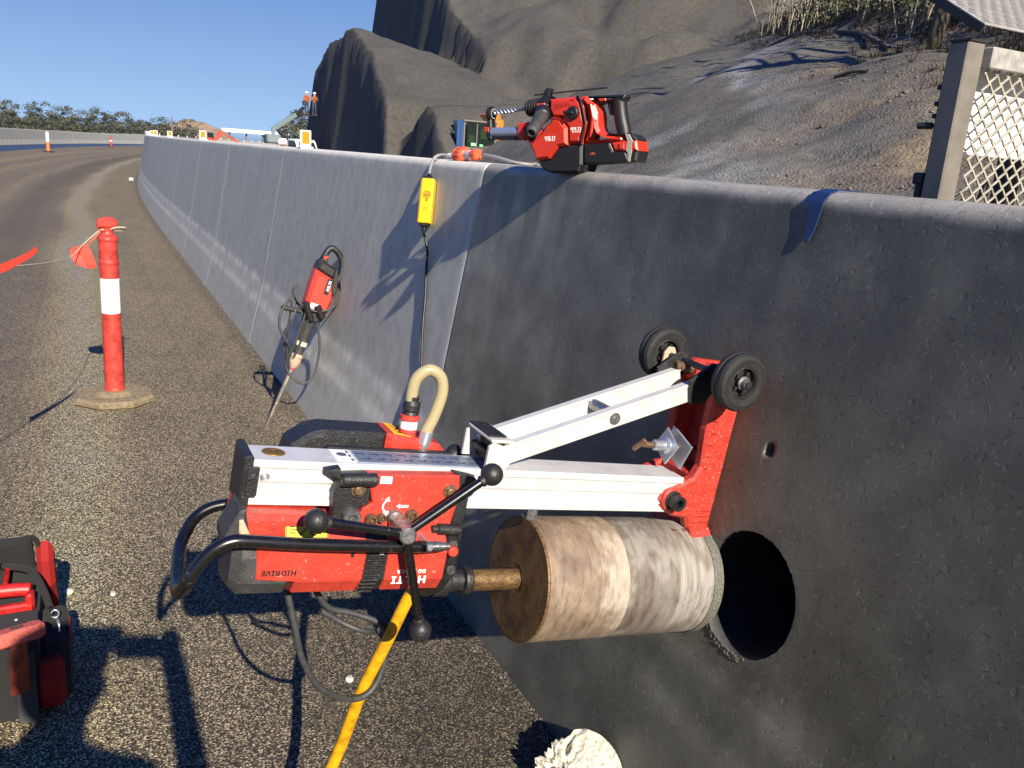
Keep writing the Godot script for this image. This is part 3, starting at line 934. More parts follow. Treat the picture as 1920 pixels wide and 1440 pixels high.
# crown of leaf clumps for a far gum tree, unit height
func crown_mesh(sd: int, wide: float, bare: float) -> ArrayMesh:
	var g := Geo.new()
	var r := RandomNumberGenerator.new()
	r.seed = sd
	var lumps := []
	for k in 13:
		var a := r.randf() * TAU
		var y := r.randf_range(bare, 0.93)
		var sp := wide * sqrt(maxf(0.05, 1.0 - pow((y - 0.62) / 0.42, 2.0))) * r.randf_range(0.15, 0.9)
		lumps.append([Vector3(cos(a) * sp, y, sin(a) * sp), r.randf_range(0.08, 0.17)])
	for l in lumps:
		var tone := r.randf_range(0.55, 1.25)
		for k in 90:
			var o: Vector3 = Vector3(r.randfn(), r.randfn() * 0.65, r.randfn()) * float(l[1]) * 0.5
			var p: Vector3 = l[0] + o
			var s := r.randf_range(0.010, 0.026)
			var ax := Vector3(r.randfn(), r.randfn(), r.randfn()).normalized()
			var bx := ax.cross(Vector3(r.randfn(), r.randfn(), r.randfn())).normalized()
			var t := tone * r.randf_range(0.75, 1.25)
			g.col = Color(0.095 * t, 0.098 * t, 0.056 * t)
			var nn: Vector3 = (o.normalized() + Vector3(0, 0.4, 0)).normalized()
			g.tri(p - ax * s, p + ax * s, p + bx * s * 1.3, nn)
			g.tri(p - bx * s, p + ax * s * 0.6, p - ax * s * 0.7 + bx * 0.4 * s, nn)
	return g.mesh()

func trunk_mesh(sd: int, bare: float, wide: float) -> ArrayMesh:
	var g := Geo.new()
	var r := RandomNumberGenerator.new()
	r.seed = sd
	var top := Vector3(r.randf_range(-0.05, 0.05), 0.7, r.randf_range(-0.05, 0.05))
	g.tube([Vector3.ZERO, Vector3(0.01, 0.3, 0), top], [0.022, 0.016, 0.008], 6)
	for k in 5:
		var a := r.randf() * TAU
		var y := r.randf_range(0.25, 0.6)
		var b := Vector3(0, y, 0).lerp(top, y * 0.3)
		g.tube([b, b + Vector3(cos(a) * wide * 0.35, 0.12, sin(a) * wide * 0.35), b + Vector3(cos(a) * wide * 0.65, 0.27, sin(a) * wide * 0.65)], [0.010, 0.007, 0.004], 5)
	return g.mesh()

func vegetation() -> void:
	var crowns := []
	var trunks := []
	for k in 4:
		crowns.append(crown_mesh(100 + k, [0.34, 0.42, 0.30, 0.38][k], [0.22, 0.3, 0.18, 0.4][k]))
		trunks.append(trunk_mesh(200 + k, 0.3, [0.34, 0.42, 0.30, 0.38][k]))
	var r := RandomNumberGenerator.new()
	r.seed = 11
	# the wood beyond the far barrier, tree by tree; placed by bearing from the bend of the road
	var kinds := ["rounded dark crown", "wide spreading crown", "narrow tall crown", "open crown on pale trunk"]
	var order := ["first", "second", "third", "fourth", "fifth", "sixth", "seventh", "eighth", "ninth", "tenth", "eleventh", "twelfth", "thirteenth", "fourteenth", "fifteenth", "sixteenth", "seventeenth", "eighteenth", "nineteenth", "twentieth"]
	var n := 20
	for i in n:
		var f := float(i) / (n - 1)
		var bear := lerpf(0.115, -0.098, f) + r.randf_range(-0.003, 0.003)
		var dist := r.randf_range(188, 215)
		var top := lerpf(6.8, 5.6, f) * r.randf_range(0.85, 1.15)
		if i >= 17: top *= 0.93
		var k := r.randi() % 4
		var xf := Transform3D(Basis(Vector3.UP, r.randf() * TAU).scaled(Vector3(top * 1.15, top, top * 1.15)), Vector3(-dist * cos(bear), -0.2, 1.0 + dist * sin(bear)))
		var t := thing("gum_tree", "gum with %s, %s from left in far wood" % [kinds[k], order[i]], "tree", xf, "gum trees in the far wood")
		obj("trunk", trunks[k], M.bark, t)
		obj("crown", crowns[k], M.leaf, t)
	# understorey and deeper trees that read as one dark mass
	var mass := MultiMeshInstance3D.new()
	var mm := MultiMesh.new()
	mm.transform_format = MultiMesh.TRANSFORM_3D
	mm.mesh = crowns[0]
	mm.instance_count = 190
	for i in 190:
		var bear := r.randf_range(-0.104, 0.13)
		var back := i % 3 == 0
		var dist := r.randf_range(215, 240) if back else r.randf_range(180, 212)
		var top := r.randf_range(3.8, 5.4) if back else r.randf_range(2.4, 4.2)
		mm.set_instance_transform(i, Transform3D(Basis(Vector3.UP, r.randf() * TAU).scaled(Vector3(top * 1.5, top, top * 1.5)), Vector3(-dist * cos(bear), -0.9, 1.0 + dist * sin(bear))))
	mass.multimesh = mm; mass.material_override = M.leaf; mass.name = "undergrowth"
	add_child(mass, true)
	tag(mass, "dense dark undergrowth filling the far wood below the gum trees", "undergrowth", "", "stuff")
	# trees on the tan hill by the lift
	for i in 7:
		var px := -0.205 - i * 0.0075
		var dist := r.randf_range(150, 175)
		var top: float = [6.8, 9.0, 8.2, 8.6, 7.0, 8.4, 7.6][i]
		var k := (i + 1) % 4
		var t := thing("hill_tree", "grey green tree on the slope behind the boom lift, %s from the left" % order[i], "tree", Transform3D(Basis(Vector3.UP, r.randf() * TAU).scaled(Vector3(top, top, top)), Vector3(-dist, -0.3, 1.0 + dist * tan(px))), "trees behind the boom lift")
		obj("trunk", trunks[k], M.bark, t)
		obj("crown", crowns[k], M.leaf, t)
	thicket()

func stick(g: Geo, r: RandomNumberGenerator, p: Vector3, hgt: float, rad: float, lean: float, twigs: int) -> void:
	var d := Vector3(r.randf_range(-lean, lean), 1, r.randf_range(-lean, lean))
	var pts := [p - Vector3(0, 0.3, 0), p + d * hgt * 0.35 + Vector3(r.randfn(), 0, r.randfn()) * hgt * 0.02, p + d * hgt * 0.7 + Vector3(r.randfn(), 0, r.randfn()) * hgt * 0.04, p + d * hgt]
	g.tube(spline(pts, 3), [rad, rad * 0.97, rad * 0.93, rad * 0.88, rad * 0.8, rad * 0.72, rad * 0.6, rad * 0.5, rad * 0.4, rad * 0.3], 8)
	for k in twigs:
		var f := r.randf_range(0.3, 0.95)
		var b: Vector3 = pts[1].lerp(pts[3], (f - 0.35) / 0.65) if f > 0.35 else pts[1]
		var a := r.randf() * TAU
		var l := hgt * r.randf_range(0.15, 0.35)
		var e := b + Vector3(cos(a) * l * 0.7, l * r.randf_range(0.2, 0.9), sin(a) * l * 0.7)
		g.tube([b, b.lerp(e, 0.5) + Vector3(0, l * 0.08, 0), e], [rad * 0.35, rad * 0.25, rad * 0.1], 5)

func veg_edge(x: float, z: float) -> float:    # positive inside the thicket at the head of the slope
	return minf((-13.0 - z) * 0.83 + (x + 11.3) * 0.56, ((1.0 - z) + 0.87 * x) * 0.8) + 0.7 * nz.get_noise_2d(x * 0.3, z * 0.3)

func thicket() -> void:
	var r := RandomNumberGenerator.new()
	r.seed = 21
	# named trees
	var spots := [[-11.35, -13.1, 6.5, 0.14, "thick grey trunk beside the mesh screen post", true], [-12.0, -14.1, 7.0, 0.09, "darker trunk just behind the thick grey trunk", false], [-13.2, -15.0, 6.0, 0.055, "slim pale trunk left of the thick grey trunk", true], [-15.6, -16.9, 6.5, 0.065, "dark slim trunk in the middle of the thicket", false], [-18.6, -18.9, 6.0, 0.055, "thin pale trunk at the left of the thicket", true], [-21.5, -21.2, 7.0, 0.08, "leaning dark trunk at the left end of the thicket", false], [-9.4, -14.6, 6.0, 0.06, "slim trunk seen above the checker plate", true]]
	for s in spots:
		var p := Vector3(s[0], land(s[0], s[1]), s[1])
		var t := thing("thicket_tree", s[4], "tree", Transform3D(Basis(), p), "trees at the head of the slope")
		var g := Geo.new()
		stick(g, r, Vector3.ZERO, s[2], s[3], 0.09, 7)
		obj("trunk", g, M.bark if s[5] else M.bark_dark, t)
		var c2 := Geo.new()
		for k in 260:
			var q := Vector3(r.randfn() * 0.9, s[2] * r.randf_range(0.72, 1.05), r.randfn() * 0.9)
			var sz := r.randf_range(0.03, 0.07)
			var ax := Vector3(r.randfn(), r.randfn(), r.randfn()).normalized()
			var bx := ax.cross(Vector3(0.3, 0.5, 0.7)).normalized()
			var tn := r.randf_range(0.7, 1.4)
			c2.col = Color(0.07 * tn, 0.08 * tn, 0.04 * tn)
			c2.quad(q - ax * sz, q + bx * sz * 0.35, q + ax * sz, q - bx * sz * 0.35)
		obj("crown", c2, M.leaf, t)
	# bushes
	var bush := []
	for k in 3:
		var g := Geo.new()
		for j in 520:
			var o := Vector3(r.randfn(), absf(r.randfn()) * 0.8 + 0.1, r.randfn()) * 0.42
			var sz := r.randf_range(0.018, 0.045)
			var ax := Vector3(r.randfn(), r.randfn(), r.randfn()).normalized()
			var bx := ax.cross(Vector3(r.randfn(), 0.5, 0.7)).normalized()
			var tn := r.randf_range(0.55, 1.4)
			g.col = Color(0.085 * tn, 0.10 * tn, 0.045 * tn) if r.randf() < 0.7 else Color(0.20 * tn, 0.16 * tn, 0.08 * tn)
			g.quad(o - ax * sz, o + bx * sz * 0.45, o + ax * sz, o - bx * sz * 0.45)
		bush.append(g.mesh())
	var names_b := ["low bush", "loose bush", "dense bush"]
	var where := ["by the thick grey trunk", "at the foot of the slim pale trunk", "under the dark slim trunk", "in the middle of the thicket edge", "left of the dark slim trunk", "near the thin pale trunk", "at the left end of the thicket", "behind the leaning dark trunk", "above the shadowed log", "right of the thick grey trunk"]
	for k in 10:
		var x := -10.9 - k * 1.3 + r.randf_range(-0.4, 0.4)
		var z := -13.3 - k * 0.84 + r.randf_range(-1.3, 0.0)
		var s := r.randf_range(1.0, 2.0)
		var o := obj("bush", bush[k % 3], M.leaf)
		o.transform = Transform3D(Basis(Vector3.UP, r.randf() * TAU).scaled(Vector3(s, s, s)), Vector3(x, land(x, z), z))
		tag(o, "%s of dry green leaves %s" % [names_b[k % 3], where[k]], "bush", "bushes along the thicket edge")
	# dry twigs, grass and litter
	var tw := Geo.new()
	for k in 1500:
		var x := r.randf_range(-34.0, -5.0)
		var z := r.randf_range(-38.0, -12.0)
		if veg_edge(x, z) < 0.2: continue
		var b0 := r.randf_range(0.10, 0.42)
		tw.col = Color(b0, b0 * 0.86, b0 * 0.66)
		stick(tw, r, Vector3(x, land(x, z), z), r.randf_range(0.8, 4.2), r.randf_range(0.008, 0.028), 0.45, 4)
	var o2 := obj("brushwood", tw, M.vc)
	tag(o2, "tangle of thin dry stems filling the thicket", "brushwood", "", "stuff")
	var blade := Geo.new()
	blade.col = Color(1, 1, 1)
	for k in 7:
		var a := k * 0.9
		var d := Vector3(cos(a), 0, sin(a))
		blade.tri(d * 0.02 - d.cross(Vector3.UP) * 0.012, d * 0.02 + d.cross(Vector3.UP) * 0.012, d * (0.16 + 0.05 * (k % 2)) + Vector3(0, 0.17 + 0.05 * (k % 3), 0), (Vector3.UP + d * 0.5).normalized())
	var mi := MultiMeshInstance3D.new()
	var mm := MultiMesh.new()
	mm.transform_format = MultiMesh.TRANSFORM_3D; mm.use_colors = true
	mm.mesh = blade.mesh()
	var list := []
	while list.size() < 60000:
		var x := r.randf_range(-40.0, 0.0)
		var z := r.randf_range(-45.0, -10.0)
		var ed := veg_edge(x, z)
		if ed < -0.9 or (ed < 0.3 and r.randf() > 0.22): continue
		list.append([x, z])
	mm.instance_count = list.size()
	for i in list.size():
		var s := r.randf_range(0.35, 1.1) + (0.5 * r.randf() if veg_edge(list[i][0], list[i][1]) > 1.0 else 0.0)
		mm.set_instance_transform(i, Transform3D(Basis(Vector3.UP, r.randf() * TAU).scaled(Vector3(s, s * r.randf_range(0.6, 1.3), s)), Vector3(list[i][0], land(list[i][0], list[i][1]) - 0.02, list[i][1])))
		var tn := r.randf_range(0.5, 1.3)
		mm.set_instance_color(i, Color(0.20 * tn, 0.15 * tn, 0.08 * tn) if r.randf() < 0.7 else Color(0.11 * tn, 0.115 * tn, 0.05 * tn))
	mi.multimesh = mm; mi.material_override = M.leaf; mi.name = "dry_grass"
	add_child(mi, true)
	tag(mi, "dry yellow grass and litter at the head of the earth slope", "grass", "", "stuff")
	# logs
	var logs := [[-17.0, -16.4, -12.6, -13.6, 0.05, "long dead branch lying along the thicket edge"], [-12.4, -11.9, -11.6, -11.9, 0.035, "short pale log lying on the bare earth slope"], [-24.0, -20.6, -18.4, -17.6, 0.045, "dark fallen branch at the left of the thicket edge"]]
	for l in logs:
		var g := Geo.new()
		var a := Vector3(l[0], land(l[0], l[1]) + l[4] * 0.8, l[1]); var b := Vector3(l[2], land(l[2], l[3]) + l[4] * 0.8, l[3])
		var mid := a.lerp(b, 0.5); mid.y = land(mid.x, mid.z) + l[4] * 1.4
		g.tube(spline([a, mid, b], 5), l[4], 8)
		tag(obj("fallen_branch", g, M.bark), l[5], "branch")

# Core drill rig, in its own frame: x into the barrier, y up, z towards the viewer's side; x = 0 is the barrier face
func core_drill() -> void:
	var s := sin(deg_to_rad(8.6)); var c := cos(deg_to_rad(8.6))
	var rig := thing("core_drill", "red core drill on an aluminium column with a rusty core bit beside the cored hole", "core drill", Transform3D(Basis(Vector3(0, -s, -c), Vector3(0, c, -s), Vector3(1, 0, 0)), Vector3(-1.401, 0.743, -0.159)))
	var along := Basis(Vector3(0, 0, -1), Vector3(0, 1, 0), Vector3(1, 0, 0))     # prism z -> rig x
	var g: Geo
	# column: grooved box section
	var cy := 0.0345; var cz := 0.083
	g = Geo.new()
	g.xf = Transform3D(along, Vector3(0, cy, cz))
	var pf := [Vector2(0.036, 0.039), Vector2(-0.036, 0.039), Vector2(-0.0385, 0.0365), Vector2(-0.0385, 0.027), Vector2(-0.034, 0.024), Vector2(-0.034, 0.002), Vector2(-0.031, -0.002), Vector2(-0.031, -0.013), Vector2(-0.036, -0.018), Vector2(-0.036, -0.021), Vector2(-0.033, -0.023), Vector2(-0.033, -0.026), Vector2(-0.038, -0.029), Vector2(-0.038, -0.037), Vector2(-0.035, -0.039), Vector2(0.035, -0.039), Vector2(0.038, -0.037), Vector2(0.038, -0.029), Vector2(0.033, -0.026), Vector2(0.033, -0.023), Vector2(0.036, -0.018), Vector2(0.034, 0.002), Vector2(0.034, 0.024), Vector2(0.0385, 0.027), Vector2(0.0385, 0.0365)]
	g.prism(pf, -0.985, -0.10)
	obj("column", g, M.alu, rig)
	var colm := rig.get_node("column")
	g = Geo.new()
	g.box(Vector3(-0.992, cy, cz), Vector3(0.016, 0.094, 0.092), 0.004)
	g.box(Vector3(-0.984, cy + 0.005, cz + 0.045), Vector3(0.02, 0.05, 0.008), 0.002)
	obj("end_cap", g, M.black, rig)
	g = Geo.new()
	g.xf = Transform3D(Basis(), Vector3(-0.945, cy + 0.0392, cz - 0.004))
	g.lathe([Vector2(0.0085, 0), Vector2(0.0085, 0.0018), Vector2(0.0125, 0.0022), Vector2(0.0185, 0.0014), Vector2(0.0195, 0)], 28)
	obj("level_ring", g, M.brass, rig)
	g = Geo.new()
	g.cyl(Vector3(-0.945, cy + 0.0392, cz - 0.004), Vector3(-0.945, cy + 0.0402, cz - 0.004), 0.009, 20)
	obj("level_glass", g, M.hex_steel, rig)
	for b in [Vector3(-0.962, 0.044, cz + 0.033), Vector3(-0.862, 0.062, cz + 0.036)]:
		g = Geo.new()
		g.xf = Transform3D(Basis(Vector3.RIGHT, PI / 2), b)
		g.lathe([Vector2(0.0, 0.006), Vector2(0.003, 0.0045), Vector2(0.005, 0.006), Vector2(0.0075, 0.004), Vector2(0.009, 0.0), Vector2(0.009, -0.003)] if b.x < -0.9 else [Vector2(0, 0.003), Vector2(0.003, 0.003), Vector2(0.005, 0.0)], 16)
		obj("bolt", g, M.zinc if b.x < -0.9 else M.brown_steel, rig)
	# scale plate, sticker and its ticks on the top face of the column
	g = Geo.new()
	g.box(Vector3(-0.665, cy + 0.0396, cz - 0.002), Vector3(0.28, 0.0012, 0.058), 0.0004)
	obj("scale_plate", g, mat(Color(0.46, 0.50, 0.58), 0.4, 0.4), rig)
	var plate := rig.get_node("scale_plate")
	g = Geo.new()
	for k in 11:
		var x := -0.795 + k * 0.026
		g.box(Vector3(x, cy + 0.0405, cz - 0.014), Vector3(0.015, 0.0006, 0.0016))
		g.box(Vector3(x + 0.007, cy + 0.0405, cz - 0.011), Vector3(0.0016, 0.0006, 0.008))
		g.box(Vector3(x + 0.006, cy + 0.0405, cz + 0.012), Vector3(0.015, 0.0006, 0.0016))
		g.box(Vector3(x + 0.013, cy + 0.0405, cz + 0.009), Vector3(0.0016, 0.0006, 0.008))
	tag(obj("ruler_marks", g, M.ink, plate), "", "", "", "stuff")
	g = Geo.new()
	g.box(Vector3(-0.828, cy + 0.0396, cz - 0.002), Vector3(0.034, 0.0012, 0.060), 0.0003)
	obj("sticker", g, M.label_white, rig)
	g = Geo.new()
	g.cyl(Vector3(-0.829, cy + 0.0402, cz - 0.006), Vector3(-0.829, cy + 0.0409, cz - 0.006), 0.009, 16)
	for k in 3:
		g.box(Vector3(-0.816, cy + 0.0405, cz - 0.02 + k * 0.02), Vector3(0.004, 0.0008, 0.011))
	obj("sticker_print", g, mat(Color(0.28, 0.30, 0.38), 0.6), rig.get_node("sticker"))
	# steel clip under the column
	g = Geo.new()
	g.box(Vector3(-0.452, -0.012, cz + 0.0405), Vector3(0.022, 0.022, 0.004), 0.001)
	g.box(Vector3(-0.452, -0.0215, cz + 0.03), Vector3(0.022, 0.006, 0.024), 0.0015)
	obj("stop_clip", g, M.steel, rig)
	# carriage round the column
	g = Geo.new()
	g.prism([Vector2(-0.80, 0.066), Vector2(-0.632, 0.070), Vector2(-0.625, 0.03), Vector2(-0.632, -0.025), Vector2(-0.66, -0.046), Vector2(-0.815, -0.046), Vector2(-0.80, 0.005), Vector2(-0.785, 0.015)], cz + 0.041, 0.15, 0.003)
	obj("carriage_cover", g, M.red, rig)
	var cov := rig.get_node("carriage_cover")
	g = Geo.new()
	g.prism([Vector2(-0.872, 0.068), Vector2(-0.848, 0.073), Vector2(-0.846, 0.062), Vector2(-0.79, 0.066), Vector2(-0.79, 0.012), Vector2(-0.805, 0.004), Vector2(-0.818, -0.048), Vector2(-0.848, -0.048), Vector2(-0.85, 0.0), Vector2(-0.853, 0.03), Vector2(-0.846, 0.052)], cz + 0.0395, 0.146, 0.002)
	g.prism([Vector2(-0.64, 0.073), Vector2(-0.60, 0.066), Vector2(-0.592, 0.058), Vector2(-0.604, 0.05), Vector2(-0.606, -0.06), Vector2(-0.628, -0.06), Vector2(-0.63, 0.03)], cz + 0.0395, 0.146, 0.002)
	g.box(Vector3(-0.725, -0.05, 0.132), Vector3(0.245, 0.018, 0.03), 0.003)
	g.box(Vector3(-0.725, 0.01, 0.034), Vector3(0.24, 0.13, 0.018), 0.003)
	g.cyl(Vector3(-0.846, 0.056, 0.152), Vector3(-0.785, 0.058, 0.152), 0.0115, 16, 0.002)
	obj("carriage_frame", g, M.black, rig)
	g = Geo.new()
	g.box(Vector3(-0.768, 0.0575, 0.1502), Vector3(0.021, 0.013, 0.0016), 0.0004)
	obj("carriage_sticker", g, M.label_white, cov)
	for b in [Vector3(-0.813, 0.038, 0.147), Vector3(-0.646, 0.040, 0.150)]:
		g = Geo.new()
		g.xf = Transform3D(Basis(Vector3.RIGHT, PI / 2), b)
		g.lathe([Vector2(0, 0.009), Vector2(0.006, 0.009), Vector2(0.0085, 0.007), Vector2(0.0085, 0.003), Vector2(0.0125, 0.0025), Vector2(0.0135, 0.0), Vector2(0.0135, -0.004)], 18)
		obj("carriage_bolt", g, M.brown_steel, rig)
	# knurled knobs in the row under the carriage
	for k in [[-0.818, -0.010, 0.0155], [-0.784, -0.013, 0.011], [-0.766, -0.009, 0.008], [-0.744, -0.006, 0.0125], [-0.712, -0.004, 0.011]]:
		g = Geo.new()
		g.xf = Transform3D(Basis(Vector3.RIGHT, PI / 2), Vector3(k[0], k[1], 0.142))
		var r0: float = k[2]
		g.lathe([Vector2(0, 0.018), Vector2(r0 * 0.35, 0.018), Vector2(r0 * 0.42, 0.014), Vector2(r0 * 0.6, 0.020), Vector2(r0 * 0.85, 0.020), Vector2(r0, 0.016), Vector2(r0, 0.004), Vector2(r0 * 1.08, 0.003), Vector2(r0 * 1.08, -0.004)], 20)
		obj("knob", g, M.steel if k[2] > 0.012 else M.brown_steel, rig)
	g = Geo.new()
	g.cyl(Vector3(-0.66, -0.028, 0.157), Vector3(-0.615, -0.030, 0.157), 0.0105, 14, 0.002)
	g.cyl(Vector3(-0.67, -0.028, 0.157), Vector3(-0.66, -0.028, 0.157), 0.007, 12)
	obj("lock_pin", g, M.black, rig)
	# white rotation arrow on the carriage
	g = Geo.new()
	for k in 9:
		var a0 := deg_to_rad(118.0 + k * 14.0); var a1 := deg_to_rad(118.0 + (k + 1) * 14.0)
		var cc := Vector3(-0.754, 0.0105, 0.1503)
		g.quad(cc + Vector3(cos(a0), sin(a0), 0) * 0.013, cc + Vector3(cos(a1), sin(a1), 0) * 0.013, cc + Vector3(cos(a1), sin(a1), 0) * 0.010, cc + Vector3(cos(a0), sin(a0), 0) * 0.010, Vector3(0, 0, 1))
	g.tri(Vector3(-0.764, 0.0215, 0.1503), Vector3(-0.757, 0.0285, 0.1503), Vector3(-0.754, 0.0185, 0.1503), Vector3(0, 0, 1))
	g.tri(Vector3(-0.764, -0.0005, 0.1503), Vector3(-0.757, -0.0075, 0.1503), Vector3(-0.754, 0.0025, 0.1503), Vector3(0, 0, 1))
	g.box(Vector3(-0.727, 0.0095, 0.1503), Vector3(0.016, 0.0012, 0.0006)); g.box(Vector3(-0.727, 0.0125, 0.1503), Vector3(0.016, 0.0012, 0.0006))
	g.tri(Vector3(-0.735, 0.0065, 0.1503), Vector3(-0.741, 0.011, 0.1503), Vector3(-0.735, 0.0155, 0.1503), Vector3(0, 0, 1))
	obj("arrow_mark", g, M.white, cov)
	# motor housing, lower front
	g = Geo.new()
	var fz := 0.18
	g.xf = Transform3D(along, Vector3.ZERO)
	var sect := [Vector2(-0.135, -0.02), Vector2(-0.155, -0.032), Vector2(-0.172, -0.05), Vector2(-fz, -0.062), Vector2(-fz, -0.112), Vector2(-0.166, -0.137), Vector2(-0.12, -0.152), Vector2(0.0, -0.17), Vector2(0.03, -0.15), Vector2(0.03, -0.02)]
	g.prism(sect, -0.905, -0.790, 0.002)
	g.prism(sect, -0.752, -0.642, 0.002)
	obj("motor_housing", g, M.red, rig)
	var mh := rig.get_node("motor_housing")
	# upper shoulder of the housing, next to the column
	g = Geo.new()
	g.prism([Vector2(-1.0, -0.005), Vector2(-0.87, -0.008), Vector2(-0.855, -0.03), Vector2(-0.80, -0.05), Vector2(-0.80, -0.075), Vector2(-0.99, -0.075), Vector2(-1.005, -0.03)], 0.05, 0.158, 0.010)
	obj("shoulder", g, M.red, rig)
	g = Geo.new()
	g.prism([Vector2(-0.973, -0.048), Vector2(-0.79, -0.05), Vector2(-0.79, -0.1125), Vector2(-0.91, -0.112), Vector2(-0.968, -0.108)], 0.10, 0.1806, 0.003)
	obj("side_cover", g, M.red, rig)
	var sc := rig.get_node("side_cover")
	# smoke-black end cap
	g = Geo.new()
	g.xf = Transform3D(along, Vector3.ZERO)
	var capo := [Vector2(-0.12, -0.03), Vector2(-0.155, -0.040), Vector2(-0.174, -0.056), Vector2(-0.179, -0.070), Vector2(-0.179, -0.113), Vector2(-0.165, -0.137), Vector2(-0.12, -0.150), Vector2(-0.08, -0.155), Vector2(-0.06, -0.14), Vector2(-0.06, -0.03)]
	g.prism(capo, -1.006, -0.905, 0.014)
	obj("motor_end_cap", g, M.grey_black, rig)
	g = Geo.new()
	g.prism([Vector2(-1.022, -0.040), Vector2(-1.004, 0.006), Vector2(-0.995, 0.008), Vector2(-0.985, -0.03), Vector2(-0.99, -0.06), Vector2(-1.022, -0.055)], 0.095, 0.172, 0.004)
	obj("end_guard", g, M.grey_black, rig)
	g = Geo.new()
	g.prism([Vector2(-1.004, -0.008), Vector2(-0.998, -0.006), Vector2(-0.985, -0.03), Vector2(-0.988, -0.042), Vector2(-0.994, -0.042), Vector2(-1.002, -0.026)], 0.165, 0.1765, 0.002)
	obj("brush_cover", g, mat(Color(0.70, 0.62, 0.52), 0.6), rig)
	# vent band
	g = Geo.new()
	g.xf = Transform3D(along, Vector3.ZERO)
	g.prism(sect.map(func(p): return Vector2(p.x * 0.985, p.y * 0.99 - 0.001)), -0.792, -0.750)
	obj("vent_band", g, M.black, rig)
	for k in 9:
		g = Geo.new()
		var y := -0.066 - k * 0.009
		var z := fz - (0.0 if y > -0.112 else (-0.112 - y) * 0.5)
		g.box(Vector3(-0.772 - 0.0012 * k, y, z - 0.001), Vector3(0.032, 0.0035, 0.008), 0.001)
		obj("vent_rib", g, M.black, rig.get_node("vent_band"))
	# front (chuck side) plate
	g = Geo.new()
	g.xf = Transform3D(along, Vector3.ZERO)
	g.prism([Vector2(-0.13, -0.02), Vector2(-0.168, -0.046), Vector2(-0.178, -0.066), Vector2(-0.172, -0.118), Vector2(-0.15, -0.150), Vector2(-0.10, -0.19), Vector2(0.0, -0.205), Vector2(0.05, -0.16), Vector2(0.05, -0.03)], -0.645, -0.612, 0.010)
	obj("gear_plate", g, M.black, rig)
	var gp := rig.get_node("gear_plate")
	g = Geo.new()
	g.cyl(Vector3(-0.633, -0.060, 0.172), Vector3(-0.633, -0.060, 0.187), 0.0095, 14, 0.003)
	obj("gear_button", g, M.post_red, gp)
	g = Geo.new()
	g.cyl(Vector3(-0.628, -0.098, 0.172), Vector3(-0.628, -0.098, 0.180), 0.0095, 16, 0.002)
	g.box(Vector3(-0.628, -0.098, 0.1806), Vector3(0.003, 0.014, 0.002))
	obj("gear_dial", g, M.grey_black, gp)
	# block behind the column
	g = Geo.new()
	g.prism([Vector2(-0.905, 0.03), Vector2(-0.898, 0.062), Vector2(-0.868, 0.086), Vector2(-0.842, 0.094), Vector2(-0.725, 0.094), Vector2(-0.72, 0.02)], -0.075, 0.008, 0.010)
	obj("rear_cap", g, M.black, rig)
	g = Geo.new()
	g.prism([Vector2(-0.725, 0.0), Vector2(-0.725, 0.096), Vector2(-0.665, 0.089), Vector2(-0.615, 0.080), Vector2(-0.592, 0.055), Vector2(-0.585, 0.0)], -0.072, 0.012, 0.010)
	g.box(Vector3(-0.72, 0.035, 0.010), Vector3(0.28, 0.03, 0.012), 0.002)
	obj("rear_housing", g, M.red, rig)
	var rh := rig.get_node("rear_housing")
	g = Geo.new()
	g.box(Vector3(-0.895, 0.045, 0.006), Vector3(0.03, 0.02, 0.006), 0.001)
	obj("indicator", g, M.red, rig)
	g = Geo.new()
	g.box(Vector3(-0.879, 0.045, 0.0085), Vector3(0.007, 0.018, 0.004), 0.0005)
	obj("indicator_band", g, M.yellow, rig)
	g = Geo.new()
	g.xf = Transform3D(Basis(Vector3(0, 0, 1), -0.13), Vector3(-0.694, 0.0935, -0.03))
	g.box(Vector3(0, 0, 0), Vector3(0.036, 0.0014, 0.066), 0.0004)
	obj("warning_sticker", g, mat(Color(0.93, 0.66, 0.16), 0.5), rh)
	g = Geo.new()
	g.xf = Transform3D(Basis(Vector3(0, 0, 1), -0.13), Vector3(-0.694, 0.0945, -0.03))
	g.beam(Vector3(-0.009, 0, -0.02), Vector3(0.009, 0, 0.01), Vector3.UP, 0.0006, 0.0025)
	g.beam(Vector3(0.009, 0, -0.018), Vector3(-0.009, 0, 0.012), Vector3.UP, 0.0006, 0.0025)
	g.box(Vector3(0, 0, 0.022), Vector3(0.018, 0.0006, 0.004))
	obj("warning_mark", g, M.ink, rh)
	g = Geo.new()
	g.ball(Vector3(-0.575, 0.052, -0.01), 0.022, 14, Vector3(0.8, 1.15, 1))
	g.cyl(Vector3(-0.60, 0.045, -0.01), Vector3(-0.575, 0.05, -0.01), 0.016, 12)
	obj("switch_boot", g, M.black, rig)
	# water elbow: couplings and a stiff loop of braided hose
	g = Geo.new()
	g.xf = Geo.aim(Vector3(-0.678, 0.082, -0.012), Vector3(-0.683, 0.20, -0.012))
	g.lathe([Vector2(0, 0), Vector2(0.015, 0), Vector2(0.015, 0.014), Vector2(0.017, 0.015), Vector2(0.017, 0.022), Vector2(0, 0.022)], 16)
	obj("hose_tail", g, M.post_red, rig)
	g = Geo.new()
	g.xf = Geo.aim(Vector3(-0.679, 0.103, -0.012), Vector3(-0.683, 0.2, -0.012))
	g.lathe([Vector2(0.016, 0), Vector2(0.0165, 0.001), Vector2(0.0165, 0.016), Vector2(0.010, 0.017)], 16)
	obj("coupling_collar", g, M.label_white, rig)
	g = Geo.new()
	g.xf = Geo.aim(Vector3(-0.680, 0.119, -0.012), Vector3(-0.683, 0.2, -0.012))
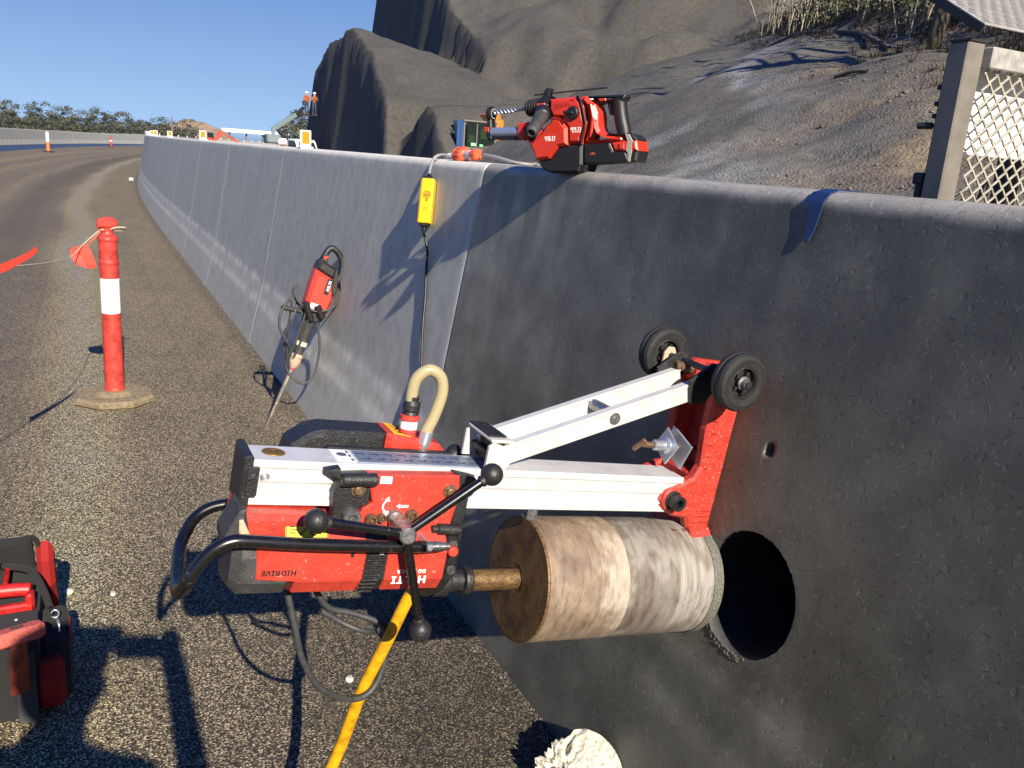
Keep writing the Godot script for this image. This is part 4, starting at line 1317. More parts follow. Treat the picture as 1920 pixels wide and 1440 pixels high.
	g.lathe([Vector2(0.013, 0), Vector2(0.019, 0.002), Vector2(0.019, 0.010), Vector2(0.015, 0.012)], 16)
	obj("coupling_ring", g, M.post_red, rig)
	g = Geo.new()
	g.xf = Geo.aim(Vector3(-0.680, 0.129, -0.012), Vector3(-0.683, 0.2, -0.012))
	g.lathe([Vector2(0.014, 0), Vector2(0.016, 0.003), Vector2(0.0135, 0.008), Vector2(0.0165, 0.012), Vector2(0.0165, 0.022), Vector2(0.012, 0.030), Vector2(0.012, 0.038)], 16)
	g.box(Vector3(0.016, 0.016, 0), Vector3(0.006, 0.03, 0.012), 0.002)
	obj("coupling", g, M.black, rig)
	g = Geo.new()
	g.tube(spline([Vector3(-0.682, 0.150, -0.012), Vector3(-0.684, 0.175, -0.012), Vector3(-0.680, 0.203, -0.010), Vector3(-0.660, 0.221, -0.006), Vector3(-0.637, 0.210, -0.002), Vector3(-0.629, 0.180, 0.0), Vector3(-0.636, 0.135, 0.0), Vector3(-0.645, 0.105, 0.0), Vector3(-0.647, 0.078, 0.0)], 6), 0.0115, 14)
	obj("water_hose", g, M.hose_beige, rig)
	g = Geo.new()
	g.cyl(Vector3(-0.648, 0.07, 0.0), Vector3(-0.645, 0.103, 0.0), 0.0135, 16, 0.001)
	obj("hose_ferrule", g, M.zinc, rig)
	# chuck, hexagon shank and bit
	var by := -0.164; var bz := 0.088
	var turned := func(x0: float) -> Transform3D: return Transform3D(Basis(Vector3(0, -1, 0), Vector3(1, 0, 0), Vector3(0, 0, 1)), Vector3(x0, by, bz))
	g = Geo.new()
	g.xf = turned.call(-0.62)
	g.lathe([Vector2(0.03, 0), Vector2(0.03, 0.03), Vector2(0.022, 0.036), Vector2(0.022, 0.046)], 28)
	g.lathe([Vector2(0.0, 0.045), Vector2(0.0225, 0.045), Vector2(0.0225, 0.062), Vector2(0.021, 0.064), Vector2(0.0, 0.064)], 6)
	g.lathe([Vector2(0.018, 0.064), Vector2(0.027, 0.066), Vector2(0.028, 0.070), Vector2(0.028, 0.078), Vector2(0.025, 0.082), Vector2(0.0, 0.082)], 28)
	obj("chuck", g, M.black, rig)
	g = Geo.new()
	g.xf = turned.call(-0.54)
	g.xf.basis = g.xf.basis * Basis(Vector3.UP, 0.3)
	g.lathe([Vector2(0, 0), Vector2(0.0215, 0), Vector2(0.0225, 0.001), Vector2(0.0225, 0.108)], 6)
	obj("hex_shank", g, M.hex_steel, rig)
	var R := 0.1245
	var bit := Node3D.new(); bit.name = "core_bit"; rig.add_child(bit, true)
	g = Geo.new()
	g.xf = turned.call(-0.434)
	g.lathe([Vector2(0, 0), Vector2(0.024, 0), Vector2(0.03, -0.0015), Vector2(R - 0.005, 0), Vector2(R - 0.003, 0.0005)], 64)
	obj("bit_cap", g, M.rust_face, bit)
	g = Geo.new()
	g.xf = turned.call(-0.434)
	g.lathe([Vector2(R - 0.003, -0.0002), Vector2(R - 0.0005, 0.0), Vector2(R, 0.003), Vector2(R, 0.006), Vector2(R - 0.0008, 0.007)], 72)
	obj("weld_rim", g, M.hex_steel, bit)
	for part in [["tube_worn", 0.006, 0.19, M.rust], ["tube_dark", 0.19, 0.318, M.rust], ["tube_bright", 0.318, 0.410, M.rust]]:
		g = Geo.new()
		g.xf = turned.call(-0.434)
		var nh := int((part[2] - part[1]) / 0.0025)
		var sg := 240
		for i in nh + 1:
			for k in sg + 1:
				var h := lerpf(part[1], part[2], float(i) / nh)
				var a := TAU * k / sg
				var wv := a * 0.1245
				var p3 := Vector3(cos(a) * 0.1245, h, sin(a) * 0.1245)
				var n1 := nz.get_noise_3dv(p3 * Vector3(6, 9, 6))
				var n2 := nz.get_noise_3dv(p3 * Vector3(40, 60, 40) + Vector3(5, 0, 0))
				var n3 := nz.get_noise_3dv(p3 * Vector3(9, 10, 9) + Vector3(0, 9, 0))
				var n4 := nz.get_noise_3dv(p3 * Vector3(5, 260, 5) + Vector3(0, 3, 7))
				var n5 := nz.get_noise_3dv(p3 * Vector3(7, 8, 7) + Vector3(4, 0, 2))
				var cc: Color
				if part[0] == "tube_worn":
					cc = Color(0.20, 0.145, 0.105).lerp(Color(0.31, 0.235, 0.165), clampf(0.5 + 1.2 * n1, 0, 1)) * (1.0 + 0.16 * n4)
					cc = cc.lerp(Color(0.115, 0.075, 0.065), smoothstep(0.0, 0.5, n3 + 0.3 * n2 + 0.25 * n4) * 0.55)
					cc = cc.lerp(Color(0.42, 0.37, 0.30), smoothstep(0.0, 0.55, 0.55 * n5 + 0.22 * n2 + 0.2 * n4 + (h - 0.115) * 6.0) * 0.85)
				elif part[0] == "tube_dark":
					cc = Color(0.125, 0.098, 0.083).lerp(Color(0.20, 0.178, 0.155), clampf(0.5 + 1.0 * n1 + (h - 0.25) * 4.0, 0, 1)) * (1.0 + 0.14 * n4)
					cc = cc.lerp(Color(0.30, 0.28, 0.25), smoothstep(0.08, 0.4, n3 + 0.15 * n2) * 0.6)
				else:
					cc = Color(0.23, 0.21, 0.185).lerp(Color(0.33, 0.31, 0.28), clampf(0.5 + 1.3 * n4, 0, 1))
					cc = cc.lerp(Color(0.16, 0.12, 0.09), smoothstep(0.1, 0.45, n1 + 0.1 * n2) * 0.55)
				g.col = cc
				g.vert(Vector3(cos(a) * (R - 0.0004), h, sin(a) * (R - 0.0004)), Vector3(cos(a), 0, sin(a)))
				if i > 0 and k > 0:
					var q := g.v.size() - 1
					g.quad_i(q, q - 1, q - sg - 2, q - sg - 1)
		obj(part[0], g, part[3], bit)
	g = Geo.new()
	g.xf = turned.call(-0.434)
	g.lathe([Vector2(R + 0.0014, 0.410), Vector2(R + 0.0022, 0.414), Vector2(R + 0.0022, 0.434), Vector2(R - 0.004, 0.434), Vector2(R - 0.004, 0.3)], 72)
	obj("crown_ring", g, M.slurry, bit)
	# star handle
	g = Geo.new()
	g.cyl(Vector3(-0.736, -0.014, 0.14), Vector3(-0.741, -0.011, 0.20), 0.016, 20, 0.002)
	g.cyl(Vector3(-0.741, -0.011, 0.19), Vector3(-0.744, -0.009, 0.232), 0.0145, 20, 0.003)
	obj("handle_hub", g, M.steel, rig)
	for b in [Vector3(-0.898, 0.013, 0.22), Vector3(-0.609, 0.10, 0.22), Vector3(-0.685, -0.188, 0.22)]:
		var hubp := Vector3(-0.743, -0.010, 0.216)
		g = Geo.new()
		g.cyl(hubp + (b - hubp).normalized() * 0.010, b, 0.0078, 14)
		obj("handle_spoke", g, M.black_paint, rig)
		g = Geo.new()
		g.ball(b, 0.0195, 22)
		g.cyl(b + (hubp - b).normalized() * 0.024, b, 0.0105, 14, 0.002)
		obj("handle_ball", g, M.black, rig)
	# carrying handle: one bent tube from the front side round to the rear side
	g = Geo.new()
	var hp := spline([Vector3(-0.700, -0.040, 0.203), Vector3(-0.80, -0.038, 0.203), Vector3(-0.90, -0.034, 0.204), Vector3(-0.985, -0.028, 0.205), Vector3(-1.018, -0.029, 0.205), Vector3(-1.044, -0.045, 0.205), Vector3(-1.064, -0.073, 0.205), Vector3(-1.073, -0.098, 0.203), Vector3(-1.080, -0.121, 0.185), Vector3(-1.078, -0.126, 0.145), Vector3(-1.072, -0.120, 0.09), Vector3(-1.066, -0.112, 0.045), Vector3(-1.056, -0.098, 0.018), Vector3(-1.040, -0.080, -0.004), Vector3(-1.012, -0.064, -0.014), Vector3(-0.965, -0.055, -0.016)], 6)
	g.tube(hp, 0.0102, 14)
	obj("carry_handle", g, M.black_paint, rig)
	g = Geo.new()
	g.xf = Transform3D(Basis.from_scale(Vector3(1, 1, 0.45)), Vector3(0, 0, 0.203 * 0.55))
	g.tube([Vector3(-0.705, -0.040, 0.203), Vector3(-0.69, -0.040, 0.203), Vector3(-0.668, -0.040, 0.203), Vector3(-0.653, -0.040, 0.203), Vector3(-0.645, -0.040, 0.203)], [0.0104, 0.011, 0.0095, 0.006, 0.002], 14)
	obj("handle_tongue", g, M.steel, rig)
	g = Geo.new()
	g.cyl(Vector3(-0.692, -0.040, 0.15), Vector3(-0.692, -0.040, 0.212), 0.005, 12, 0.001)
	obj("handle_pin", g, M.zinc, rig)
	# base: cast tray standing on the barrier
	g = Geo.new()
	g.prism([Vector2(-0.012, 0.0), Vector2(0.0, 0.0), Vector2(0.0, 0.105), Vector2(-0.05, 0.105), Vector2(-0.075, 0.098), Vector2(-0.075, 0.090), Vector2(-0.02, 0.090), Vector2(-0.016, 0.012), Vector2(-0.06, 0.010), Vector2(-0.06, 0.0)].map(func(p): return Vector2(p.x, p.y)), 0.0, 0.0001)
	g = Geo.new()
	# floor of the tray and its two side walls
	g.prism([Vector2(-0.016, -0.06), Vector2(0.0, -0.06), Vector2(0.0, 0.305), Vector2(-0.016, 0.305)], 0.0, 0.11, 0.003)
	var wallp := [Vector2(0.0, -0.055), Vector2(0.0, 0.30), Vector2(-0.035, 0.305), Vector2(-0.075, 0.285), Vector2(-0.074, 0.18), Vector2(-0.064, 0.10), Vector2(-0.075, 0.075), Vector2(-0.105, 0.06), Vector2(-0.142, 0.045), Vector2(-0.152, 0.025), Vector2(-0.142, 0.0), Vector2(-0.11, -0.012), Vector2(-0.07, -0.018), Vector2(-0.055, -0.05), Vector2(-0.045, -0.068)]
	g.prism(wallp, 0.096, 0.124, 0.006)
	g.prism(wallp, -0.012, 0.010, 0.005)
	g.box(Vector3(-0.035, 0.298, 0.05), Vector3(0.07, 0.03, 0.10), 0.008)
	g.box(Vector3(-0.03, -0.05, 0.055), Vector3(0.05, 0.035, 0.11), 0.008)
	g.box(Vector3(-0.04, 0.07, 0.06), Vector3(0.07, 0.02, 0.10), 0.004)
	g.cyl(Vector3(-0.058, -0.055, 0.118), Vector3(-0.002, -0.055, 0.118), 0.024, 20, 0.004)
	g.cyl(Vector3(-0.085, 0.292, 0.04), Vector3(-0.002, 0.292, 0.04), 0.026, 20, 0.006)
	obj("base_casting", g, M.red_cast, rig)
	var base := rig.get_node("base_casting")
	for k in 4:
		g = Geo.new()
		g.box(Vector3(-0.03, -0.036 + k * 0.013, 0.124), Vector3(0.046, 0.0045, 0.006), 0.002)
		obj("rib", g, M.red_cast, base)
	for k in 6:
		g = Geo.new()
		g.box(Vector3(-0.050 - 0.001 * k, 0.10 + k * 0.026, 0.124), Vector3(0.016, 0.009, 0.006), 0.0025)
		obj("raised_mark", g, M.red_cast, base)
	# hinge bolt
	g = Geo.new()
	g.cyl(Vector3(-0.122, 0.026, 0.12), Vector3(-0.122, 0.026, 0.129), 0.026, 22, 0.003)
	obj("hinge_washer", g, M.red_cast, rig)
	g = Geo.new()
	g.xf = Geo.aim(Vector3(-0.122, 0.026, 0.126), Vector3(-0.122, 0.026, 0.2))
	g.lathe([Vector2(0.0, 0.012), Vector2(0.0075, 0.012), Vector2(0.0082, 0.027), Vector2(0.015, 0.028), Vector2(0.0165, 0.026), Vector2(0.0165, 0.006), Vector2(0.021, 0.005), Vector2(0.021, 0.0)], 22)
	obj("hinge_bolt", g, M.black_clean, rig)
	# levelling screws
	for b in [Vector3(-0.05, -0.055, 0.118), Vector3(-0.08, 0.295, 0.04)]:
		g = Geo.new()
		g.xf = Geo.aim(b, b + Vector3(-0.1, 0, 0))
		g.lathe([Vector2(0.0105, 0), Vector2(0.0105, 0.004), Vector2(0.013, 0.005), Vector2(0.011, 0.008), Vector2(0.013, 0.011), Vector2(0.011, 0.014), Vector2(0.013, 0.017), Vector2(0.011, 0.020), Vector2(0.009, 0.022), Vector2(0.009, 0.03)], 16)
		g.lathe([Vector2(0.0085, 0.03), Vector2(0.0115, 0.032), Vector2(0.0125, 0.046), Vector2(0.010, 0.049), Vector2(0.005, 0.049), Vector2(0.004, 0.042)], 10)
		obj("levelling_screw", g, M.brown_steel, rig)
	# anchor: diamond plate, nut and wing rod
	g = Geo.new()
	g.xf = Transform3D(along * Basis(Vector3(0, 0, 1), 0.55), Vector3(-0.128, 0.128, 0.075))
	g.box(Vector3.ZERO, Vector3(0.056, 0.056, 0.004), 0.001)
	obj("anchor_plate", g, M.zinc, rig)
	g = Geo.new()
	g.xf = Transform3D(along * Basis(Vector3(0, 0, 1), 0.35), Vector3(-0.105, 0.128, 0.082))
	g.box(Vector3.ZERO, Vector3(0.075, 0.06, 0.005), 0.001)
	obj("backing_plate", g, M.zinc, rig)
	g = Geo.new()
	g.xf = Geo.aim(Vector3(-0.128, 0.128, 0.075), Vector3(-0.3, 0.128, 0.075))
	g.lathe([Vector2(0.018, 0), Vector2(0.0175, 0.004), Vector2(0.0115, 0.008), Vector2(0.0115, 0.006)], 24)
	g.lathe([Vector2(0.012, 0.004), Vector2(0.012, 0.034), Vector2(0.010, 0.036), Vector2(0, 0.036)], 6)
	obj("anchor_nut", g, M.zinc, rig)
	g = Geo.new()
	g.cyl(Vector3(-0.155, 0.128, 0.075), Vector3(-0.196, 0.128, 0.075), 0.0065, 12, 0.001)
	g.cyl(Vector3(-0.193, 0.140, 0.083), Vector3(-0.207, 0.113, 0.066), 0.0062, 10, 0.002)
	g.cyl(Vector3(-0.014, 0.128, 0.075), Vector3(-0.13, 0.128, 0.075), 0.0065, 12)
	obj("anchor_rod", g, M.brown_steel, rig)
	# brace: two flat bars, end block, spreader tube
	for z in [0.123, 0.040]:
		g = Geo.new()
		g.beam(Vector3(-0.553, 0.0995, z), Vector3(-0.112, 0.273, z), Vector3.UP, 0.037, 0.016, 0.002)
		g.beam(Vector3(-0.553, 0.0995, z) + Vector3(-0.006, 0.016, 0), Vector3(-0.112, 0.273, z) + Vector3(-0.006, 0.016, 0), Vector3.UP, 0.006, 0.021, 0.0015)
		obj("brace_bar", g, M.alu_mill, rig)
	g = Geo.new()
	g.cyl(Vector3(-0.318, 0.197, 0.04), Vector3(-0.318, 0.197, 0.125), 0.0125, 20)
	obj("spreader_tube", g, M.steel, rig)
	g = Geo.new()
	g.cyl(Vector3(-0.318, 0.192, 0.129), Vector3(-0.318, 0.192, 0.1325), 0.0125, 22, 0.0008)
	g.cyl(Vector3(-0.318, 0.192, 0.1325), Vector3(-0.318, 0.192, 0.1345), 0.0045, 12)
	obj("spreader_bolt", g, M.steel, rig)
	g = Geo.new()
	for z in [0.134, 0.032]:
		g.prism([Vector2(-0.580, 0.073), Vector2(-0.545, 0.073), Vector2(-0.532, 0.088), Vector2(-0.528, 0.118), Vector2(-0.570, 0.130), Vector2(-0.580, 0.122)], z - 0.004, z + 0.004, 0.001)
	g.box(Vector3(-0.553, 0.1325, 0.083), Vector3(0.046, 0.006, 0.106), 0.0015)
	obj("brace_block", g, M.alu_mill, rig)
	g = Geo.new()
	g.box(Vector3(-0.557, 0.1375, 0.076), Vector3(0.036, 0.004, 0.088), 0.001)
	g.cyl(Vector3(-0.56, 0.098, 0.036), Vector3(-0.56, 0.098, 0.13), 0.006, 12)
	g.box(Vector3(-0.548, 0.10, 0.083), Vector3(0.008, 0.05, 0.095), 0.001)
	obj("brace_pad", g, M.black, rig)
	g = Geo.new()
	g.prism([Vector2(-0.150, 0.238), Vector2(-0.115, 0.24), Vector2(-0.085, 0.29), Vector2(-0.09, 0.325), Vector2(-0.115, 0.325), Vector2(-0.165, 0.285)], 0.132, 0.140, 0.001)
	g.prism([Vector2(-0.150, 0.238), Vector2(-0.115, 0.24), Vector2(-0.085, 0.29), Vector2(-0.09, 0.325), Vector2(-0.115, 0.325), Vector2(-0.165, 0.285)], 0.024, 0.031, 0.001)
	g.cyl(Vector3(-0.103, 0.307, -0.066), Vector3(-0.103, 0.307, 0.236), 0.007, 14)
	obj("axle_bracket", g, M.black, rig)
	for z in [0.206, -0.040]:
		var w := Node3D.new(); w.name = "wheel"; rig.add_child(w, true)
		w.position = Vector3(-0.103, 0.307, z)
		var sd := 1.0 if z > 0.0 else 1.0
		g = Geo.new()
		g.xf = Transform3D(Basis(Vector3.RIGHT, PI / 2), Vector3.ZERO)
		g.lathe([Vector2(0.033, -0.017), Vector2(0.047, -0.018), Vector2(0.055, -0.016), Vector2(0.0585, -0.010), Vector2(0.0585, -0.003), Vector2(0.0572, -0.002), Vector2(0.0572, 0.002), Vector2(0.0585, 0.003), Vector2(0.0585, 0.010), Vector2(0.055, 0.016), Vector2(0.047, 0.018), Vector2(0.0465, 0.0172), Vector2(0.0455, 0.0172), Vector2(0.045, 0.018), Vector2(0.034, 0.017), Vector2(0.033, 0.0155)], 40)
		obj("tyre", g, M.rubber, w)
		g = Geo.new()
		g.xf = Transform3D(Basis(Vector3.RIGHT, PI / 2), Vector3.ZERO)
		g.lathe([Vector2(0.033, -0.013), Vector2(0.0335, 0.0155), Vector2(0.030, 0.016), Vector2(0.028, 0.012), Vector2(0.027, 0.004), Vector2(0.013, 0.004), Vector2(0.013, 0.013), Vector2(0.010, 0.014)], 32)
		for k in 5:
			var a := k * TAU / 5.0
			g.box(Vector3(cos(a) * 0.020, 0.009, sin(a) * 0.020), Vector3(0.007, 0.012, 0.007), 0.001)
		obj("rim", g, M.black, w)
		g = Geo.new()
		g.xf = Transform3D(Basis(Vector3.RIGHT, PI / 2), Vector3.ZERO)
		g.lathe([Vector2(0.0035, 0.020), Vector2(0.004, 0.026), Vector2(0.0085, 0.026), Vector2(0.0095, 0.022), Vector2(0.0095, 0.016), Vector2(0.014, 0.015), Vector2(0.014, 0.012)], 20)
		obj("hub_nut", g, M.steel, w)
	g = Geo.new()
	g.prism([Vector2(-0.122, 0.255), Vector2(-0.090, 0.265), Vector2(-0.088, 0.312), Vector2(-0.097, 0.326), Vector2(-0.112, 0.326), Vector2(-0.121, 0.312)], -0.018, -0.012, 0.001)
	obj("wheel_lug", g, mat(Color(0.72, 0.66, 0.56), 0.55, 0.3), rig)
	# writing, upside down because the motor hangs below the column
	var flip := Basis(Vector3(0, 0, 1), PI)
	text("maker_logo", "HILTI", 0.019, M.white, mh, Transform3D(flip, Vector3(-0.706, -0.112, 0.1803)), true, 1.35)
	text("model_text", "DD 250-CA", 0.0095, M.white, mh, Transform3D(flip, Vector3(-0.704, -0.0965, 0.1803)), true, 1.15)
	text("drive_text", "HIDRIVE", 0.0125, M.ink, sc, Transform3D(flip, Vector3(-0.932, -0.0945, 0.1809)), true, 1.15)
	text("gear_text", "2T", 0.008, M.label_white, rig.get_node("vent_band"), Transform3D(flip, Vector3(-0.764, -0.062, 0.1805)), true)
	g = Geo.new()
	g.xf = Transform3D(Basis(Vector3.RIGHT, -0.55), Vector3(-0.892, -0.026, 0.158))
	g.box(Vector3.ZERO, Vector3(0.070, 0.034, 0.002), 0.0005)
	obj("warning_label", g, mat(Color(0.90, 0.76, 0.10), 0.5), rig)
	var wl := rig.get_node("warning_label")
	g = Geo.new()
	g.xf = Transform3D(Basis(Vector3.RIGHT, -0.55), Vector3(-0.892, -0.026, 0.1595))
	for y in [0.0155, -0.0155]: g.box(Vector3(0, y, 0), Vector3(0.068, 0.0012, 0.0008))
	for x in [-0.0335, 0.0335]: g.box(Vector3(x, 0, 0), Vector3(0.0012, 0.031, 0.0008))
	g.beam(Vector3(-0.012, -0.012, 0), Vector3(0.010, 0.012, 0), Vector3(0, 0, 1), 0.0008, 0.002)
	g.beam(Vector3(-0.012, 0.012, 0), Vector3(0.010, -0.012, 0), Vector3(0, 0, 1), 0.0008, 0.002)
	for k in 4: g.box(Vector3(-0.024 + 0.003 * (k % 2), -0.008 + 0.005 * k, 0), Vector3(0.010, 0.002, 0.0008))
	obj("warning_print", g, M.ink, wl)
	g = Geo.new()
	g.box(Vector3(-0.815, -0.064, 0.1785), Vector3(0.006, 0.010, 0.006), 0.001)
	obj("screw_recess", g, M.ink, sc)
	# grey supply cord hanging in a loop below the motor
	g = Geo.new()
	var rp := func(x: float, y: float, z: float) -> Vector3: return rig.transform.affine_inverse() * Vector3(x, y, z)
	g.tube(spline([rp.call(-1.34, 0.69, 0.74), rp.call(-1.33, 0.62, 0.728), rp.call(-1.33, 0.55, 0.715), rp.call(-1.34, 0.475, 0.68), rp.call(-1.36, 0.42, 0.62), rp.call(-1.37, 0.415, 0.575), rp.call(-1.38, 0.455, 0.545), rp.call(-1.39, 0.52, 0.535), rp.call(-1.40, 0.55, 0.55), rp.call(-1.41, 0.575, 0.60), rp.call(-1.41, 0.60, 0.65), rp.call(-1.41, 0.66, 0.68)], 8), 0.0062, 10)
	obj("power_cord", g, M.cable_grey, rig)
	g = Geo.new()
	g.tube(spline([rp.call(-1.40, 0.60, 0.665), rp.call(-1.39, 0.567, 0.62), rp.call(-1.37, 0.555, 0.585), rp.call(-1.35, 0.565, 0.565)], 6), 0.0058, 10)
	obj("control_cord", g, M.cable_grey, rig)

# cordless hammer drill with dust box, in its own frame: x from the nozzle to the battery, y up, z towards the viewer
func rotary_hammer() -> void:
	var d := thing("hammer_drill", "red and black cordless hammer drill with dust box standing on the barrier top", "drill", Transform3D(Basis(Vector3(0.875, 0, -0.484), Vector3(0, 1, 0), Vector3(0.484, 0, 0.875)).orthonormalized(), Vector3(-2.28, 1.417, -0.245)))
	var g: Geo
	var slab := func(called: String, poly: Array, z0: float, z1: float, bev: float, m: Material, par: Node = d) -> Node:
		var q := Geo.new()
		q.prism(poly, z0, z1, bev)
		return obj(called, q, m, par)
	var motor := [Vector2(0.004, 0.213), Vector2(0.091, 0.221), Vector2(0.105, 0.214), Vector2(0.117, 0.198), Vector2(0.126, 0.164), Vector2(0.134, 0.150), Vector2(0.130, 0.127), Vector2(0.123, 0.108), Vector2(0.126, 0.091), Vector2(0.080, 0.090), Vector2(0.074, 0.135), Vector2(0.062, 0.146), Vector2(0.050, 0.161), Vector2(0.020, 0.161), Vector2(0.005, 0.182)]
	var mh: Node = slab.call("motor_housing", motor, -0.038, 0.040, 0.009, M.red_new)
	var dust := [Vector2(0.021, 0.160), Vector2(0.051, 0.160), Vector2(0.062, 0.145), Vector2(0.0735, 0.134), Vector2(0.0795, 0.086), Vector2(0.049, 0.079), Vector2(0.021, 0.044), Vector2(-0.024, 0.036), Vector2(-0.050, 0.083), Vector2(-0.034, 0.101), Vector2(-0.014, 0.116), Vector2(0.0, 0.137), Vector2(0.012, 0.145)]
	var db: Node = slab.call("dust_box", dust, -0.036, 0.046, 0.008, M.red_new)
	g = Geo.new()
	g.prism([Vector2(-0.044, 0.085), Vector2(-0.022, 0.038), Vector2(-0.034, 0.036), Vector2(-0.066, 0.082), Vector2(-0.088, 0.104), Vector2(-0.085, 0.128), Vector2(-0.060, 0.136), Vector2(-0.02, 0.118)], -0.03, 0.026, 0.008)
	obj("dust_box_nose", g, M.red_new, d)
	slab.call("rear_housing", [Vector2(0.106, 0.222), Vector2(0.121, 0.224), Vector2(0.138, 0.210), Vector2(0.153, 0.202), Vector2(0.165, 0.178), Vector2(0.170, 0.142), Vector2(0.178, 0.130), Vector2(0.200, 0.121), Vector2(0.256, 0.117), Vector2(0.259, 0.109), Vector2(0.215, 0.100), Vector2(0.141, 0.093), Vector2(0.131, 0.093), Vector2(0.133, 0.108), Vector2(0.141, 0.139), Vector2(0.138, 0.165), Vector2(0.128, 0.195), Vector2(0.115, 0.209)], -0.034, 0.036, 0.009, M.red_new)
	g = Geo.new()
	g.prism([Vector2(0.138, 0.207), Vector2(0.147, 0.202), Vector2(0.160, 0.165), Vector2(0.158, 0.125), Vector2(0.151, 0.109), Vector2(0.148, 0.125), Vector2(0.150, 0.163)], 0.034, 0.040, 0.003)
	obj("pale_ridge", g, M.red_new, d)
	# black joint between the halves
	var jp := [Vector3(0.097, 0.222, 0.037), Vector3(0.113, 0.206, 0.0395), Vector3(0.1245, 0.179, 0.041), Vector3(0.134, 0.150, 0.041), Vector3(0.132, 0.131, 0.041), Vector3(0.1255, 0.108, 0.041), Vector3(0.127, 0.09, 0.041), Vector3(0.133, 0.033, 0.040)]
	g = Geo.new()
	g.tube(jp, 0.0036, 8)
	obj("rubber_joint", g, M.black_clean, d)
	slab.call("handle_bridge", [Vector2(0.121, 0.225), Vector2(0.240, 0.231), Vector2(0.243, 0.226), Vector2(0.236, 0.214), Vector2(0.192, 0.211), Vector2(0.171, 0.207), Vector2(0.153, 0.202), Vector2(0.136, 0.214)], -0.020, 0.022, 0.006, M.black_clean)
	g = Geo.new()
	g.tube(spline([Vector3(0.216, 0.222, 0.001), Vector3(0.220, 0.197, 0.001), Vector3(0.228, 0.165, 0.001), Vector3(0.238, 0.138, 0.001), Vector3(0.243, 0.120, 0.001)], 5), 0.0205, 16)
	obj("grip", g, M.black_clean, d)
	slab.call("trigger", [Vector2(0.181, 0.209), Vector2(0.200, 0.211), Vector2(0.207, 0.178), Vector2(0.199, 0.175), Vector2(0.191, 0.177), Vector2(0.184, 0.198)], -0.008, 0.010, 0.003, M.black_clean)
	slab.call("direction_switch", [Vector2(0.160, 0.2185), Vector2(0.182, 0.2195), Vector2(0.184, 0.213), Vector2(0.164, 0.211)], 0.02, 0.024, 0.001, M.red_new)
	slab.call("lamp_lens", [Vector2(0.130, 0.2175), Vector2(0.142, 0.2185), Vector2(0.142, 0.2145), Vector2(0.132, 0.213)], 0.02, 0.0235, 0.001, M.label_white)
	slab.call("grip_foot", [Vector2(0.200, 0.123), Vector2(0.266, 0.128), Vector2(0.285, 0.125), Vector2(0.300, 0.113), Vector2(0.299, 0.106), Vector2(0.259, 0.107), Vector2(0.256, 0.117), Vector2(0.211, 0.119)], -0.032, 0.0345, 0.006, M.black_clean)
	slab.call("battery", [Vector2(0.131, 0.0915), Vector2(0.141, 0.092), Vector2(0.216, 0.0985), Vector2(0.231, 0.078), Vector2(0.271, 0.078), Vector2(0.287, 0.050), Vector2(0.147, 0.035), Vector2(0.136, 0.037)], -0.036, 0.0385, 0.006, M.black_clean)
	slab.call("battery_latch", [Vector2(0.221, 0.0985), Vector2(0.260, 0.107), Vector2(0.299, 0.109), Vector2(0.307, 0.082), Vector2(0.271, 0.078), Vector2(0.234, 0.078)], -0.036, 0.0388, 0.005, M.red_new)
	slab.call("battery_end", [Vector2(0.271, 0.0785), Vector2(0.307, 0.082), Vector2(0.305, 0.055), Vector2(0.301, 0.050), Vector2(0.287, 0.049), Vector2(0.276, 0.067)], -0.036, 0.0375, 0.006, M.black_clean)
	slab.call("latch_key", [Vector2(0.248, 0.098), Vector2(0.264, 0.100), Vector2(0.266, 0.083), Vector2(0.250, 0.0825)], 0.037, 0.043, 0.002, M.red_new)
	slab.call("battery_stripe", [Vector2(0.262, 0.126), Vector2(0.276, 0.124), Vector2(0.288, 0.108), Vector2(0.289, 0.074), Vector2(0.287, 0.051), Vector2(0.279, 0.051), Vector2(0.276, 0.075), Vector2(0.270, 0.080), Vector2(0.272, 0.105)], 0.034, 0.0392, 0.001, mat(Color(0.56, 0.54, 0.50), 0.5))
	slab.call("side_seam", [Vector2(0.215, 0.097), Vector2(0.2185, 0.096), Vector2(0.2305, 0.079), Vector2(0.226, 0.0795)], 0.0375, 0.0392, 0.0005, mat(Color(0.60, 0.57, 0.52), 0.5))
	slab.call("base_cover", [Vector2(0.0805, 0.0855), Vector2(0.115, 0.089), Vector2(0.128, 0.090), Vector2(0.133, 0.034), Vector2(0.127, 0.010), Vector2(0.030, 0.003), Vector2(-0.002, 0.012), Vector2(-0.0235, 0.0335), Vector2(0.021, 0.0415), Vector2(0.049, 0.077)], -0.036, 0.0405, 0.007, M.black_clean)
	slab.call("stand_foot", [Vector2(0.120, 0.034), Vector2(0.150, 0.035), Vector2(0.141, 0.012), Vector2(0.124, 0.009)], -0.03, 0.036, 0.004, M.black_clean)
	for k in 3:
		g = Geo.new()
		g.beam(Vector3(0.088 + k * 0.007, 0.072, 0.0405), Vector3(0.094 + k * 0.007, 0.060, 0.0405), Vector3(0, 0, 1), 0.001, 0.0026)
		obj("base_slot", g, M.ink, d)
	for k in 8:
		g = Geo.new()
		var x := 0.023 + k * 0.0066
		g.beam(Vector3(x, 0.199 + k * 0.0006, 0.0402), Vector3(x + 0.005, 0.183 + k * 0.0018, 0.0402), Vector3(0, 0, 1), 0.001, 0.0018)
		obj("vent_slot", g, M.dark_red, mh)
	g = Geo.new()
	g.beam(Vector3(0.02, 0.1605, 0.0465), Vector3(0.05, 0.1605, 0.0465), Vector3(0, 0, 1), 0.003, 0.0035)
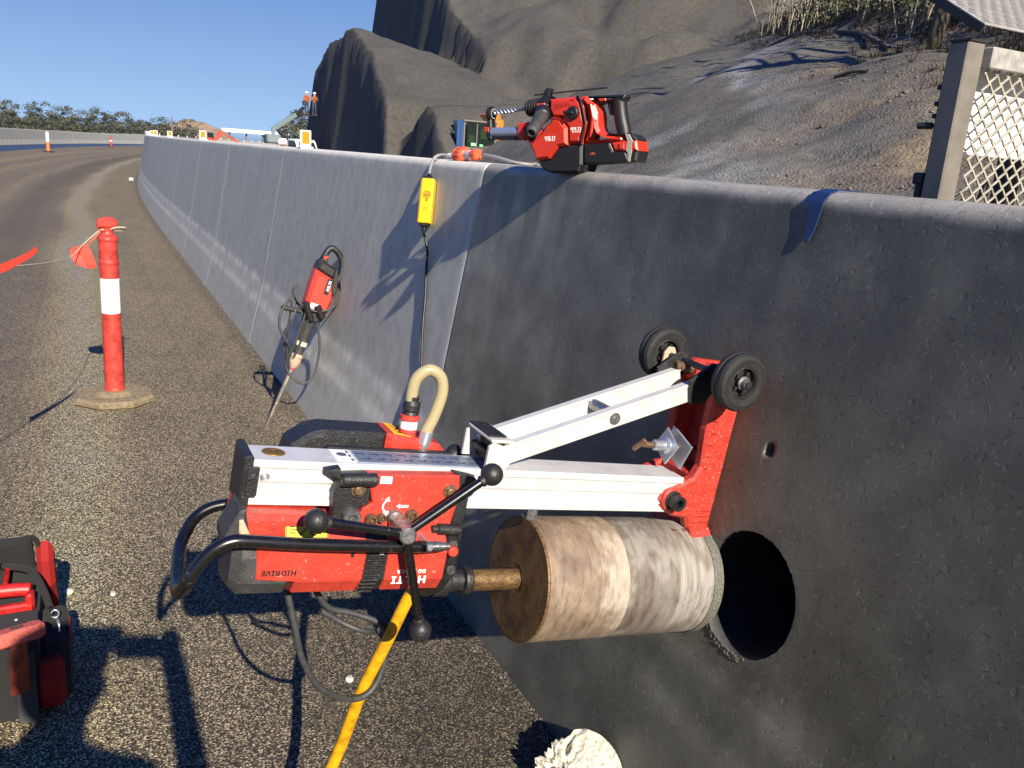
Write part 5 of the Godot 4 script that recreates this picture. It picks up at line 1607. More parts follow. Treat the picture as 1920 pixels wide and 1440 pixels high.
	g.beam(Vector3(0.05, 0.1605, 0.0465), Vector3(0.0625, 0.144, 0.0455), Vector3(0, 0, 1), 0.003, 0.0035)
	g.beam(Vector3(0.057, 0.163, 0.0405), Vector3(0.065, 0.148, 0.0405), Vector3(0, 0, 1), 0.003, 0.003)
	obj("seam_shadow_gap", g, M.dark_red, d)
	g = Geo.new()
	g.xf = Transform3D(Basis(Vector3.RIGHT, PI / 2), Vector3(0.090, 0.176, 0.039))
	g.lathe([Vector2(0.0, 0.011), Vector2(0.016, 0.010), Vector2(0.0185, 0.008), Vector2(0.020, 0.0)], 28)
	g.box(Vector3(-0.011, 0.012, 0), Vector3(0.034, 0.006, 0.0085), 0.002)
	obj("mode_dial", g, M.black_clean, d)
	# chuck with ribbed bellows
	var axis := Geo.aim(Vector3(-0.102, 0.187, 0), Vector3(-0.005, 0.1935, 0))
	g = Geo.new()
	g.xf = axis
	var pr := [Vector2(0, 0), Vector2(0.006, 0.0), Vector2(0.010, 0.002), Vector2(0.019, 0.006)]
	for k in 5:
		var y := 0.010 + k * 0.010
		pr.append_array([Vector2(0.0225 + k * 0.0009, y), Vector2(0.0245 + k * 0.0009, y + 0.003), Vector2(0.0245 + k * 0.0009, y + 0.006), Vector2(0.0215 + k * 0.0009, y + 0.0075)])
	pr.append_array([Vector2(0.029, 0.062), Vector2(0.030, 0.075), Vector2(0.028, 0.1)])
	g.lathe(pr, 28)
	obj("chuck", g, M.black_clean, d)
	# clamp band with side grip
	g = Geo.new()
	g.xf = axis
	g.lathe([Vector2(0.030, 0.066), Vector2(0.0345, 0.067), Vector2(0.0345, 0.088), Vector2(0.030, 0.089)], 28)
	g.xf = Transform3D()
	g.prism([Vector2(-0.040, 0.205), Vector2(-0.022, 0.212), Vector2(-0.012, 0.245), Vector2(-0.028, 0.247), Vector2(-0.036, 0.235)], -0.012, 0.012, 0.003)
	g.prism([Vector2(-0.035, 0.200), Vector2(-0.005, 0.2), Vector2(0.0, 0.165), Vector2(-0.03, 0.165)], 0.015, 0.034, 0.004)
	obj("clamp_band", g, M.black_clean, d)
	g = Geo.new()
	g.cyl(Vector3(-0.018, 0.178, 0.032), Vector3(-0.004, 0.160, 0.062), 0.024, 24, 0.003)
	obj("grip_collar", g, M.black_clean, d)
	g = Geo.new()
	g.xf = Geo.aim(Vector3(-0.010, 0.168, 0.048), Vector3(0.022, 0.110, 0.150))
	g.lathe([Vector2(0.0, 0.0), Vector2(0.021, 0.002), Vector2(0.0215, 0.02), Vector2(0.019, 0.055), Vector2(0.0175, 0.085), Vector2(0.019, 0.110), Vector2(0.018, 0.117), Vector2(0.011, 0.120), Vector2(0.010, 0.105), Vector2(0.0, 0.105)], 24, true)
	obj("side_grip", g, M.grey_black, d)
	slab.call("clamp_pad", [Vector2(-0.040, 0.199), Vector2(-0.012, 0.201), Vector2(-0.008, 0.192), Vector2(-0.036, 0.189)], 0.03, 0.04, 0.002, M.red_new)
	# spiral bit
	g = Geo.new()
	g.cyl(Vector3(-0.222, 0.172, 0), Vector3(-0.135, 0.182, 0), 0.0042, 10)
	g.cyl(Vector3(-0.135, 0.182, 0), Vector3(-0.10, 0.187, 0), 0.0055, 12)
	obj("drill_bit", g, M.steel, d)
	g = Geo.new()
	for hh in 2:
		var pts := []
		for k in 41:
			var f := k / 40.0
			var a := f * TAU * 3.4 + hh * PI
			pts.append(Vector3(-0.225, 0.1717, 0).lerp(Vector3(-0.135, 0.182, 0), f) + Vector3(0, cos(a), sin(a)) * 0.0052)
		g.tube(pts, 0.0026, 7)
	obj("bit_flute", g, M.zinc, d.get_node("drill_bit"))
	# dust nozzle: post, ring, tube
	g = Geo.new()
	g.xf = Transform3D(Basis(Vector3(0, -1, 0), Vector3(1, 0, 0), Vector3(0, 0, 1)), Vector3(-0.232, 0.168, 0))
	g.lathe([Vector2(0.011, -0.007), Vector2(0.021, -0.006), Vector2(0.0225, 0.0), Vector2(0.021, 0.007), Vector2(0.012, 0.008), Vector2(0.011, -0.007)], 26)
	g.xf = Transform3D()
	g.prism([Vector2(-0.240, 0.15), Vector2(-0.223, 0.152), Vector2(-0.219, 0.125), Vector2(-0.217, 0.092), Vector2(-0.232, 0.088), Vector2(-0.240, 0.10)], -0.014, 0.014, 0.004)
	obj("dust_nozzle", g, M.black_clean, d)
	g = Geo.new()
	g.xf = Transform3D(Basis(Vector3(0, -1, 0), Vector3(1, 0, 0), Vector3(0, 0, 1)), Vector3(-0.2235, 0.169, 0))
	g.lathe([Vector2(0.0125, 0.0), Vector2(0.0155, 0.001), Vector2(0.0155, 0.002), Vector2(0.0125, 0.002)], 22)
	obj("nozzle_seal", g, mat(Color(0.55, 0.55, 0.54), 0.6), d)
	slab.call("nozzle_catch", [Vector2(-0.247, 0.127), Vector2(-0.228, 0.127), Vector2(-0.227, 0.112), Vector2(-0.246, 0.112)], -0.012, 0.016, 0.002, M.red_new)
	g = Geo.new()
	g.cyl(Vector3(-0.222, 0.1115, 0.002), Vector3(-0.100, 0.118, 0.002), 0.0155, 24, 0.001)
	obj("slide_tube", g, mat(Color(0.56, 0.60, 0.70), 0.3, 0.6), d)
	slab.call("tube_holder", [Vector2(-0.118, 0.142), Vector2(-0.075, 0.147), Vector2(-0.062, 0.148), Vector2(-0.060, 0.137), Vector2(-0.088, 0.130), Vector2(-0.086, 0.092), Vector2(-0.112, 0.098)], -0.02, 0.022, 0.004, M.red_new)
	g = Geo.new()
	g.beam(Vector3(-0.23, 0.094, 0.0), Vector3(-0.085, 0.098, 0.0), Vector3.UP, 0.008, 0.02, 0.002)
	obj("slide_rail", g, M.black_clean, d)
	g = Geo.new()
	g.cyl(Vector3(-0.074, 0.2265, 0.0), Vector3(0.172, 0.2505, 0.0), 0.0026, 10)
	obj("depth_rod", g, M.post_dark, d)
	slab.call("type_label", [Vector2(0.1555, 0.182), Vector2(0.1665, 0.181), Vector2(0.1685, 0.160), Vector2(0.1595, 0.160)], 0.0355, 0.0375, 0.0003, M.label_white)
	var tilt := Basis(Vector3(0, 0, 1), 0.06)
	text("maker_logo", "HILTI", 0.0112, M.white, db, Transform3D(tilt, Vector3(0.021, 0.1035, 0.0463)), true, 1.3)
	text("dust_model", "TE DRS-6-A", 0.0062, M.white, db, Transform3D(tilt, Vector3(0.022, 0.0965, 0.0463)), true, 1.0)
	text("maker_logo", "HILTI", 0.0112, M.white, mh, Transform3D(tilt, Vector3(0.103, 0.1325, 0.0404)), true, 1.25)
	text("drill_model", "TE 6-A36", 0.0066, M.white, mh, Transform3D(tilt, Vector3(0.105, 0.1245, 0.0404)), true, 1.1)
	text("reduction_text", "AVR", 0.006, M.dark_red, mh, Transform3D(tilt, Vector3(0.083, 0.2115, 0.0404)), true, 1.2)
	text("battery_text", "CPC", 0.0075, mat(Color(0.85, 0.35, 0.2), 0.5), d.get_node("battery"), Transform3D(tilt, Vector3(0.166, 0.066, 0.0387)), true, 1.15)

# extension lead: orange plug pair on the barrier top, yellow safety switch box, black cable down to the rig
func lead() -> void:
	var t := thing("extension_lead", "black extension lead with orange plug and yellow switch box hanging down the barrier", "extension lead")
	var g := Geo.new()
	var a := Vector3(-3.27, 1.449, -0.315); var b := Vector3(-2.985, 1.462, -0.34)
	g.xf = Geo.aim(a, b)
	g.lathe([Vector2(0, 0), Vector2(0.009, 0.0), Vector2(0.0105, 0.004), Vector2(0.0105, 0.026), Vector2(0.0, 0.027)], 18)
	obj("plug_tail", g, M.white, t)
	g = Geo.new(); g.xf = Geo.aim(a, b)
	g.lathe([Vector2(0.011, 0.027), Vector2(0.016, 0.045), Vector2(0.023, 0.072), Vector2(0.0235, 0.09)], 22)
	g.lathe([Vector2(0.021, 0.145), Vector2(0.021, 0.185), Vector2(0.018, 0.2), Vector2(0.018, 0.22)], 22)
	obj("clear_shell", g, M.clear, t)
	g = Geo.new(); g.xf = Geo.aim(a, b)
	g.lathe([Vector2(0.006, 0.03), Vector2(0.010, 0.07), Vector2(0.014, 0.088)], 14)
	g.lathe([Vector2(0.013, 0.146), Vector2(0.012, 0.2), Vector2(0.01, 0.22)], 14)
	obj("plug_core", g, M.steel, t)
	g = Geo.new(); g.xf = Geo.aim(a, b)
	g.lathe([Vector2(0.0, 0.084), Vector2(0.027, 0.085), Vector2(0.033, 0.089), Vector2(0.033, 0.098), Vector2(0.0305, 0.10), Vector2(0.0305, 0.104), Vector2(0.033, 0.106), Vector2(0.031, 0.138), Vector2(0.026, 0.146), Vector2(0.0, 0.146)], 26)
	for k in 14:
		var an := k * TAU / 14.0
		g.box(Vector3(cos(an) * 0.0325, 0.121, sin(an) * 0.0325), Vector3(0.004, 0.028, 0.004), 0.001)
	obj("locking_ring", g, M.orange_plug, t)
	g = Geo.new(); g.xf = Geo.aim(a, b)
	g.lathe([Vector2(0.0, 0.214), Vector2(0.021, 0.215), Vector2(0.022, 0.222), Vector2(0.021, 0.245), Vector2(0.015, 0.252), Vector2(0.0, 0.252)], 22)
	obj("socket_cap", g, M.orange_plug, t)
	g = Geo.new()
	g.tube(spline([Vector3(-2.99, 1.462, -0.34), Vector3(-2.90, 1.455, -0.36), Vector3(-2.82, 1.442, -0.39), Vector3(-2.79, 1.438, -0.44), Vector3(-2.84, 1.438, -0.50), Vector3(-2.86, 1.40, -0.545), Vector3(-2.86, 1.0, -0.57)], 6), 0.0065, 10)
	obj("supply_cable", g, M.cable_pale, t)
	# yellow box
	var top := Vector3(-3.245, 1.362, -0.225); var bot := Vector3(-3.195, 1.165, -0.193)
	g = Geo.new()
	g.tube(spline([Vector3(-3.268, 1.449, -0.315), Vector3(-3.295, 1.451, -0.292), Vector3(-3.30, 1.437, -0.265), Vector3(-3.285, 1.405, -0.245), Vector3(-3.255, 1.372, -0.228), top], 6), 0.0062, 10)
	obj("upper_cable", g, M.cable_pale, t)
	g = Geo.new()
	var y := (top - bot).normalized()
	var x := y.cross(Vector3(0.82, 0, 0.57)).normalized()
	g.xf = Transform3D(Basis(x, y, x.cross(y)), (top + bot) / 2.0)
	var L := top.distance_to(bot)
	g.xf.basis = g.xf.basis.rotated(y, 0.0)
	var kxf := g.xf
	g.xf = kxf * Transform3D(Basis(Vector3(1, 0, 0), Vector3(0, 0, -1), Vector3(0, 1, 0)), Vector3.ZERO)
	g.prism([Vector2(-0.027, -0.018), Vector2(-0.019, -0.024), Vector2(0.019, -0.024), Vector2(0.027, -0.018), Vector2(0.027, 0.016), Vector2(0.018, 0.024), Vector2(-0.018, 0.024), Vector2(-0.027, 0.016)], -L / 2.0 + 0.012, L / 2.0 - 0.012, 0.003)
	obj("switch_box", g, M.yellow, t)
	var sb := t.get_node("switch_box")
	g = Geo.new(); g.xf = kxf
	g.box(Vector3(0, L / 2.0 - 0.008, 0), Vector3(0.036, 0.016, 0.032), 0.004)
	g.box(Vector3(0, -L / 2.0 + 0.008, 0), Vector3(0.036, 0.016, 0.032), 0.004)
	g.cyl(Vector3(0, -L / 2.0, 0), Vector3(0, -L / 2.0 - 0.022, 0), 0.012, 16, 0.002, 0.008)
	g.cyl(Vector3(0, L / 2.0, 0), Vector3(0, L / 2.0 + 0.012, 0), 0.011, 16, 0.002, 0.008)
	obj("cable_gland", g, M.cable_black, t)
	g = Geo.new(); g.xf = kxf * Transform3D(Basis(Vector3.RIGHT, PI / 2) * Basis(), Vector3(0.003, 0.024, 0.0235))
	g.lathe([Vector2(0, 0.001), Vector2(0.013, 0.001), Vector2(0.014, 0.003), Vector2(0.016, 0.003), Vector2(0.017, 0.0)], 22)
	g.box(Vector3(0.0, 0.003, 0.0), Vector3(0.02, 0.004, 0.006), 0.001)
	obj("test_button", g, mat(Color(0.62, 0.50, 0.05), 0.5), sb)
	g = Geo.new(); g.xf = kxf
	g.ball(Vector3(0.004, 0.002, 0.0235), 0.005, 10)
	for k in 3: g.box(Vector3(0.0, -0.028 - 0.006 * k, 0.0242), Vector3(0.026 - 0.004 * k, 0.0014, 0.0006))
	obj("box_print", g, mat(Color(0.42, 0.33, 0.05), 0.5), sb)
	g = Geo.new()
	g.tube(spline([bot + Vector3(0.003, -0.02, 0.004), Vector3(-3.165, 1.08, -0.198), Vector3(-3.150, 1.01, -0.192), Vector3(-3.10, 0.88, -0.172), Vector3(-3.075, 0.80, -0.158), Vector3(-3.03, 0.70, -0.14), Vector3(-3.00, 0.625, -0.128), Vector3(-3.02, 0.52, -0.106), Vector3(-3.06, 0.42, -0.085), Vector3(-3.05, 0.25, -0.04), Vector3(-2.9, 0.05, 0.03), Vector3(-2.6, 0.01, 0.10), Vector3(-2.2, 0.01, 0.16)], 8), 0.0058, 10)
	obj("lower_cable", g, M.cable_black, t)

# breaker leaning against the barrier, point on the road
func breaker() -> void:
	var yv := Vector3(-0.05, 0.943, -0.333).normalized()
	var zv := Vector3(1, 0, 0).cross(yv).normalized()
	var t := thing("breaker", "dusty red chisel hammer leaning on the barrier, its point on the road", "chisel hammer", Transform3D(Basis(yv.cross(zv), yv, zv).orthonormalized(), Vector3(-4.33, 0.0, 0.228)))
	var g := Geo.new()
	g.xf = Transform3D(Basis(Vector3(1, 0, 0), Vector3(0, 1, -0.09), Vector3(0, 0, 1)), Vector3.ZERO)
	g.lathe([Vector2(0.001, -0.012), Vector2(0.0085, 0.05), Vector2(0.0105, 0.16), Vector2(0.0125, 0.29), Vector2(0.0125, 0.36)], 8)
	obj("chisel", g, M.bare_steel, t)
	g = Geo.new()
	g.xf = Transform3D(Basis(), Vector3(0, 0.33, -0.032))
	g.lathe([Vector2(0.0, 0.0), Vector2(0.018, 0.0), Vector2(0.026, 0.018), Vector2(0.031, 0.035), Vector2(0.028, 0.04), Vector2(0.031, 0.046), Vector2(0.028, 0.052), Vector2(0.032, 0.06), Vector2(0.03, 0.075), Vector2(0.024, 0.08)], 22)
	obj("tool_collar", g, mat(Color(0.66, 0.58, 0.50), 0.85), t)
	g = Geo.new()
	g.cyl(Vector3(0, 0.322, -0.030), Vector3(0, 0.334, -0.031), 0.017, 14)
	obj("collar_ring", g, M.post_red, t)
	g = Geo.new()
	g.xf = Transform3D(Basis(), Vector3(0, 0.405, -0.032))
	g.lathe([Vector2(0.026, 0.0), Vector2(0.027, 0.05), Vector2(0.031, 0.052), Vector2(0.031, 0.085), Vector2(0.028, 0.09), Vector2(0.033, 0.15), Vector2(0.043, 0.21), Vector2(0.05, 0.25)], 22)
	obj("barrel", g, M.grey_black, t)
	g = Geo.new()
	g.xf = Transform3D(Basis(), Vector3(0, 0.455, -0.032))
	g.lathe([Vector2(0.0315, 0.0), Vector2(0.0325, 0.002), Vector2(0.0325, 0.022), Vector2(0.0315, 0.024)], 22)
	obj("white_band", g, M.pale_stone, t)
	var slab := func(called: String, poly: Array, hw: float, bev: float, m: Material) -> Node:
		var q := Geo.new()
		q.xf = Transform3D(Basis(Vector3(0, 0, 1), Vector3(0, 1, 0), Vector3(-1, 0, 0)), Vector3.ZERO)
		q.prism(poly, -hw, hw, bev)
		return obj(called, q, m, t)
	# outlines in (z, y)
	var body: Node = slab.call("motor_body", [Vector2(0.020, 0.645), Vector2(0.030, 0.70), Vector2(0.034, 0.80), Vector2(0.033, 0.872), Vector2(-0.075, 0.845), Vector2(-0.098, 0.80), Vector2(-0.106, 0.72), Vector2(-0.098, 0.655), Vector2(-0.06, 0.632)], 0.052, 0.018, M.red)
	slab.call("front_neck", [Vector2(0.018, 0.648), Vector2(-0.06, 0.635), Vector2(-0.098, 0.658), Vector2(-0.088, 0.615), Vector2(-0.05, 0.595), Vector2(0.0, 0.60)], 0.045, 0.008, M.black)
	slab.call("motor_cap", [Vector2(0.033, 0.868), Vector2(0.028, 0.91), Vector2(0.018, 0.925), Vector2(-0.07, 0.905), Vector2(-0.078, 0.843)], 0.050, 0.014, M.black)
	slab.call("rear_grip_root", [Vector2(0.018, 0.922), Vector2(0.005, 0.955), Vector2(-0.012, 0.955), Vector2(-0.02, 0.915)], 0.03, 0.006, M.grey_black)
	g = Geo.new()
	g.tube(spline([Vector3(0, 0.93, 0.005), Vector3(0, 0.985, -0.008), Vector3(0, 1.000, -0.030), Vector3(0, 0.985, -0.065), Vector3(0, 0.95, -0.098), Vector3(0, 0.90, -0.112), Vector3(0, 0.84, -0.108), Vector3(0, 0.80, -0.095)], 5), 0.0165, 12)
	obj("rear_handle", g, M.black, t)
	slab.call("switch_arm", [Vector2(-0.078, 0.90), Vector2(-0.06, 0.90), Vector2(-0.075, 0.79), Vector2(-0.10, 0.76), Vector2(-0.108, 0.80)], 0.056, 0.004, M.black)
	slab.call("red_tab", [Vector2(0.012, 0.945), Vector2(-0.012, 0.957), Vector2(-0.014, 0.94), Vector2(0.010, 0.93)], 0.034, 0.002, M.post_red)
	g = Geo.new()
	g.box(Vector3(0.0525, 0.68, -0.02), Vector3(0.002, 0.03, 0.045), 0.0005)
	obj("white_sticker", g, M.label_white, body)
	g = Geo.new()
	for k in 4: g.box(Vector3(0.0538, 0.688, -0.034 + 0.008 * k), Vector3(0.0006, 0.005, 0.005))
	obj("sticker_print", g, mat(Color(0.4, 0.35, 0.2), 0.6), body)
	g = Geo.new()
	g.box(Vector3(0.0525, 0.80, -0.055), Vector3(0.002, 0.085, 0.026), 0.0005)
	obj("type_plate", g, M.ink, body)
	var side := Basis(Vector3(0, 0.97, 0.24), Vector3(0, -0.24, 0.97) * 1.0, Vector3(1, 0, 0))
	text("maker_logo", "HILTI", 0.020, M.label_white, body, Transform3D(Basis(Vector3(0, 1, 0), Vector3(0, 0, 1), Vector3(1, 0, 0)), Vector3(0.054, 0.805, -0.058)), true, 1.1)
	# side handle: flat loop sticking out over the road
	g = Geo.new()
	g.xf = Transform3D(Basis(Vector3.RIGHT, 0.12), Vector3(0, 0.635, 0))
	g.box(Vector3(0, 0, 0.075), Vector3(0.045, 0.026, 0.115), 0.010)
	g.box(Vector3(0, -0.004, 0.01), Vector3(0.03, 0.03, 0.05), 0.006)
	obj("side_handle", g, M.grey_black, t)
	# coiled cord hung over the side handle
	var w2l := t.transform.affine_inverse()
	var loops := [
		[Vector3(-4.36, 0.665, 0.10), Vector3(-4.33, 0.60, 0.155), Vector3(-4.32, 0.52, 0.16), Vector3(-4.31, 0.45, 0.125), Vector3(-4.32, 0.40, 0.11), Vector3(-4.34, 0.33, 0.128), Vector3(-4.33, 0.26, 0.105), Vector3(-4.30, 0.222, 0.05), Vector3(-4.30, 0.25, -0.005), Vector3(-4.31, 0.33, -0.035), Vector3(-4.32, 0.45, -0.048), Vector3(-4.33, 0.55, -0.03), Vector3(-4.33, 0.60, -0.01)],
		[Vector3(-4.35, 0.655, 0.065), Vector3(-4.33, 0.58, 0.085), Vector3(-4.33, 0.48, 0.115), Vector3(-4.33, 0.38, 0.122), Vector3(-4.34, 0.31, 0.12)],
		[Vector3(-4.33, 0.655, 0.03), Vector3(-4.32, 0.60, 0.028), Vector3(-4.32, 0.52, 0.055), Vector3(-4.32, 0.43, 0.085), Vector3(-4.33, 0.35, 0.118)],
		[Vector3(-4.33, 0.655, 0.02), Vector3(-4.31, 0.61, 0.008), Vector3(-4.31, 0.54, 0.022), Vector3(-4.31, 0.46, 0.05), Vector3(-4.32, 0.36, 0.09)],
		[Vector3(-4.33, 0.64, 0.055), Vector3(-4.34, 0.69, 0.085), Vector3(-4.34, 0.73, 0.082), Vector3(-4.34, 0.745, 0.066), Vector3(-4.33, 0.72, 0.06), Vector3(-4.32, 0.68, 0.075), Vector3(-4.31, 0.64, 0.04), Vector3(-4.30, 0.61, -0.03), Vector3(-4.30, 0.63, -0.11), Vector3(-4.30, 0.69, -0.155), Vector3(-4.32, 0.78, -0.16)],
		[Vector3(-4.36, 0.655, 0.09), Vector3(-4.37, 0.56, 0.10), Vector3(-4.37, 0.44, 0.125), Vector3(-4.36, 0.34, 0.125)]]
	for l in loops:
		g = Geo.new()
		g.tube(spline(l.map(func(p): return w2l * p), 7), 0.0062, 8)
		obj("cord_loop", g, M.cable_grey, t)
	g = Geo.new()
	g.cyl(w2l * Vector3(-4.31, 0.66, 0.03), w2l * Vector3(-4.31, 0.56, 0.0), 0.018, 12, 0.004)
	g.cyl(w2l * Vector3(-4.31, 0.64, -0.03), w2l * Vector3(-4.31, 0.57, -0.06), 0.02, 12, 0.004)
	obj("plug", g, M.black_clean, t)

func bollards() -> void:
	var p := Vector3(-4.95, 0, 0.945)
	var lean := Basis(Vector3(0.44, 0, -0.9).cross(Vector3.UP).normalized(), -0.012)
	var t := thing("bollard", "red and white plastic bollard on a dusty rubber foot, rope tied round its head", "bollard", Transform3D(lean, p), "bollards on the road")
	var g := Geo.new()
	var oct := []
	for k in 8:
		var a := TAU * (k + 0.5) / 8.0
		oct.append(Vector2(cos(a), sin(a)) * 0.215)
	g.xf = Transform3D(Basis(Vector3.RIGHT, -PI / 2), Vector3.ZERO)
	g.prism(oct, 0.0, 0.045, 0.012)
	g.xf = Transform3D()
	g.lathe([Vector2(0.115, 0.04), Vector2(0.085, 0.062), Vector2(0.075, 0.066), Vector2(0.03, 0.066)], 28, true)
	obj("rubber_foot", g, M.dusty, t)
	var tubep := func(a: float, b: float) -> Array: return [Vector2(0.049, a), Vector2(0.047, b)]
	g = Geo.new()
	g.lathe([Vector2(0.0525, 0.06), Vector2(0.0525, 0.075), Vector2(0.050, 0.08), Vector2(0.048, 0.50)], 32)
	obj("shaft", g, M.post_red, t)
	g = Geo.new()
	g.lathe([Vector2(0.0475, 0.69), Vector2(0.0475, 0.76), Vector2(0.050, 0.768), Vector2(0.051, 0.776), Vector2(0.050, 0.784), Vector2(0.0465, 0.79), Vector2(0.0465, 0.885), Vector2(0.050, 0.892), Vector2(0.051, 0.90), Vector2(0.0485, 0.912), Vector2(0.033, 0.925), Vector2(0.029, 0.94), Vector2(0.029, 0.955), Vector2(0.034, 0.962), Vector2(0.0, 0.965)], 32)
	obj("shaft", g, M.post_red, t)
	g = Geo.new()
	g.lathe([Vector2(0.0478, 0.50), Vector2(0.0486, 0.502), Vector2(0.0484, 0.688), Vector2(0.0476, 0.69)], 32)
	obj("reflective_sleeve", g, M.post_white, t)
	g = Geo.new()
	g.xf = Transform3D(Basis(Vector3.UP, PI / 2 + 0.25), Vector3.ZERO)
	g.prism([Vector2(-0.05, 0.958), Vector2(0.05, 0.958), Vector2(0.052, 0.985), Vector2(0.044, 1.005), Vector2(0.02, 1.014), Vector2(-0.02, 1.014), Vector2(-0.044, 1.005), Vector2(-0.052, 0.985)], -0.016, 0.016, 0.008)
	obj("grip_head", g, M.post_red, t)
	# rope of flags
	var r := thing("flag_rope", "thin rope with torn red flags tied to the bollard head", "rope")
	var hd := p + Vector3(0.0, 0.945, 0.0)
	g = Geo.new()
	g.tube(spline([hd + Vector3(0.03, 0.0, 0.03), p + Vector3(0.04, 0.905, 0.075), p + Vector3(0.06, 0.872, 0.11), p + Vector3(0.3, 0.835, 0.17), Vector3(-4.2, 0.88, 1.15), Vector3(-3.6, 0.945, 1.24), Vector3(-3.1, 1.0, 1.36), Vector3(-2.3, 1.06, 1.62)], 8), 0.0026, 7)
	obj("cord", g, M.rope, r)
	for k in 3:
		g = Geo.new()
		var pts := []
		for q in 13:
			var a := TAU * q / 12.0
			pts.append(hd + Vector3(cos(a) * 0.032, -0.004 + k * 0.006 + 0.004 * sin(a * 2.0 + k), sin(a) * 0.032))
		g.tube(pts, 0.003, 6)
		obj("knot_turn", g, M.rope if k == 1 else M.flag, r)
	g = Geo.new()
	g.tube(spline([hd + Vector3(0.03, 0.004, -0.01), hd + Vector3(0.02, 0.018, -0.06), hd + Vector3(0.0, 0.014, -0.10), hd + Vector3(-0.02, -0.002, -0.085), hd + Vector3(0.015, 0.0, -0.02)], 6), 0.0035, 7)
	obj("rope_end", g, M.rope, r)
	var rag := func(called: String, rows: Array) -> void:
		var q := Geo.new()
		for i in rows.size() - 1:
			var a: Array = rows[i]; var b: Array = rows[i + 1]
			for k in a.size() - 1:
				q.quad(a[k], a[k + 1], b[k + 1], b[k])
				q.quad(a[k] + Vector3(0.001, 0.0006, 0), b[k] + Vector3(0.001, 0.0006, 0), b[k + 1] + Vector3(0.001, 0.0006, 0), a[k + 1] + Vector3(0.001, 0.0006, 0))
		obj(called, q, M.flag, r)
	var f0 := p + Vector3(0.05, 0.875, 0.09)
	rag.call("flag", [[f0 + Vector3(0, 0.0, 0.0), f0 + Vector3(0.0, -0.01, 0.035), f0 + Vector3(0.0, -0.022, 0.075)], [f0 + Vector3(0.03, -0.05, -0.022), f0 + Vector3(0.045, -0.055, 0.03), f0 + Vector3(0.03, -0.052, 0.082)], [f0 + Vector3(0.04, -0.095, -0.035), f0 + Vector3(0.07, -0.098, 0.015), f0 + Vector3(0.05, -0.078, 0.072)], [f0 + Vector3(0.045, -0.118, -0.038), f0 + Vector3(0.075, -0.118, 0.0), f0 + Vector3(0.06, -0.1, 0.055)]])
	rag.call("flag", [[hd + Vector3(0.032, 0.005, 0.02), hd + Vector3(0.035, -0.018, 0.03)], [f0 + Vector3(-0.01, 0.03, -0.03), f0 + Vector3(-0.0, 0.0, -0.01)], [f0 + Vector3(-0.01, 0.01, -0.01), f0 + Vector3(0.0, -0.012, 0.01)]])
	rag.call("flag", [[Vector3(-3.50, 1.028, 1.195), Vector3(-3.50, 1.008, 1.192)], [Vector3(-3.44, 1.010, 1.225), Vector3(-3.44, 0.992, 1.215)], [Vector3(-3.32, 0.992, 1.285), Vector3(-3.30, 0.966, 1.28)], [Vector3(-3.10, 0.985, 1.40), Vector3(-3.06, 0.955, 1.39)]])
	# two more far down the road
	for k in 2:
		var q: Vector3 = [Vector3(-60.1, 0, 3.06), Vector3(-93.8, 0, -1.29)][k]
		var t2 := thing("bollard", ["orange and white bollard far along the road beside the dark strip", "small red bollard farthest along the road before the far barrier"][k], "bollard", Transform3D(Basis(), q), "bollards on the road")
		g = Geo.new()
		g.lathe([Vector2(0.3, 0.0), Vector2(0.3, 0.05), Vector2(0.1, 0.08), Vector2(0, 0.08)], 16)
		obj("rubber_foot", g, M.post_dark, t2)
		g = Geo.new()
		g.lathe([Vector2(0.10, 0.06), Vector2(0.09, 0.62 if k == 0 else 1.05), Vector2(0, 0.62 if k == 0 else 1.05)], 16)
		obj("shaft", g, mat(Color(0.96, 0.45, 0.22), 0.5) if k == 0 else M.post_red, t2)
		g = Geo.new()
		g.lathe([Vector2(0.092, 0.6), Vector2(0.09, 1.12), Vector2(0.06, 1.18), Vector2(0, 1.2)] if k == 0 else [Vector2(0.1, 0.55), Vector2(0.1, 0.68)], 16)
		obj("reflective_sleeve", g, M.post_white, t2)

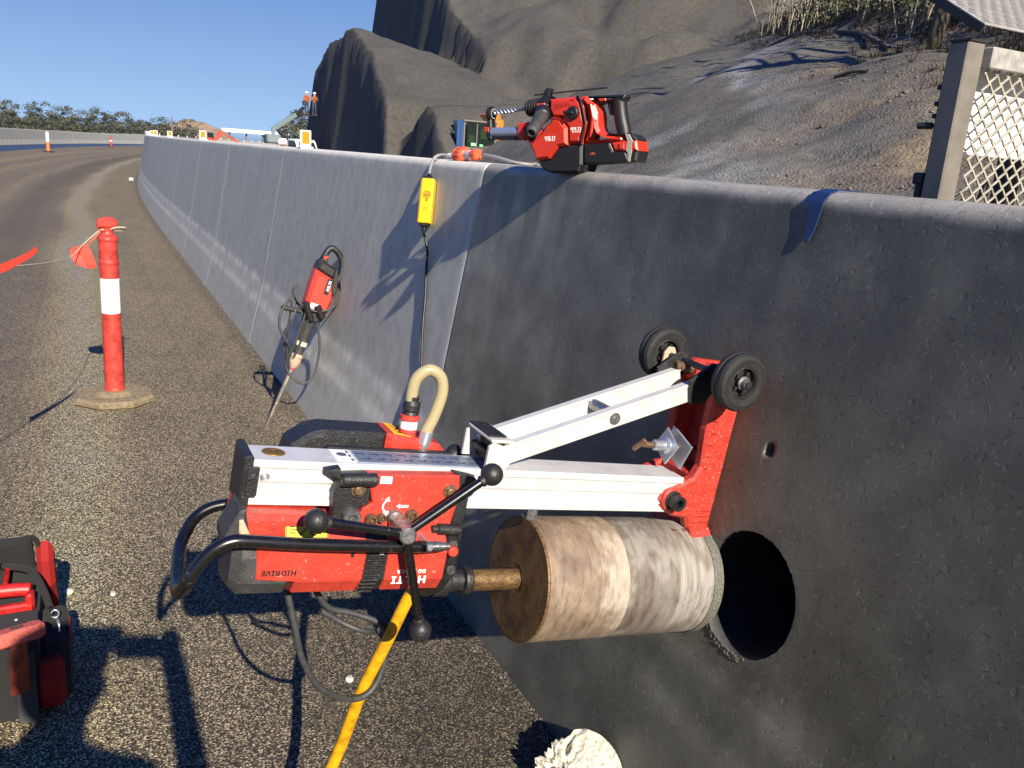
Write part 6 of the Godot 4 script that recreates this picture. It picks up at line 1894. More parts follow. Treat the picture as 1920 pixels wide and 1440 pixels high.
func tool_bag() -> void:
	var t := thing("tool_bag", "open black and red canvas tool bag with a red carrying handle on the road", "tool bag")
	var g := Geo.new()
	var out := [Vector2(-2.13, 0.0), Vector2(-2.11, 0.10), Vector2(-2.105, 0.235), Vector2(-2.125, 0.245), Vector2(-2.46, 0.275), Vector2(-2.475, 0.265), Vector2(-2.49, 0.02), Vector2(-2.48, 0.0)]
	g.prism(out, 1.19, 1.78, 0.02)
	obj("body", g, M.canvas, t)
	# raised back flap with red edge
	g = Geo.new()
	g.prism([Vector2(-2.46, 0.25), Vector2(-2.435, 0.25), Vector2(-2.36, 0.375), Vector2(-2.38, 0.388), Vector2(-2.42, 0.36)], 1.205, 1.76, 0.008)
	obj("back_flap", g, M.canvas, t)
	g = Geo.new()
	g.tube(spline([Vector3(-2.47, 0.06, 1.187), Vector3(-2.475, 0.2, 1.186), Vector3(-2.46, 0.29, 1.19), Vector3(-2.40, 0.37, 1.20), Vector3(-2.37, 0.385, 1.23)], 5), 0.007, 8)
	obj("zip_edge", g, M.canvas, t)
	g = Geo.new()
	g.prism([Vector2(-2.49, 0.10), Vector2(-2.40, 0.22), Vector2(-2.395, 0.30), Vector2(-2.43, 0.345), Vector2(-2.475, 0.29)], 1.158, 1.20, 0.012)
	obj("red_end_panel", g, M.canvas_red, t)
	# carrying handle
	g = Geo.new()
	g.tube(spline([Vector3(-2.255, 0.292, 1.205), Vector3(-2.258, 0.297, 1.25), Vector3(-2.26, 0.30, 1.40), Vector3(-2.26, 0.298, 1.55)], 4), 0.0175, 16)
	obj("handle_grip", g, M.tool_red, t)
	g = Geo.new()
	g.box(Vector3(-2.225, 0.262, 1.36), Vector3(0.022, 0.022, 0.32), 0.005)
	g.box(Vector3(-2.235, 0.275, 1.208), Vector3(0.04, 0.045, 0.02), 0.006)
	g.box(Vector3(-2.33, 0.30, 1.30), Vector3(0.13, 0.012, 0.02), 0.004)
	g.box(Vector3(-2.33, 0.30, 1.265), Vector3(0.10, 0.012, 0.012), 0.003)
	g.box(Vector3(-2.345, 0.300, 1.36), Vector3(0.10, 0.012, 0.10), 0.004)
	obj("handle_frame", g, M.tool_red, t)
	g = Geo.new()
	g.prism([Vector2(-2.205, 0.24), Vector2(-2.125, 0.225), Vector2(-2.11, 0.245), Vector2(-2.20, 0.262)], 1.19, 1.75, 0.004)
	obj("front_hem", g, M.canvas, t)
	g = Geo.new()
	g.ball(Vector3(-2.165, 0.262, 1.236), 0.006, 10, Vector3(1, 0.4, 1))
	obj("rivet", g, M.zinc, t)
	# end pocket
	g = Geo.new()
	g.prism([Vector2(-2.33, 0.03), Vector2(-2.15, 0.02), Vector2(-2.13, 0.09), Vector2(-2.17, 0.18), Vector2(-2.30, 0.21), Vector2(-2.35, 0.15)], 1.125, 1.195, 0.015)
	obj("end_pocket", g, M.canvas, t)
	g = Geo.new()
	g.prism([Vector2(-2.20, 0.03), Vector2(-2.125, 0.02), Vector2(-2.105, 0.10), Vector2(-2.13, 0.15), Vector2(-2.19, 0.155)], 1.138, 1.205, 0.014)
	obj("red_pocket", g, M.canvas_red, t)
	g = Geo.new()
	g.prism([Vector2(-2.27, 0.155), Vector2(-2.21, 0.15), Vector2(-2.20, 0.19), Vector2(-2.26, 0.195)], 1.122, 1.126, 0.001)
	obj("pocket_lining", g, M.canvas_red, t)
	g = Geo.new()
	g.box(Vector3(-2.103, 0.105, 1.222), Vector3(0.008, 0.20, 0.045), 0.003)
	obj("grey_strap", g, mat(Color(0.23, 0.235, 0.24), 0.9), t)
	g = Geo.new()
	g.box(Vector3(-2.10, 0.20, 1.28), Vector3(0.014, 0.06, 0.07), 0.005)
	obj("tool_loop", g, M.canvas, t)
	g = Geo.new()
	g.tube(spline([Vector3(-2.40, 0.30, 1.28), Vector3(-2.32, 0.315, 1.21), Vector3(-2.27, 0.28, 1.18), Vector3(-2.23, 0.24, 1.165)], 6), 0.009, 8)
	obj("shoulder_strap", g, M.canvas, t)
	g = Geo.new()
	var ring := []
	for k in 13: ring.append(Vector3(-2.225, 0.228 + 0.011 * sin(TAU * k / 12.0), 1.155 + 0.009 * cos(TAU * k / 12.0)))
	g.tube(ring, 0.0025, 7)
	g.tube([Vector3(-2.222, 0.218, 1.153), Vector3(-2.212, 0.200, 1.147), Vector3(-2.205, 0.182, 1.148), Vector3(-2.20, 0.172, 1.156)], 0.0042, 8)
	obj("snap_hook", g, M.zinc, t)
	g = Geo.new()
	g.tube(spline([Vector3(-2.18, 0.15, 1.175), Vector3(-2.165, 0.135, 1.165), Vector3(-2.17, 0.115, 1.162), Vector3(-2.16, 0.10, 1.168)], 5), 0.0028, 7)
	obj("chain", g, M.zinc, t)
	# club hammer leaning out of the bag
	var h := thing("club_hammer", "club hammer with a worn red head leaning out of the tool bag", "hammer", Transform3D(Basis(Vector3.UP, 0.3) * Basis(Vector3(0, 0, 1), -0.18), Vector3(-2.075, 0.13, 1.232)))
	g = Geo.new()
	g.xf = Transform3D(Basis(Vector3(0, 1, 0), PI / 2) , Vector3(0, 0.155, 0))
	var hp := [Vector2(-0.056, -0.012), Vector2(-0.04, -0.022), Vector2(0.04, -0.022), Vector2(0.056, -0.012), Vector2(0.056, 0.012), Vector2(0.04, 0.022), Vector2(-0.04, 0.022), Vector2(-0.056, 0.012)]
	g.xf = Transform3D(Basis(Vector3(0, 0.0, -1), Vector3(0.94, 0.34, 0), Vector3(-0.34, 0.94, 0)).orthonormalized(), Vector3(0, 0.158, 0))
	g.prism(hp, -0.018, 0.018, 0.006)
	obj("head", g, M.paint_worn, h)
	g = Geo.new()
	g.xf = Transform3D(Basis.from_scale(Vector3(0.7, 1, 1.15)), Vector3.ZERO)
	g.lathe([Vector2(0.0, -0.02), Vector2(0.019, -0.015), Vector2(0.0185, 0.06), Vector2(0.015, 0.15), Vector2(0.0, 0.15)], 18)
	obj("shaft", g, grunge(mat(Color(0.55, 0.24, 0.17), 0.6), noise_tex(0.03, 4, [[0.0, grey(0.4)], [0.5, grey(0.9)], [1.0, grey(1.2)]], 95, 256), Vector3(12, 2, 12)), h)
	g = Geo.new()
	g.xf = Transform3D(Basis(Vector3(0, 0.0, -1), Vector3(0.94, 0.34, 0), Vector3(-0.34, 0.94, 0)).orthonormalized(), Vector3(0, 0.158, 0))
	g.prism([Vector2(-0.014, -0.009), Vector2(0.014, -0.009), Vector2(0.014, 0.009), Vector2(-0.014, 0.009)], 0.017, 0.0195, 0.001)
	obj("shaft_end", g, M.brown_steel, h)

func screen() -> void:
	var t := thing("mesh_screen", "steel post and expanded metal screen with a white board behind it and checker plate above", "screen")
	var g := Geo.new()
	g.box(Vector3(-1.4605, 0.9, -0.928), Vector3(0.055, 1.80, 0.062), 0.004)
	obj("post", g, M.post_grey, t)
	g = Geo.new()
	g.box(Vector3(-1.4605, 1.803, -0.928), Vector3(0.058, 0.006, 0.065), 0.001)
	obj("post_cap", g, M.post_dark, t)
	g = Geo.new()
	g.box(Vector3(-1.5, 1.30, -0.935), Vector3(0.014, 0.95, 0.03), 0.003)
	for y in [1.63, 1.66, 1.70]: g.box(Vector3(-1.512, y, -0.93), Vector3(0.014, 0.012, 0.02), 0.003)
	obj("hinge_strip", g, M.post_dark, t)
	g = Geo.new()
	g.cyl(Vector3(-1.50, 1.605, -0.91), Vector3(-1.537, 1.605, -0.90), 0.0085, 14, 0.002)
	obj("latch_pin", g, M.post_dark, t)
	g = Geo.new()
	g.box(Vector3(-1.51, 1.475, -0.915), Vector3(0.03, 0.03, 0.03), 0.004)
	g.cyl(Vector3(-1.508, 1.40, -0.915), Vector3(-1.508, 1.462, -0.915), 0.012, 14, 0.002)
	obj("hinge", g, M.post_dark, t)
	g = Geo.new()
	g.box(Vector3(-1.43, 1.767, -1.96), Vector3(0.04, 0.05, 2.0), 0.003)
	obj("top_rail", g, M.plate, t)
	for j in 44:
		g = Geo.new()
		var y0 := 0.86 + j * 0.0205
		var pts := []
		var n := 40
		for k in n + 1:
			var z := -0.965 - k * 0.0225
			var up := (k + j) % 2 == 0
			pts.append(Vector3(-1.425 + (0.002 if up else -0.002), y0 + (0.0094 if up else -0.0094) , z))
		for k in n:
			g.beam(pts[k], pts[k + 1], Vector3(1, 0, 0), 0.0038, 0.0045)
		obj("strand", g, M.mesh_paint, t)
	g = Geo.new()
	g.box(Vector3(-1.49, 1.655, -1.72), Vector3(0.008, 0.225, 1.40), 0.002)
	obj("white_board", g, M.white, t)
	g = Geo.new()
	g.box(Vector3(-1.70, 0.85, -1.55), Vector3(0.05, 1.60, 0.06), 0.004)
	obj("rear_post", g, M.post_dark, t)
	g = Geo.new()
	g.tube(spline([Vector3(-1.68, 1.40, -1.40), Vector3(-1.60, 1.47, -1.30), Vector3(-1.55, 1.47, -1.25), Vector3(-1.55, 1.43, -1.24)], 6), 0.005, 8)
	obj("loose_wire", g, M.cable_black, t)
	# tread plate sloping up and away above the rail
	var pl := Node3D.new(); pl.name = "checker_plate"; t.add_child(pl, true)
	var org := Vector3(-1.40, 1.832, -0.895)
	var ex := Vector3(-0.86, 0.50, 0).normalized()
	var ez := Vector3(0, 0, -1)
	pl.transform = Transform3D(Basis(ex, ex.cross(ez) * -1.0, ez * -1.0).orthonormalized(), org)
	pl.transform = Transform3D(Basis(ex, Vector3(0.5, 0.86, 0).normalized(), ex.cross(Vector3(0.5, 0.86, 0).normalized())), org)
	var sgn := -1.0 if pl.transform.basis.z.z > 0.0 else 1.0
	g = Geo.new()
	g.box(Vector3(0.30, 0, sgn * 0.9), Vector3(0.60, 0.004, 1.8), 0.001)
	obj("sheet", g, M.plate, pl)
	g = Geo.new()
	g.box(Vector3(0.30, -0.012, sgn * 0.003), Vector3(0.60, 0.02, 0.006), 0.001)
	obj("edge_fold", g, M.post_dark, pl)
	g = Geo.new()
	for a in 26:
		for b in 44:
			var c := Vector3(0.02 + a * 0.0225, 0.0025, sgn * (0.02 + b * 0.0225))
			for k in 3:
				var o := (k - 1) * 0.0062
				if (a + b) % 2 == 0: g.box(c + Vector3(0, 0, o), Vector3(0.016, 0.002, 0.0026))
				else: g.box(c + Vector3(o, 0, 0), Vector3(0.0026, 0.002, 0.016))
	tag(obj("tread_bars", g, M.plate, pl), "", "", "", "stuff")

func small_things() -> void:
	# yellow water hose
	var g := Geo.new()
	g.tube(spline([Vector3(-1.36, 0.66, 0.47), Vector3(-1.37, 0.615, 0.497), Vector3(-1.38, 0.51, 0.54), Vector3(-1.39, 0.41, 0.582), Vector3(-1.40, 0.285, 0.62), Vector3(-1.395, 0.20, 0.66), Vector3(-1.36, 0.10, 0.74), Vector3(-1.25, 0.04, 0.86), Vector3(-1.0, 0.013, 1.02), Vector3(-0.4, 0.012, 1.2), Vector3(0.6, 0.012, 1.6)], 8), 0.0125, 14)
	tag(obj("water_hose", g, M.yellow_hose), "yellow water hose hanging from the core drill to the road", "hose")
	# blue strip over the barrier top
	g = Geo.new()
	var L := [Vector3(-1.240, 1.4345, -0.36), Vector3(-1.239, 1.4345, -0.30), Vector3(-1.251, 1.427, -0.281), Vector3(-1.253, 1.41, -0.2675), Vector3(-1.241, 1.40, -0.265), Vector3(-1.236, 1.378, -0.2615), Vector3(-1.233, 1.357, -0.258), Vector3(-1.226, 1.332, -0.252)]
	var R := [Vector3(-1.204, 1.4345, -0.36), Vector3(-1.205, 1.4345, -0.30), Vector3(-1.206, 1.427, -0.281), Vector3(-1.207, 1.41, -0.2675), Vector3(-1.2065, 1.40, -0.265), Vector3(-1.208, 1.378, -0.2615), Vector3(-1.211, 1.354, -0.2575), Vector3(-1.2175, 1.332, -0.252)]
	for i in L.size() - 1:
		var up := Vector3(0, 0.0025, 0.0025)
		g.quad(L[i] + up, R[i] + up, R[i + 1] + up, L[i + 1] + up)
		g.quad(L[i], L[i + 1], L[i + 1] + up, L[i] + up); g.quad(R[i], R[i + 1], R[i + 1] + up, R[i] + up)
	g.quad(L[7], R[7], R[7] + Vector3(0, 0.0025, 0.0025), L[7] + Vector3(0, 0.0025, 0.0025))
	tag(obj("blue_strip", g, M.tape_blue), "speckled blue strip hanging over the barrier top edge above the drill wheels", "tape strip")
	# cut concrete core lying at the foot of the barrier
	var nrm := Vector3(0.45, 0.84, 0.30).normalized()
	var ex := Vector3(0.7, 0, -0.7).cross(nrm).cross(nrm).normalized() * -1.0
	var core := thing("concrete_core", "pale broken slice of cut concrete lying on the road at the foot of the barrier", "concrete core", Transform3D(Basis(ex, nrm, ex.cross(nrm)), Vector3(-1.345, 0.08, 0.095)))
	var seg := 90
	var edge := func(a: float) -> float:
		var brk := smoothstep(-0.35, 0.25, -cos(a + 0.35))
		return lerpf(0.125, 0.088 + 0.022 * nz.get_noise_2d(cos(a) * 2.5, sin(a) * 2.5) + 0.010 * nz.get_noise_2d(cos(a) * 9.0, sin(a) * 9.0), brk)
	var lift := func(a: float, f: float) -> float:
		var q := Vector2(cos(a), sin(a)) * f
		var brk := smoothstep(0.5, -0.4, q.x)
		return brk * (0.022 * nz.get_noise_2d(q.x * 3.0, q.y * 3.0) + 0.010 * nz.get_noise_2d(q.x * 11.0, q.y * 11.0) - 0.028 * f) + 0.0012 * nz.get_noise_2d(q.x * 8.0, q.y * 8.0)
	g = Geo.new()
	for i in 19:
		for k in seg + 1:
			var a := TAU * k / seg
			var f := i / 18.0
			var rr: float = edge.call(a) * f
			g.vert(Vector3(cos(a) * rr, lift.call(a, f), sin(a) * rr), Vector3.UP)
			if i > 0 and k > 0:
				var q := g.v.size() - 1
				g.quad_i(q, q - 1, q - seg - 2, q - seg - 1)
	g.smooth_all()
	for i in g.n.size():
		if g.n[i].y < 0.0: g.n[i] = -g.n[i]
	obj("broken_face", g, M.pale_stone, core)
	g = Geo.new()
	for i in 7:
		for k in seg + 1:
			var a := TAU * k / seg
			var rr: float = edge.call(a) + (0.004 * nz.get_noise_2d(a * 6.0, i * 0.9) if cos(a) < 0.1 else 0.0)
			g.vert(Vector3(cos(a) * rr, lerpf(lift.call(a, 1.0), -0.10, i / 6.0), sin(a) * rr), Vector3(cos(a), 0, sin(a)))
			if i > 0 and k > 0:
				var q := g.v.size() - 1
				g.quad_i(q, q - 1, q - seg - 2, q - seg - 1)
	obj("cut_side", g, M.cut_stone, core)
	# pale stone chips
	var spots := [[-2.762, 1.144, 0.016, "flat pale stone chip beside the tool bag"], [-2.705, 1.017, 0.011, "smaller white stone chip between the bag and the drill shadow"], [-1.995, 0.432, 0.012, "white stone chip on the road inside the cord loop"], [-2.39, 0.90, 0.008, "tiny pale chip on the road below the carrying handle"]]
	for s in spots:
		g = Geo.new()
		g.ball(Vector3.ZERO, s[2], 8, Vector3(1.25, 0.5, 0.95))
		for i in g.v.size(): g.v[i] *= 1.0 + 0.5 * nz.get_noise_3dv(g.v[i] * 60.0 + Vector3(s[0] * 9.0, 0, 0))
		g.smooth_all()
		var o := obj("stone_chip", g, M.pale_stone)
		o.position = Vector3(s[0], s[2] * 0.35, s[1])
		tag(o, s[3], "stone", "pale stone chips on the road")
	# yellow reflector plates standing on the barrier
	var plates := [[-5.9, 0.078, 0.112, "nearest yellow reflector plate on the barrier top before the white utility truck"], [-11.6, 0.085, 0.105, "second yellow reflector plate on the barrier top, left of the far red excavator"], [-16.5, 0.085, 0.095, "third yellow reflector plate along the barrier top, below the light pole"], [-21.0, 0.10, 0.11, "fourth, small reflector plate near the far end of the barrier top"], [-22.8, 0.10, 0.11, "last small reflector plate near the far end of the barrier top"]]
	for s in plates:
		var xf := Transform3D(Basis(Vector3.UP, 0.12 if s[0] > -14.0 else 0.3), Vector3(s[0], TOP, inner(s[0]) - 0.33))
		var t := thing("reflector_plate", s[3], "reflector", xf, "reflector plates on the barrier top")
		g = Geo.new()
		g.box(Vector3(0, s[2] / 2.0 + 0.006, 0), Vector3(0.014, s[2], s[1]), 0.004)
		obj("frame", g, M.white, t)
		g = Geo.new()
		g.box(Vector3(0.0075, s[2] / 2.0 + 0.012, 0), Vector3(0.003, s[2] * 0.72, s[1] * 0.66), 0.001)
		obj("reflector", g, M.marker_yellow, t)
		g = Geo.new()
		g.box(Vector3(0.0, 0.006, 0), Vector3(0.07, 0.012, s[1] * 1.15), 0.003)
		obj("foot", g, M.white, t)
	g = Geo.new()
	g.box(Vector3(-24.2, TOP + 0.05, inner(-24.2) - 0.32), Vector3(0.5, 0.09, 0.22), 0.02)
	tag(obj("white_block", g, M.white), "flat white block on the far end of the barrier top", "block")
	g = Geo.new()
	g.lathe([Vector2(0, 0), Vector2(0.045, 0.0), Vector2(0.05, 0.11), Vector2(0.046, 0.11), Vector2(0.042, 0.01), Vector2(0, 0.01)], 18)
	var cup := obj("cup", g, M.white)
	cup.transform = Transform3D(Basis(Vector3(1, 0, 0), PI / 2), Vector3(-29.5, 0.05, -0.28))
	tag(cup, "small white cup lying at the far foot of the barrier", "cup")

func machines() -> void:
	# orange excavator behind the barrier
	var t := thing("excavator", "orange excavator parked behind the barrier below the hammer drill", "excavator", Transform3D(Basis(), Vector3(-34.8, 0, -14.4)))
	var g: Geo
	for z in [0.9, -1.05]:
		g = Geo.new()
		g.prism([Vector2(-1.6, 0.15), Vector2(-1.3, 0.0), Vector2(1.3, 0.0), Vector2(1.6, 0.15), Vector2(1.6, 0.45), Vector2(1.3, 0.62), Vector2(-1.3, 0.62), Vector2(-1.6, 0.45)], z - 0.22, z + 0.22, 0.03)
		obj("track", g, M.dark, t)
	g = Geo.new()
	g.prism([Vector2(-1.2, 0.75), Vector2(1.35, 0.75), Vector2(1.5, 0.9), Vector2(1.45, 1.35), Vector2(1.2, 1.62), Vector2(0.7, 1.75), Vector2(-1.2, 1.75)], -0.95, 1.0, 0.08)
	obj("engine_cover", g, M.orange, t)
	g = Geo.new()
	g.prism([Vector2(0.25, 1.70), Vector2(1.22, 1.60), Vector2(1.1, 1.72), Vector2(0.7, 1.84), Vector2(0.25, 1.86)], -0.9, 0.55, 0.05)
	obj("engine_hood", g, M.machine_grey, t)
	for k in 4:
		g = Geo.new()
		g.box(Vector3(1.14, 1.70 - 0.03 * k, -0.55 - 0.03 * k), Vector3(0.12, 0.016, 0.24))
		obj("hood_slot", g, M.dark, t)
	g = Geo.new()
	for p in [[-0.45, 0.86], [0.62, 0.86], [-0.45, -0.62], [0.62, -0.62]]:
		g.box(Vector3(p[0], 2.3, p[1]), Vector3(0.08, 1.25, 0.08), 0.02)
	g.box(Vector3(0.08, 2.93, 0.12), Vector3(1.25, 0.09, 1.62), 0.04)
	g.box(Vector3(0.08, 1.80, 0.12), Vector3(1.2, 0.12, 1.56), 0.03)
	g.box(Vector3(0.63, 2.3, 0.26), Vector3(0.05, 1.1, 0.05), 0.01)
	obj("cab_frame", g, M.machine_grey, t)
	g = Geo.new()
	g.box(Vector3(0.645, 2.36, -0.18), Vector3(0.02, 1.0, 0.80))
	obj("cab_window", g, M.glass, t)
	g = Geo.new()
	g.box(Vector3(0.645, 2.36, 0.52), Vector3(0.02, 1.0, 0.46))
	obj("cab_window", g, M.glass, t)
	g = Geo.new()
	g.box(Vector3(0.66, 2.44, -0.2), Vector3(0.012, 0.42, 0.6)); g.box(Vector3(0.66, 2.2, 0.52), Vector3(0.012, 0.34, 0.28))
	obj("pane_reflection", g, M.reflected_green, t)  # green reflection in the panes, painted as flat patches on the glass
	g = Geo.new()
	g.box(Vector3(0.668, 1.98, 0.42), Vector3(0.012, 0.13, 0.24)); g.box(Vector3(0.668, 1.96, 0.05), Vector3(0.012, 0.09, 0.16))
	obj("cab_sticker", g, M.pale_green, t)
	g = Geo.new()
	g.box(Vector3(0.30, 2.34, 1.02), Vector3(0.7, 1.15, 0.05), 0.02)
	g.box(Vector3(0.58, 2.34, 1.03), Vector3(0.06, 1.2, 0.30), 0.02)
	obj("cab_door", g, M.glass_blue, t)
	g = Geo.new()
	g.prism([Vector2(-0.9, 0.9), Vector2(-0.2, 0.9), Vector2(0.35, 2.2), Vector2(0.30, 3.1), Vector2(0.0, 3.2), Vector2(-0.7, 3.0), Vector2(-0.3, 2.2)], -1.15, -0.72, 0.03)
	obj("boom", g, M.orange, t)
	g = Geo.new()
	g.cyl(Vector3(0.35, 1.3, -0.66), Vector3(0.42, 3.0, -0.66), 0.075, 10)
	g.cyl(Vector3(0.40, 1.2, -1.22), Vector3(0.44, 2.6, -1.22), 0.06, 10)
	obj("boom_cylinder", g, M.orange, t)
	g = Geo.new()
	g.beam(Vector3(0.1, 3.15, -0.93), Vector3(-2.6, 3.2, -0.93), Vector3.UP, 0.4, 0.3, 0.03)
	g.beam(Vector3(-2.6, 3.2, -0.93), Vector3(-3.2, 1.0, -0.93), Vector3(1, 0, 0), 0.32, 0.26, 0.03)
	obj("dipper_arm", g, M.orange, t)
	g = Geo.new()
	g.prism([Vector2(-3.4, 1.0), Vector2(-2.9, 1.0), Vector2(-2.7, 0.5), Vector2(-3.0, 0.1), Vector2(-3.6, 0.2), Vector2(-3.7, 0.6)], -1.35, -0.5, 0.03)
	obj("bucket", g, M.dark, t)
	g = Geo.new()
	g.tube([Vector3(0.3, 2.97, -1.0), Vector3(0.32, 3.25, -1.05)], 0.05, 8)
	obj("beacon", g, M.brown_steel, t)
	# boom lift
	var l := thing("boom_lift", "grey and white boom lift reaching up to the dark rock face", "boom lift")
	g = Geo.new()
	g.box(Vector3(-70.5, 0.75, -13.4), Vector3(2.6, 0.5, 1.9), 0.08)
	obj("chassis", g, M.far_red, l)
	for p in [[-69.4, -12.55], [-71.6, -12.55], [-69.4, -14.25], [-71.6, -14.25]]:
		g = Geo.new()
		g.cyl(Vector3(p[0], 0.42, p[1] - 0.14), Vector3(p[0], 0.42, p[1] + 0.14), 0.42, 18, 0.05)
		obj("wheel", g, M.dark, l)
	g = Geo.new()
	g.box(Vector3(-70.3, 1.16, -13.5), Vector3(1.0, 0.34, 0.95), 0.06)
	obj("turntable", g, M.far_red, l)
	g = Geo.new()
	g.box(Vector3(-70.2, 1.78, -12.35), Vector3(1.6, 0.72, 1.15), 0.12)
	obj("counterweight", g, M.lift_grey, l)
	g = Geo.new()
	g.box(Vector3(-70.0, 1.62, -13.0), Vector3(1.3, 0.5, 0.75), 0.1)
	obj("engine_box", g, M.lift_white, l)
	g = Geo.new()
	g.tube(spline([Vector3(-70.2, 1.3, -13.75), Vector3(-70.2, 1.75, -13.72), Vector3(-70.2, 2.1, -13.3), Vector3(-70.2, 2.4, -12.9), Vector3(-70.2, 2.55, -12.75)], 5), 0.15, 8)
	obj("riser_link", g, M.dark, l)
	g = Geo.new()
	g.beam(Vector3(-70.0, 1.9, -12.38), Vector3(-70.0, 2.7, -12.42), Vector3(1, 0, 0), 0.3, 0.26, 0.03)
	obj("riser", g, M.lift_grey, l)
	g = Geo.new()
	g.beam(Vector3(-70.0, 2.52, -12.38), Vector3(-70.6, 3.78, -14.3), Vector3.UP, 0.34, 0.28, 0.03)
	obj("main_boom", g, M.lift_grey, l)
	g = Geo.new()
	g.beam(Vector3(-70.6, 3.62, -14.15), Vector3(-70.9, 4.42, -15.0), Vector3.UP, 0.26, 0.2, 0.03)
	g.beam(Vector3(-70.6, 3.45, -14.2), Vector3(-70.9, 4.02, -15.0), Vector3.UP, 0.12, 0.12, 0.02)
	obj("jib", g, M.dark, l)
	g = Geo.new()
	var bc := Vector3(-71.0, 3.85, -15.6)
	g.box(bc, Vector3(0.8, 0.06, 1.5), 0.01)
	for dx in [-0.38, 0.38]:
		for yy in [0.55, 1.05]: g.tube([bc + Vector3(dx, yy, -0.72), bc + Vector3(dx, yy, 0.72)], 0.025, 6)
	for dz in [-0.72, 0.0, 0.72]:
		for dx in [-0.38, 0.38]: g.tube([bc + Vector3(dx, 0, dz), bc + Vector3(dx, 1.05, dz)], 0.025, 6)
		for yy in [0.55, 1.05]: g.tube([bc + Vector3(-0.38, yy, dz), bc + Vector3(0.38, yy, dz)], 0.022, 6)
	g.box(bc + Vector3(0.3, 0.9, 0.6), Vector3(0.25, 0.35, 0.3), 0.03)
	obj("basket", g, M.dark, l)
	# white utility truck
	var u := thing("utility_truck", "white utility truck parked behind the barrier at the foot of the dark rock", "utility truck", Transform3D(Basis(Vector3.UP, 0.15), Vector3(-64.5, 0, -13.35)))
	g = Geo.new()
	g.prism([Vector2(-2.6, 0.45), Vector2(2.5, 0.45), Vector2(2.55, 0.85), Vector2(2.45, 1.1), Vector2(1.35, 1.18), Vector2(-2.6, 1.15)], -0.9, 0.9, 0.07)
	obj("body", g, M.white, u)
	g = Geo.new()
	g.prism([Vector2(-0.7, 1.13), Vector2(1.45, 1.13), Vector2(0.95, 1.72), Vector2(0.75, 1.86), Vector2(-0.55, 1.86), Vector2(-0.68, 1.75)], -0.78, 0.78, 0.06)
	obj("cab", g, M.white, u)
	g = Geo.new()
	g.quad(Vector3(1.44, 1.20, -0.66), Vector3(1.44, 1.20, 0.66), Vector3(1.02, 1.70, 0.60), Vector3(1.02, 1.70, -0.60))
	obj("windscreen", g, M.glass, u)
	for z in [0.785, -0.785]:
		g = Geo.new()
		g.prism([Vector2(-0.5, 1.25), Vector2(1.15, 1.25), Vector2(0.85, 1.7), Vector2(-0.5, 1.74)], z - 0.005, z + 0.005)
		obj("side_window", g, M.glass, u)
		g = Geo.new()
		g.box(Vector3(2.53, 0.92, z * 0.8), Vector3(0.06, 0.16, 0.32), 0.02)
		obj("headlight", g, M.zinc, u)
	for p in [[1.65, 0.78], [1.65, -0.78], [-1.6, 0.78], [-1.6, -0.78]]:
		g = Geo.new()
		g.cyl(Vector3(p[0], 0.36, p[1] - 0.12), Vector3(p[0], 0.36, p[1] + 0.12), 0.36, 18, 0.04)
		obj("wheel", g, M.dark, u)
	# small far red excavator
	var f := thing("far_excavator", "small red excavator with bent arm far behind the end of the barrier", "excavator", Transform3D(Basis(Vector3.UP, PI / 2), Vector3(-165, 0, -19.0)))
	g = Geo.new()
	g.box(Vector3(0, 0.4, 0), Vector3(3.2, 0.8, 2.4), 0.1)
	obj("track", g, M.dark, f)
	g = Geo.new()
	g.box(Vector3(-0.6, 1.3, 0), Vector3(2.6, 0.9, 2.3), 0.15)
	obj("engine_cover", g, M.far_red, f)
	g = Geo.new()
	g.prism([Vector2(0.8, 1.2), Vector2(1.4, 1.2), Vector2(2.5, 2.4), Vector2(2.3, 2.95), Vector2(1.9, 2.9)], -0.25, 0.25, 0.03)
	g.prism([Vector2(2.0, 2.95), Vector2(2.5, 2.75), Vector2(5.6, 1.2), Vector2(5.3, 0.9)], -0.2, 0.2, 0.03)
	obj("arm", g, M.far_red, f)
	g = Geo.new()
	g.box(Vector3(0.35, 2.0, 0.6), Vector3(1.0, 1.1, 1.0), 0.1)
	obj("cab", g, M.glass, f)

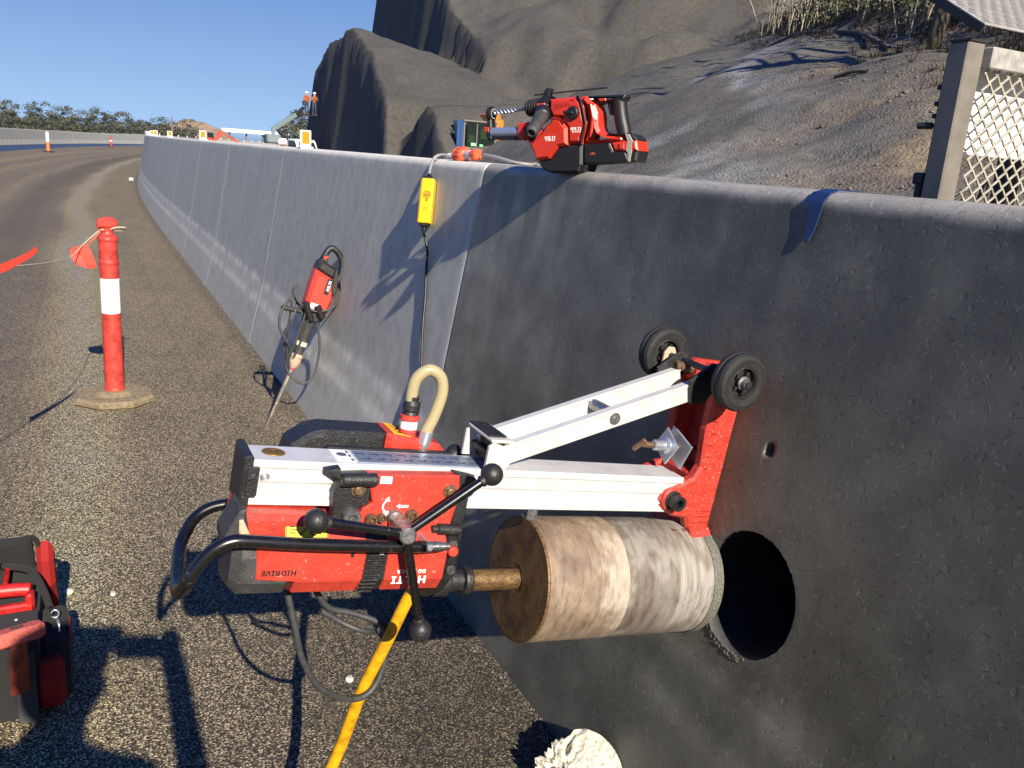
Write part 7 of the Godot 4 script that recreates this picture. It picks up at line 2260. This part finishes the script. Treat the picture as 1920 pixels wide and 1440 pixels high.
# one continuous skin over a skeleton of tapered bones: [a, b, ra, rb, colour]
func body_mesh(bones: Array, cell: float, k: float) -> ArrayMesh:
	var lo := Vector3.INF; var hi := -Vector3.INF
	for b in bones:
		var r: float = maxf(b[2], b[3]) + 2.5 * cell
		for p in [b[0], b[1]]:
			lo = lo.min(p - Vector3.ONE * r); hi = hi.max(p + Vector3.ONE * r)
	var n := Vector3i(((hi - lo) / cell).ceil()) + Vector3i.ONE
	var sx := n.x; var sxy := n.x * n.y
	var fld := PackedFloat32Array(); fld.resize(n.x * n.y * n.z); fld.fill(9.0)
	var own := PackedInt32Array(); own.resize(n.x * n.y * n.z)
	var near := PackedFloat32Array(); near.resize(n.x * n.y * n.z); near.fill(9.0)
	for bi in bones.size():
		var b: Array = bones[bi]
		var a: Vector3 = b[0]; var d: Vector3 = b[1] - b[0]
		var dd := maxf(d.length_squared(), 1e-9)
		var r: float = maxf(b[2], b[3]) + k + 2.0 * cell
		var c0 := Vector3i(((a.min(b[1]) - Vector3.ONE * r - lo) / cell).floor()).clamp(Vector3i.ZERO, n - Vector3i.ONE)
		var c1 := Vector3i(((a.max(b[1]) + Vector3.ONE * r - lo) / cell).ceil()).clamp(Vector3i.ZERO, n - Vector3i.ONE)
		for z in range(c0.z, c1.z + 1):
			for y in range(c0.y, c1.y + 1):
				for x in range(c0.x, c1.x + 1):
					var p := lo + Vector3(x, y, z) * cell
					var t := clampf((p - a).dot(d) / dd, 0.0, 1.0)
					var s: float = (p - a - d * t).length() - lerpf(b[2], b[3], t)
					var id := x + y * sx + z * sxy
					var f := fld[id]
					if s < near[id]:
						near[id] = s; own[id] = bi
					var h := clampf(0.5 + 0.5 * (f - s) / k, 0.0, 1.0)
					fld[id] = minf(lerpf(f, s, h) - k * h * (1.0 - h), minf(f, s)) if f < 8.0 else s
	var g := Geo.new()
	var vid := {}
	var off := [0, 1, sx, sx + 1, sxy, sxy + 1, sxy + sx, sxy + sx + 1]
	for z in n.z - 1:
		for y in n.y - 1:
			for x in n.x - 1:
				var id := x + y * sx + z * sxy
				var inside := 0
				for o in off:
					if fld[id + o] < 0.0: inside += 1
				if inside == 0 or inside == 8: continue
				var sum := Vector3.ZERO; var cnt := 0
				for e in [[0, 1], [2, 3], [4, 5], [6, 7], [0, 2], [1, 3], [4, 6], [5, 7], [0, 4], [1, 5], [2, 6], [3, 7]]:
					var fa := fld[id + off[e[0]]]; var fb := fld[id + off[e[1]]]
					if (fa < 0.0) != (fb < 0.0):
						var t := fa / (fa - fb)
						var pa := Vector3(e[0] & 1, (e[0] >> 1) & 1, e[0] >> 2); var pb := Vector3(e[1] & 1, (e[1] >> 1) & 1, e[1] >> 2)
						sum += pa.lerp(pb, t); cnt += 1
				g.col = bones[own[id]][4]
				vid[id] = g.vert(lo + (Vector3(x, y, z) + sum / cnt) * cell, Vector3.UP)
	for z in range(1, n.z - 1):
		for y in range(1, n.y - 1):
			for x in range(1, n.x - 1):
				var id := x + y * sx + z * sxy
				var f := fld[id] < 0.0
				for ax in 3:
					var st: int = [1, sx, sxy][ax]
					if f == (fld[id + st] < 0.0): continue
					var u: int = [sx, sxy, 1][ax]; var w: int = [sxy, 1, sx][ax]
					var q := [vid.get(id, -1), vid.get(id - u, -1), vid.get(id - u - w, -1), vid.get(id - w, -1)]
					if q.has(-1): continue
					if f: g.ix.append_array(PackedInt32Array([q[0], q[2], q[1], q[0], q[3], q[2]]))
					else: g.ix.append_array(PackedInt32Array([q[0], q[1], q[2], q[0], q[2], q[3]]))
	g.smooth_all()
	return g.mesh()

func people() -> void:
	var skin := Color(0.48, 0.27, 0.18); var shirt := Color(0.80, 0.22, 0.03); var navy := Color(0.03, 0.04, 0.08); var boot := Color(0.16, 0.09, 0.04); var hair := Color(0.06, 0.04, 0.03)
	# the person taking the picture, standing behind the camera with a phone held level in both hands
	var f := Vector3(-0.888, 0, -0.46)        # looks this way
	var r := Vector3(0.46, 0, -0.888)         # right hand side
	var cam := Vector3(0, 1.45, 1.014)
	var o := cam - f * 0.44; o.y = 0.0
	var at := func(rt: float, y: float, fw: float) -> Vector3: return o + r * rt + f * fw + Vector3(0, y, 0)
	var b := []
	b.append([at.call(0, 1.56, 0.03), at.call(0, 1.63, 0.02), 0.075, 0.085, skin])
	b.append([at.call(0, 1.53, 0.075), at.call(0, 1.55, 0.06), 0.035, 0.05, skin])
	b.append([at.call(0, 1.585, 0.11), at.call(0, 1.60, 0.09), 0.013, 0.016, skin])
	b.append([at.call(0, 1.66, -0.01), at.call(0, 1.60, -0.04), 0.088, 0.08, hair])
	b.append([at.call(0, 1.40, -0.02), at.call(0, 1.55, 0.0), 0.06, 0.055, skin])
	for s in [-1.0, 1.0]:
		b.append([at.call(s * 0.085, 1.58, 0.0), at.call(s * 0.09, 1.61, -0.005), 0.018, 0.022, skin])
		b.append([at.call(s * 0.05, 1.36, -0.02), at.call(s * 0.17, 1.355, -0.01), 0.085, 0.07, shirt])
		b.append([at.call(s * 0.185, 1.35, 0.0), at.call(s * 0.265, 1.14, 0.13), 0.056, 0.046, shirt])
		b.append([at.call(s * 0.265, 1.14, 0.13), at.call(s * 0.115, 1.40, 0.385), 0.043, 0.031, shirt if s < 2 else skin])
		b.append([at.call(s * 0.115, 1.40, 0.385), at.call(s * 0.10, 1.445, 0.40), 0.028, 0.032, skin])
		b.append([at.call(s * 0.085, 1.46, 0.415), at.call(s * 0.074, 1.462, 0.418), 0.012, 0.011, skin])
		for q in 4:
			var y := 1.482 - q * 0.019
			b.append([at.call(s * 0.105, y, 0.405), at.call(s * 0.095, y, 0.448), 0.0105, 0.0095, skin])
			b.append([at.call(s * 0.095, y, 0.448), at.call(s * (0.066 + 0.004 * (q % 2)), y, 0.446), 0.0095, 0.0085, skin])
		b.append([at.call(s * 0.085, 0.92, -0.02), at.call(s * 0.10, 0.50, 0.0), 0.088, 0.06, navy])
		b.append([at.call(s * 0.10, 0.50, 0.0), at.call(s * 0.115, 0.12, -0.02), 0.058, 0.045, navy])
		b.append([at.call(s * 0.115, 0.06, -0.05), at.call(s * 0.13, 0.05, 0.14), 0.05, 0.045, boot])
	b.append([at.call(0, 1.0, -0.02), at.call(0, 1.30, -0.03), 0.135, 0.145, shirt])
	b.append([at.call(-0.06, 0.94, -0.02), at.call(0.06, 0.94, -0.02), 0.115, 0.115, navy])
	var p := thing("person", "person in an orange shirt and navy trousers standing on the road, holding up a phone", "person")
	obj("body", body_mesh(b, 0.012, 0.02), M.vc, p)
	var g := Geo.new()
	g.xf = Transform3D(Basis(r, Vector3.UP, f).orthonormalized(), at.call(0, 1.665, -0.005))
	g.lathe([Vector2(0.098, 0.0), Vector2(0.102, 0.02), Vector2(0.09, 0.06), Vector2(0.05, 0.09), Vector2(0, 0.095)], 22, true)
	g.box(Vector3(0, 0.008, 0.12), Vector3(0.15, 0.012, 0.10), 0.004)
	obj("cap", g, M.canvas, p)
	var ph := thing("phone", "slim black phone held level in both hands of the standing person", "phone", Transform3D(Basis(Vector3(0.44271, 0.06735, -0.89413), Vector3(-0.26283, 0.96312, -0.05759), Vector3(0.85728, 0.2605, 0.44409)).orthonormalized(), cam))
	g = Geo.new()
	g.box(Vector3(0.0, -0.01, 0.022), Vector3(0.145, 0.07, 0.008), 0.003)
	obj("case", g, M.black_clean, ph)
	g = Geo.new()
	g.box(Vector3(0.0, -0.01, 0.0265), Vector3(0.128, 0.062, 0.001))
	obj("display", g, M.glass, ph)
	# two workers in the basket of the lift
	for k in 2:
		var c := Vector3(-71.0, 3.88, -15.25 - k * 0.62)
		var v: Color = [Color(0.30, 0.06, 0.015), Color(0.22, 0.07, 0.02)][k]
		var w := []
		var q := func(x: float, y: float, z: float) -> Vector3: return c + Vector3(x, y, z)
		w.append([q.call(0.05, 1.56, 0), q.call(0.05, 1.64, 0), 0.09, 0.10, skin])
		w.append([q.call(0.0, 1.05, 0), q.call(0.03, 1.36, 0), 0.15, 0.16, v])
		w.append([q.call(0.0, 1.4, 0), q.call(0.04, 1.55, 0), 0.07, 0.06, skin])
		for s in [-1.0, 1.0]:
			w.append([q.call(0.0, 1.38, s * 0.17), q.call(0.12, 1.12, s * 0.24), 0.065, 0.05, v])
			w.append([q.call(0.12, 1.12, s * 0.24), q.call(0.36, 1.12 + 0.2 * k, s * 0.14), 0.045, 0.035, skin])
			w.append([q.call(0.0, 0.92, s * 0.09), q.call(0.02, 0.5, s * 0.10), 0.09, 0.065, navy])
			w.append([q.call(0.02, 0.5, s * 0.10), q.call(0, 0.08, s * 0.11), 0.06, 0.05, navy])
			w.append([q.call(-0.03, 0.05, s * 0.11), q.call(0.16, 0.05, s * 0.12), 0.05, 0.045, boot])
		var t := thing("person", ["worker in orange vest at the near side of the lift basket", "worker in paler orange vest at the rock side of the lift basket"][k], "person", Transform3D(), "workers in the lift basket")
		obj("body", body_mesh(w, 0.03, 0.04), M.vc, t)
		g = Geo.new()
		g.xf = Transform3D(Basis(), q.call(0.05, 1.66, 0))
		g.lathe([Vector2(0.16, 0.0), Vector2(0.125, 0.015), Vector2(0.12, 0.07), Vector2(0.07, 0.12), Vector2(0, 0.13)], 16, true)
		obj("helmet", g, M.white, t)
